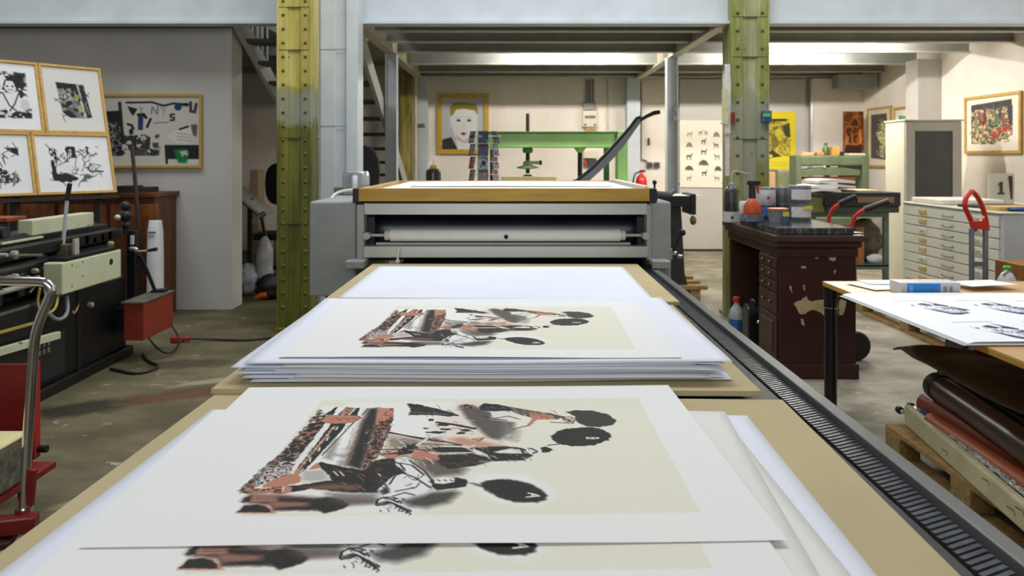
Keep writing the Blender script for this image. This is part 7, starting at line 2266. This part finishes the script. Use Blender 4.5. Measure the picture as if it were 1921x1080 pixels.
# sheet of small blue prints
BLU = (44, 62, 92)
WB, DB = 1.45, 1.04
bw, bh = 620, 440
c = Canvas(bw, bh, (238, 240, 244), None, 201)
for i in range(4):
    for j in range(2):
        ox = (0.17 + 0.30 * i) / WB * bw
        oy = (0.21 + 0.48 * j) / DB * bh
        sxx, syy = 0.175 / WB * bw, 0.33 / DB * bh
        c.T = lambda p: (ox + p[0] * sxx, oy + p[1] * syy)
        c.line([(-0.15, 0.03), (0.85, 0.0)], 2.4, (58, 62, 70))
        c.poly([(0.12, 0.5), (0.3, 0.66), (0.5, 0.84), (0.8, 0.86), (1.0, 0.9), (0.6, 1.02), (0.42, 1.0), (0.25, 0.8)], BLU, 1, wob=1.6)
        c.poly([(0.28, 0.26), (0.5, 0.2), (0.62, 0.34), (0.5, 0.4), (0.36, 0.36)], BLU, 1, wob=1.6)
        c.poly([(0.66, 0.06), (0.8, 0.22), (0.98, 0.4), (0.88, 0.48), (0.7, 0.4), (0.58, 0.36), (0.72, 0.3)], BLU, 1, wob=1.6)
        c.poly([(0.66, 0.56), (0.95, 0.48), (1.12, 0.6), (1.22, 0.72), (1.0, 0.76), (0.78, 0.7)], BLU, 1, wob=1.6)
        c.poly([(0.2, 0.3), (0.6, 0.4), (0.95, 0.6), (1.05, 0.9), (0.5, 0.9), (0.3, 0.6)], (170, 176, 188), 2, 0.7, ([(238, 240, 244), (160, 168, 184), BLU, (238, 240, 244)], 7), 1.0)
        c.oval((0.06, 0.36), 0.04, 0.04, BLU, 0.6)
        c.line([(-0.02, 0.26), (0.0, 0.42), (0.12, 0.5)], 1.0, (120, 126, 140))
c.T = lambda p: p
def blue_place(U, V):
    z = 0.0016 * (1 + np.sin(4.0 * U + 0.4))
    edge = np.clip((0.04 - U) / 0.04, 0, 1)
    return U, V, z - 0.006 * edge * edge
me = grid_mesh('blue_print_sheet', np.linspace(0, WB, bw), np.linspace(DB, 0, bh), blue_place, c.a, print_material())
o = bpy.data.objects.new('blue_print_sheet', me)
COL.objects.link(o)
o.location = (1.712, 2.90, TZ + 0.013)
o.rotation_euler = (0, 0, R(1.5))
tag(o, 'white sheet printed with rows of small blue pictures on the work table', 'print')
for k in range(3):
    sheet('white sheet under the blue prints, %s of three on the work table' % ('lowest', 'middle one', 'uppermost')[k], (1.712 + WB / 2 - 0.03 + 0.006 * k, 2.90 + DB / 2 + 0.02 - 0.007 * k), WB, DB, R(1.5), TZ + 0.001 + 0.003 * k, PAPER, 90, 0.0015, group='sheets under the blue prints')
# box and papers behind it
t = thing('small_carton', 'white carton with a blue printed side on the work table', 'box', (wx(1750, 4.05), 4.05, TZ))
bxa, bxb = wx(1690, 3.98), wx(1802, 3.98)
zba, zbb = TZ + 0.001, TZ + 0.062
MB().box(bxa, bxb, 3.98, 4.10, zba, zbb).build('carton_body', M('carton_glossy', (206, 206, 206), 0.45, 0, 0.06), t, bevel=0.003)
MB().box(wx(1703, 3.975), wx(1765, 3.975), 3.977, 3.981, zba + 0.002, zbb - 0.004).build('blue_panel', M('panel_blue', (28, 134, 222), 0.45, 0, 0.02), t)
for q in range(4):
    MB().box(wx(1706, 3.975), wx(1713, 3.975), 3.9755, 3.978, zba + 0.008 + q * 0.011, zba + 0.014 + q * 0.011).build('print_mark', M('mark_pale_blue', (150, 196, 230), 0.5), t)
MB().prism([(wx(1748, 3.97), zba + 0.02), (wx(1752, 3.97), zba + 0.04), (wx(1756, 3.97), zba + 0.02)], 'y', 3.9755, 3.978).build('print_mark', M('mark_slate', (90, 110, 140), 0.5), t)
for a, b in ((1772, 1778), (1784, 1789)):
    MB().box(wx(a, 3.97), wx(b, 3.97), 3.9765, 3.9805, zba + 0.016, zba + 0.042).build('print_mark', M('mark_grey2', (140, 140, 140), 0.5), t)
sheet('loose white paper left of the blue carton on the work table', (wx(1655, 4.25), 4.24), 0.30, 0.24, 0.25, TZ + 0.002, PAPER, 83, 0.006)
sheet('loose white paper behind the blue carton on the work table', (wx(1690, 4.33), 4.33), 0.42, 0.15, -0.03, TZ + 0.009, PAPER, 84, 0.004)
sheet('crumpled white paper right of the blue carton on the work table', (wx(1842, 4.2), 4.2), 0.28, 0.20, 0.15, TZ + 0.002, PAPER, 85, 0.022)
# green-capped bottle beyond the table
bxg, byg = wx(1889, 4.75), 4.75
t = thing('spray_flask', 'white flask with a bright green cap just beyond the work table', 'bottle', (bxg, byg, 0))
zg = wz(500, 4.75)
MB().lathe((bxg, byg, 0), [(0.05, 0), (0.05, zg - 0.16), (0.05, zg - 0.08), (0.03, zg - 0.04), (0.014, zg - 0.03), (0.014, zg - 0.02)], 20).build('body', TINW, t, smooth=40)
MB().lathe((bxg, byg, zg - 0.022), [(0.020, 0), (0.022, 0.004), (0.022, 0.022), (0.016, 0.026)], 16).build('cap', M('cap_green', (80, 196, 60), 0.4), t, smooth=40)
MB().bar((bxg - 0.01, byg - 0.02, zg - 0.02), (bxg - 0.04, byg - 0.02, zg - 0.045), 0.012, 0.01).build('spout', TINW, t)

# ---- pallet with rollers under the table
pallet('wooden pallet of print rollers at the lower right', 1.845, 2.645, 2.55, 3.82)
PZ = 0.145
sA, sB = Vector((1.945, 3.80, 0)), Vector((1.762, 2.35, 0))
sd0 = (sA - sB).normalized()
t = thing('cream_slab', 'long cream padded slab along the pallet edge', 'slab', (1.855, 3.1, PZ))
MB().bar(sA + Vector((0, 0, PZ + 0.052)), sB + Vector((0, 0, PZ + 0.052)), 0.036, 0.10).build('core', M('slab_cream', (204, 198, 156), 0.6, 0, 0.12, 7, 0.15, 30), t, bevel=0.010)
for f_, zz_ in ((0.3, 0.19), (0.55, 0.215), (0.68, 0.19), (0.72, 0.215)):
    q = sA + (sB - sA) * f_ + Vector((-0.0185, 0.002, zz_))
    MB().tube([q, q - sd0 * 0.05 + Vector((0, 0, 0.008)), q - sd0 * 0.06 - Vector((0, 0, 0.006))], 0.0015, 6).build('scuff', M('scuff_dark', (80, 70, 50), 0.7), t)
# bubble wrap bundle: counted as one soft thing
m = MB()
rg = random.Random(5)
n, k = 40, 10
for j in range(k + 1):
    for i in range(n + 1):
        f, g = i / n, j / k
        m.v.append((1.785 + 0.143 * f + (0.105 - 0.075 * f) * g, 2.35 + 1.25 * f, PZ + 0.025 + 0.085 * math.sin(math.pi * (0.4 + 0.5 * g)) + rg.uniform(-0.006, 0.006)))
for j in range(k):
    for i in range(n):
        a = j * (n + 1) + i
        m.f.append((a, a + 1, a + n + 2, a + n + 1)[::-1])
BUB = NT('bubble_wrap')
vv = BUB.n('ShaderNodeTexVoronoi')
vv.inputs['Scale'].default_value = 85
BUB.l(BUB.coord(), vv.inputs['Vector'])
BUB.base(BUB.mix(BUB.mask(BUB.noise(20, 3), 0.4, 0.7), (176, 172, 164), (206, 204, 198)))
BUB.bump(vv.outputs['Distance'], 1.0, 0.01)
BUB = BUB.fin(0.16, 0, 0.8)
o = m.build('bubble_wrap', BUB, None, smooth=180)
sd_ = o.modifiers.new('thick', 'SOLIDIFY')
sd_.thickness = 0.012
sd_.offset = -1
tag(o, 'strip of clear bubble wrap between the cream slab and the rollers', 'wrap')
def roller(label, p0, p1, r, mat, capmat=None, caplen=0.05, shaft=None, cap_r=1.05):
    p0, p1 = Vector(p0), Vector(p1)
    dd = (p1 - p0).normalized()
    t = thing('print_roller', label, 'roller', ((p0.x + p1.x) / 2, (p0.y + p1.y) / 2, min(p0.z, p1.z) - r), 0, 'rollers on the pallet')
    MB().cyl(p0, p1, r, n=28).build('sleeve', mat, t, bevel=0.006, smooth=40)
    if capmat:
        for e, s_ in ((p0, -1), (p1, 1)):
            MB().cyl(e - dd * 0.005 * s_, e + dd * caplen * s_, r * cap_r, n=28).build('end_cap', capmat, t, bevel=0.004, smooth=40)
    if shaft:
        q = p0 - dd * shaft
        sh = MB().cyl(p0, q, 0.011, n=12).build('shaft', CHROME, t, smooth=40)
        MB().cyl(q, q - dd * 0.02, 0.017, n=12).build('shaft_knob', BLACK, sh, smooth=40)
    return t
RB1 = M('rubber_orange', (166, 84, 46), 0.45, 0, 0.06, 6)
RB2 = M('rubber_red', (140, 60, 42), 0.45, 0, 0.06, 6)
RB3 = M('leather_brown', (60, 36, 28), 0.32, 0, 0.15, 6)
RB4 = M('leather_black', (28, 26, 26), 0.3, 0, 0.15, 6)
roller('orange brown rubber roller nearest the cream slab', (1.95, 3.588, 0.235), (1.9015, 2.37, 0.235), 0.042, RB1)
roller('reddish brown rubber roller second from the cream slab', (2.042, 3.814, 0.25), (2.022, 2.42, 0.25), 0.050, RB2)
roller('dark brown roller with a black end cap, third from the cream slab', (2.037, 3.665, 0.362), (1.885, 2.38, 0.362), 0.060, RB3, BLACK, 0.055, None, 1.10)
roller('black roller mostly hidden by the brown tarpaulin', (2.185, 3.82, 0.362), (2.075, 2.40, 0.362), 0.062, RB4, BLACK, 0.05, None, 1.06)
for k, (px, py, Y_, col, lab) in enumerate(((1690, 770, 3.88, CHROME, 'thin steel rod with a black knob, leftmost at the pallet end'), (1711, 763, 3.90, CHROME, 'thin steel rod with a black knob, second at the pallet end'), (1722, 764, 3.82, M('rod_pale', (200, 198, 190), 0.3, 0.4), 'pale rod wrapped in blue tape at the pallet end'))):
    p = P(px, py, Y_)
    t = thing('steel_rod', lab, 'rod', (p.x, p.y - 0.4, p.z - 0.02), 0, 'thin rods on the pallet')
    q = Vector((p.x - 0.02, p.y - 0.5, 0.225))
    MB().cyl(p, q, 0.010, n=10).build('rod', col, t, smooth=40)
    if k < 2:
        MB().cyl(p + Vector((0, 0.025, 0)), p, 0.019, n=14).build('knob', BLACK, t, bevel=0.003, smooth=40)
    else:
        MB().cyl(p + (q - p) * 0.10, p + (q - p) * 0.20, 0.0125, n=12).build('tape', M('tape_blue', (40, 80, 170), 0.4), t, smooth=40)
for yy, zz_, lab, col in ((3.02, 0.288, 'white packing label on the bubble wrap', (226, 224, 218)), (2.86, 0.288, 'yellowish packing label on the bubble wrap', (206, 190, 110))):
    tag(MB().obox((1.745 + 0.1144 * (yy - 2.35) + 0.10, yy, zz_ - 0.045), (0.022, 0.0, 0.0), (0, 0.035, 0), (0, 0, 0.0015)).build('packing_label', M('pl_%d' % col[2], col, 0.6), None), lab, 'label')
# box carrying the tarpaulin
tag(MB().box(2.34, 2.63, 2.5, 3.75, PZ, 0.40).build('carton', M('carton_dark', (86, 66, 44), 0.8, 0, 0.15, 6), None, bevel=0.006), 'long dark carton under the brown tarpaulin', 'carton')
m = MB()
n, k = 46, 26
for j in range(k + 1):
    for i in range(n + 1):
        f, g = i / n, j / k
        x = 2.03 + 0.78 * g
        y = 2.35 + 1.66 * f
        z = 0.452 + 0.030 * math.sin(3.1 * g + 0.6) + 0.014 * math.sin(9 * f + 4 * g) + 0.010 * math.sin(23 * f * (0.4 + g)) * g
        lip = max(0.0, (f - 0.86) / 0.14)
        z += 0.035 * lip * math.sin(3.1 * min(1, lip)) + 0.016 * lip * math.sin(40 * f)
        if g < 0.12:
            z -= 0.02 * (1 - g / 0.12)
        m.v.append((x + 0.02 * math.sin(6 * f) - 0.05 * lip * (1 - g), y - 0.30 * g * lip, z))
for j in range(k):
    for i in range(n):
        a = j * (n + 1) + i
        m.f.append((a, a + 1, a + n + 2, a + n + 1)[::-1])
o = m.build('tarpaulin', M('tarp_brown', (92, 71, 45), 0.6, 0, 0.2, 8, 0.25, 25), None, smooth=180)
sd_ = o.modifiers.new('thick', 'SOLIDIFY')
sd_.thickness = 0.008
tag(o, 'stiff dark brown tarpaulin folded over the rollers under the table', 'tarpaulin')
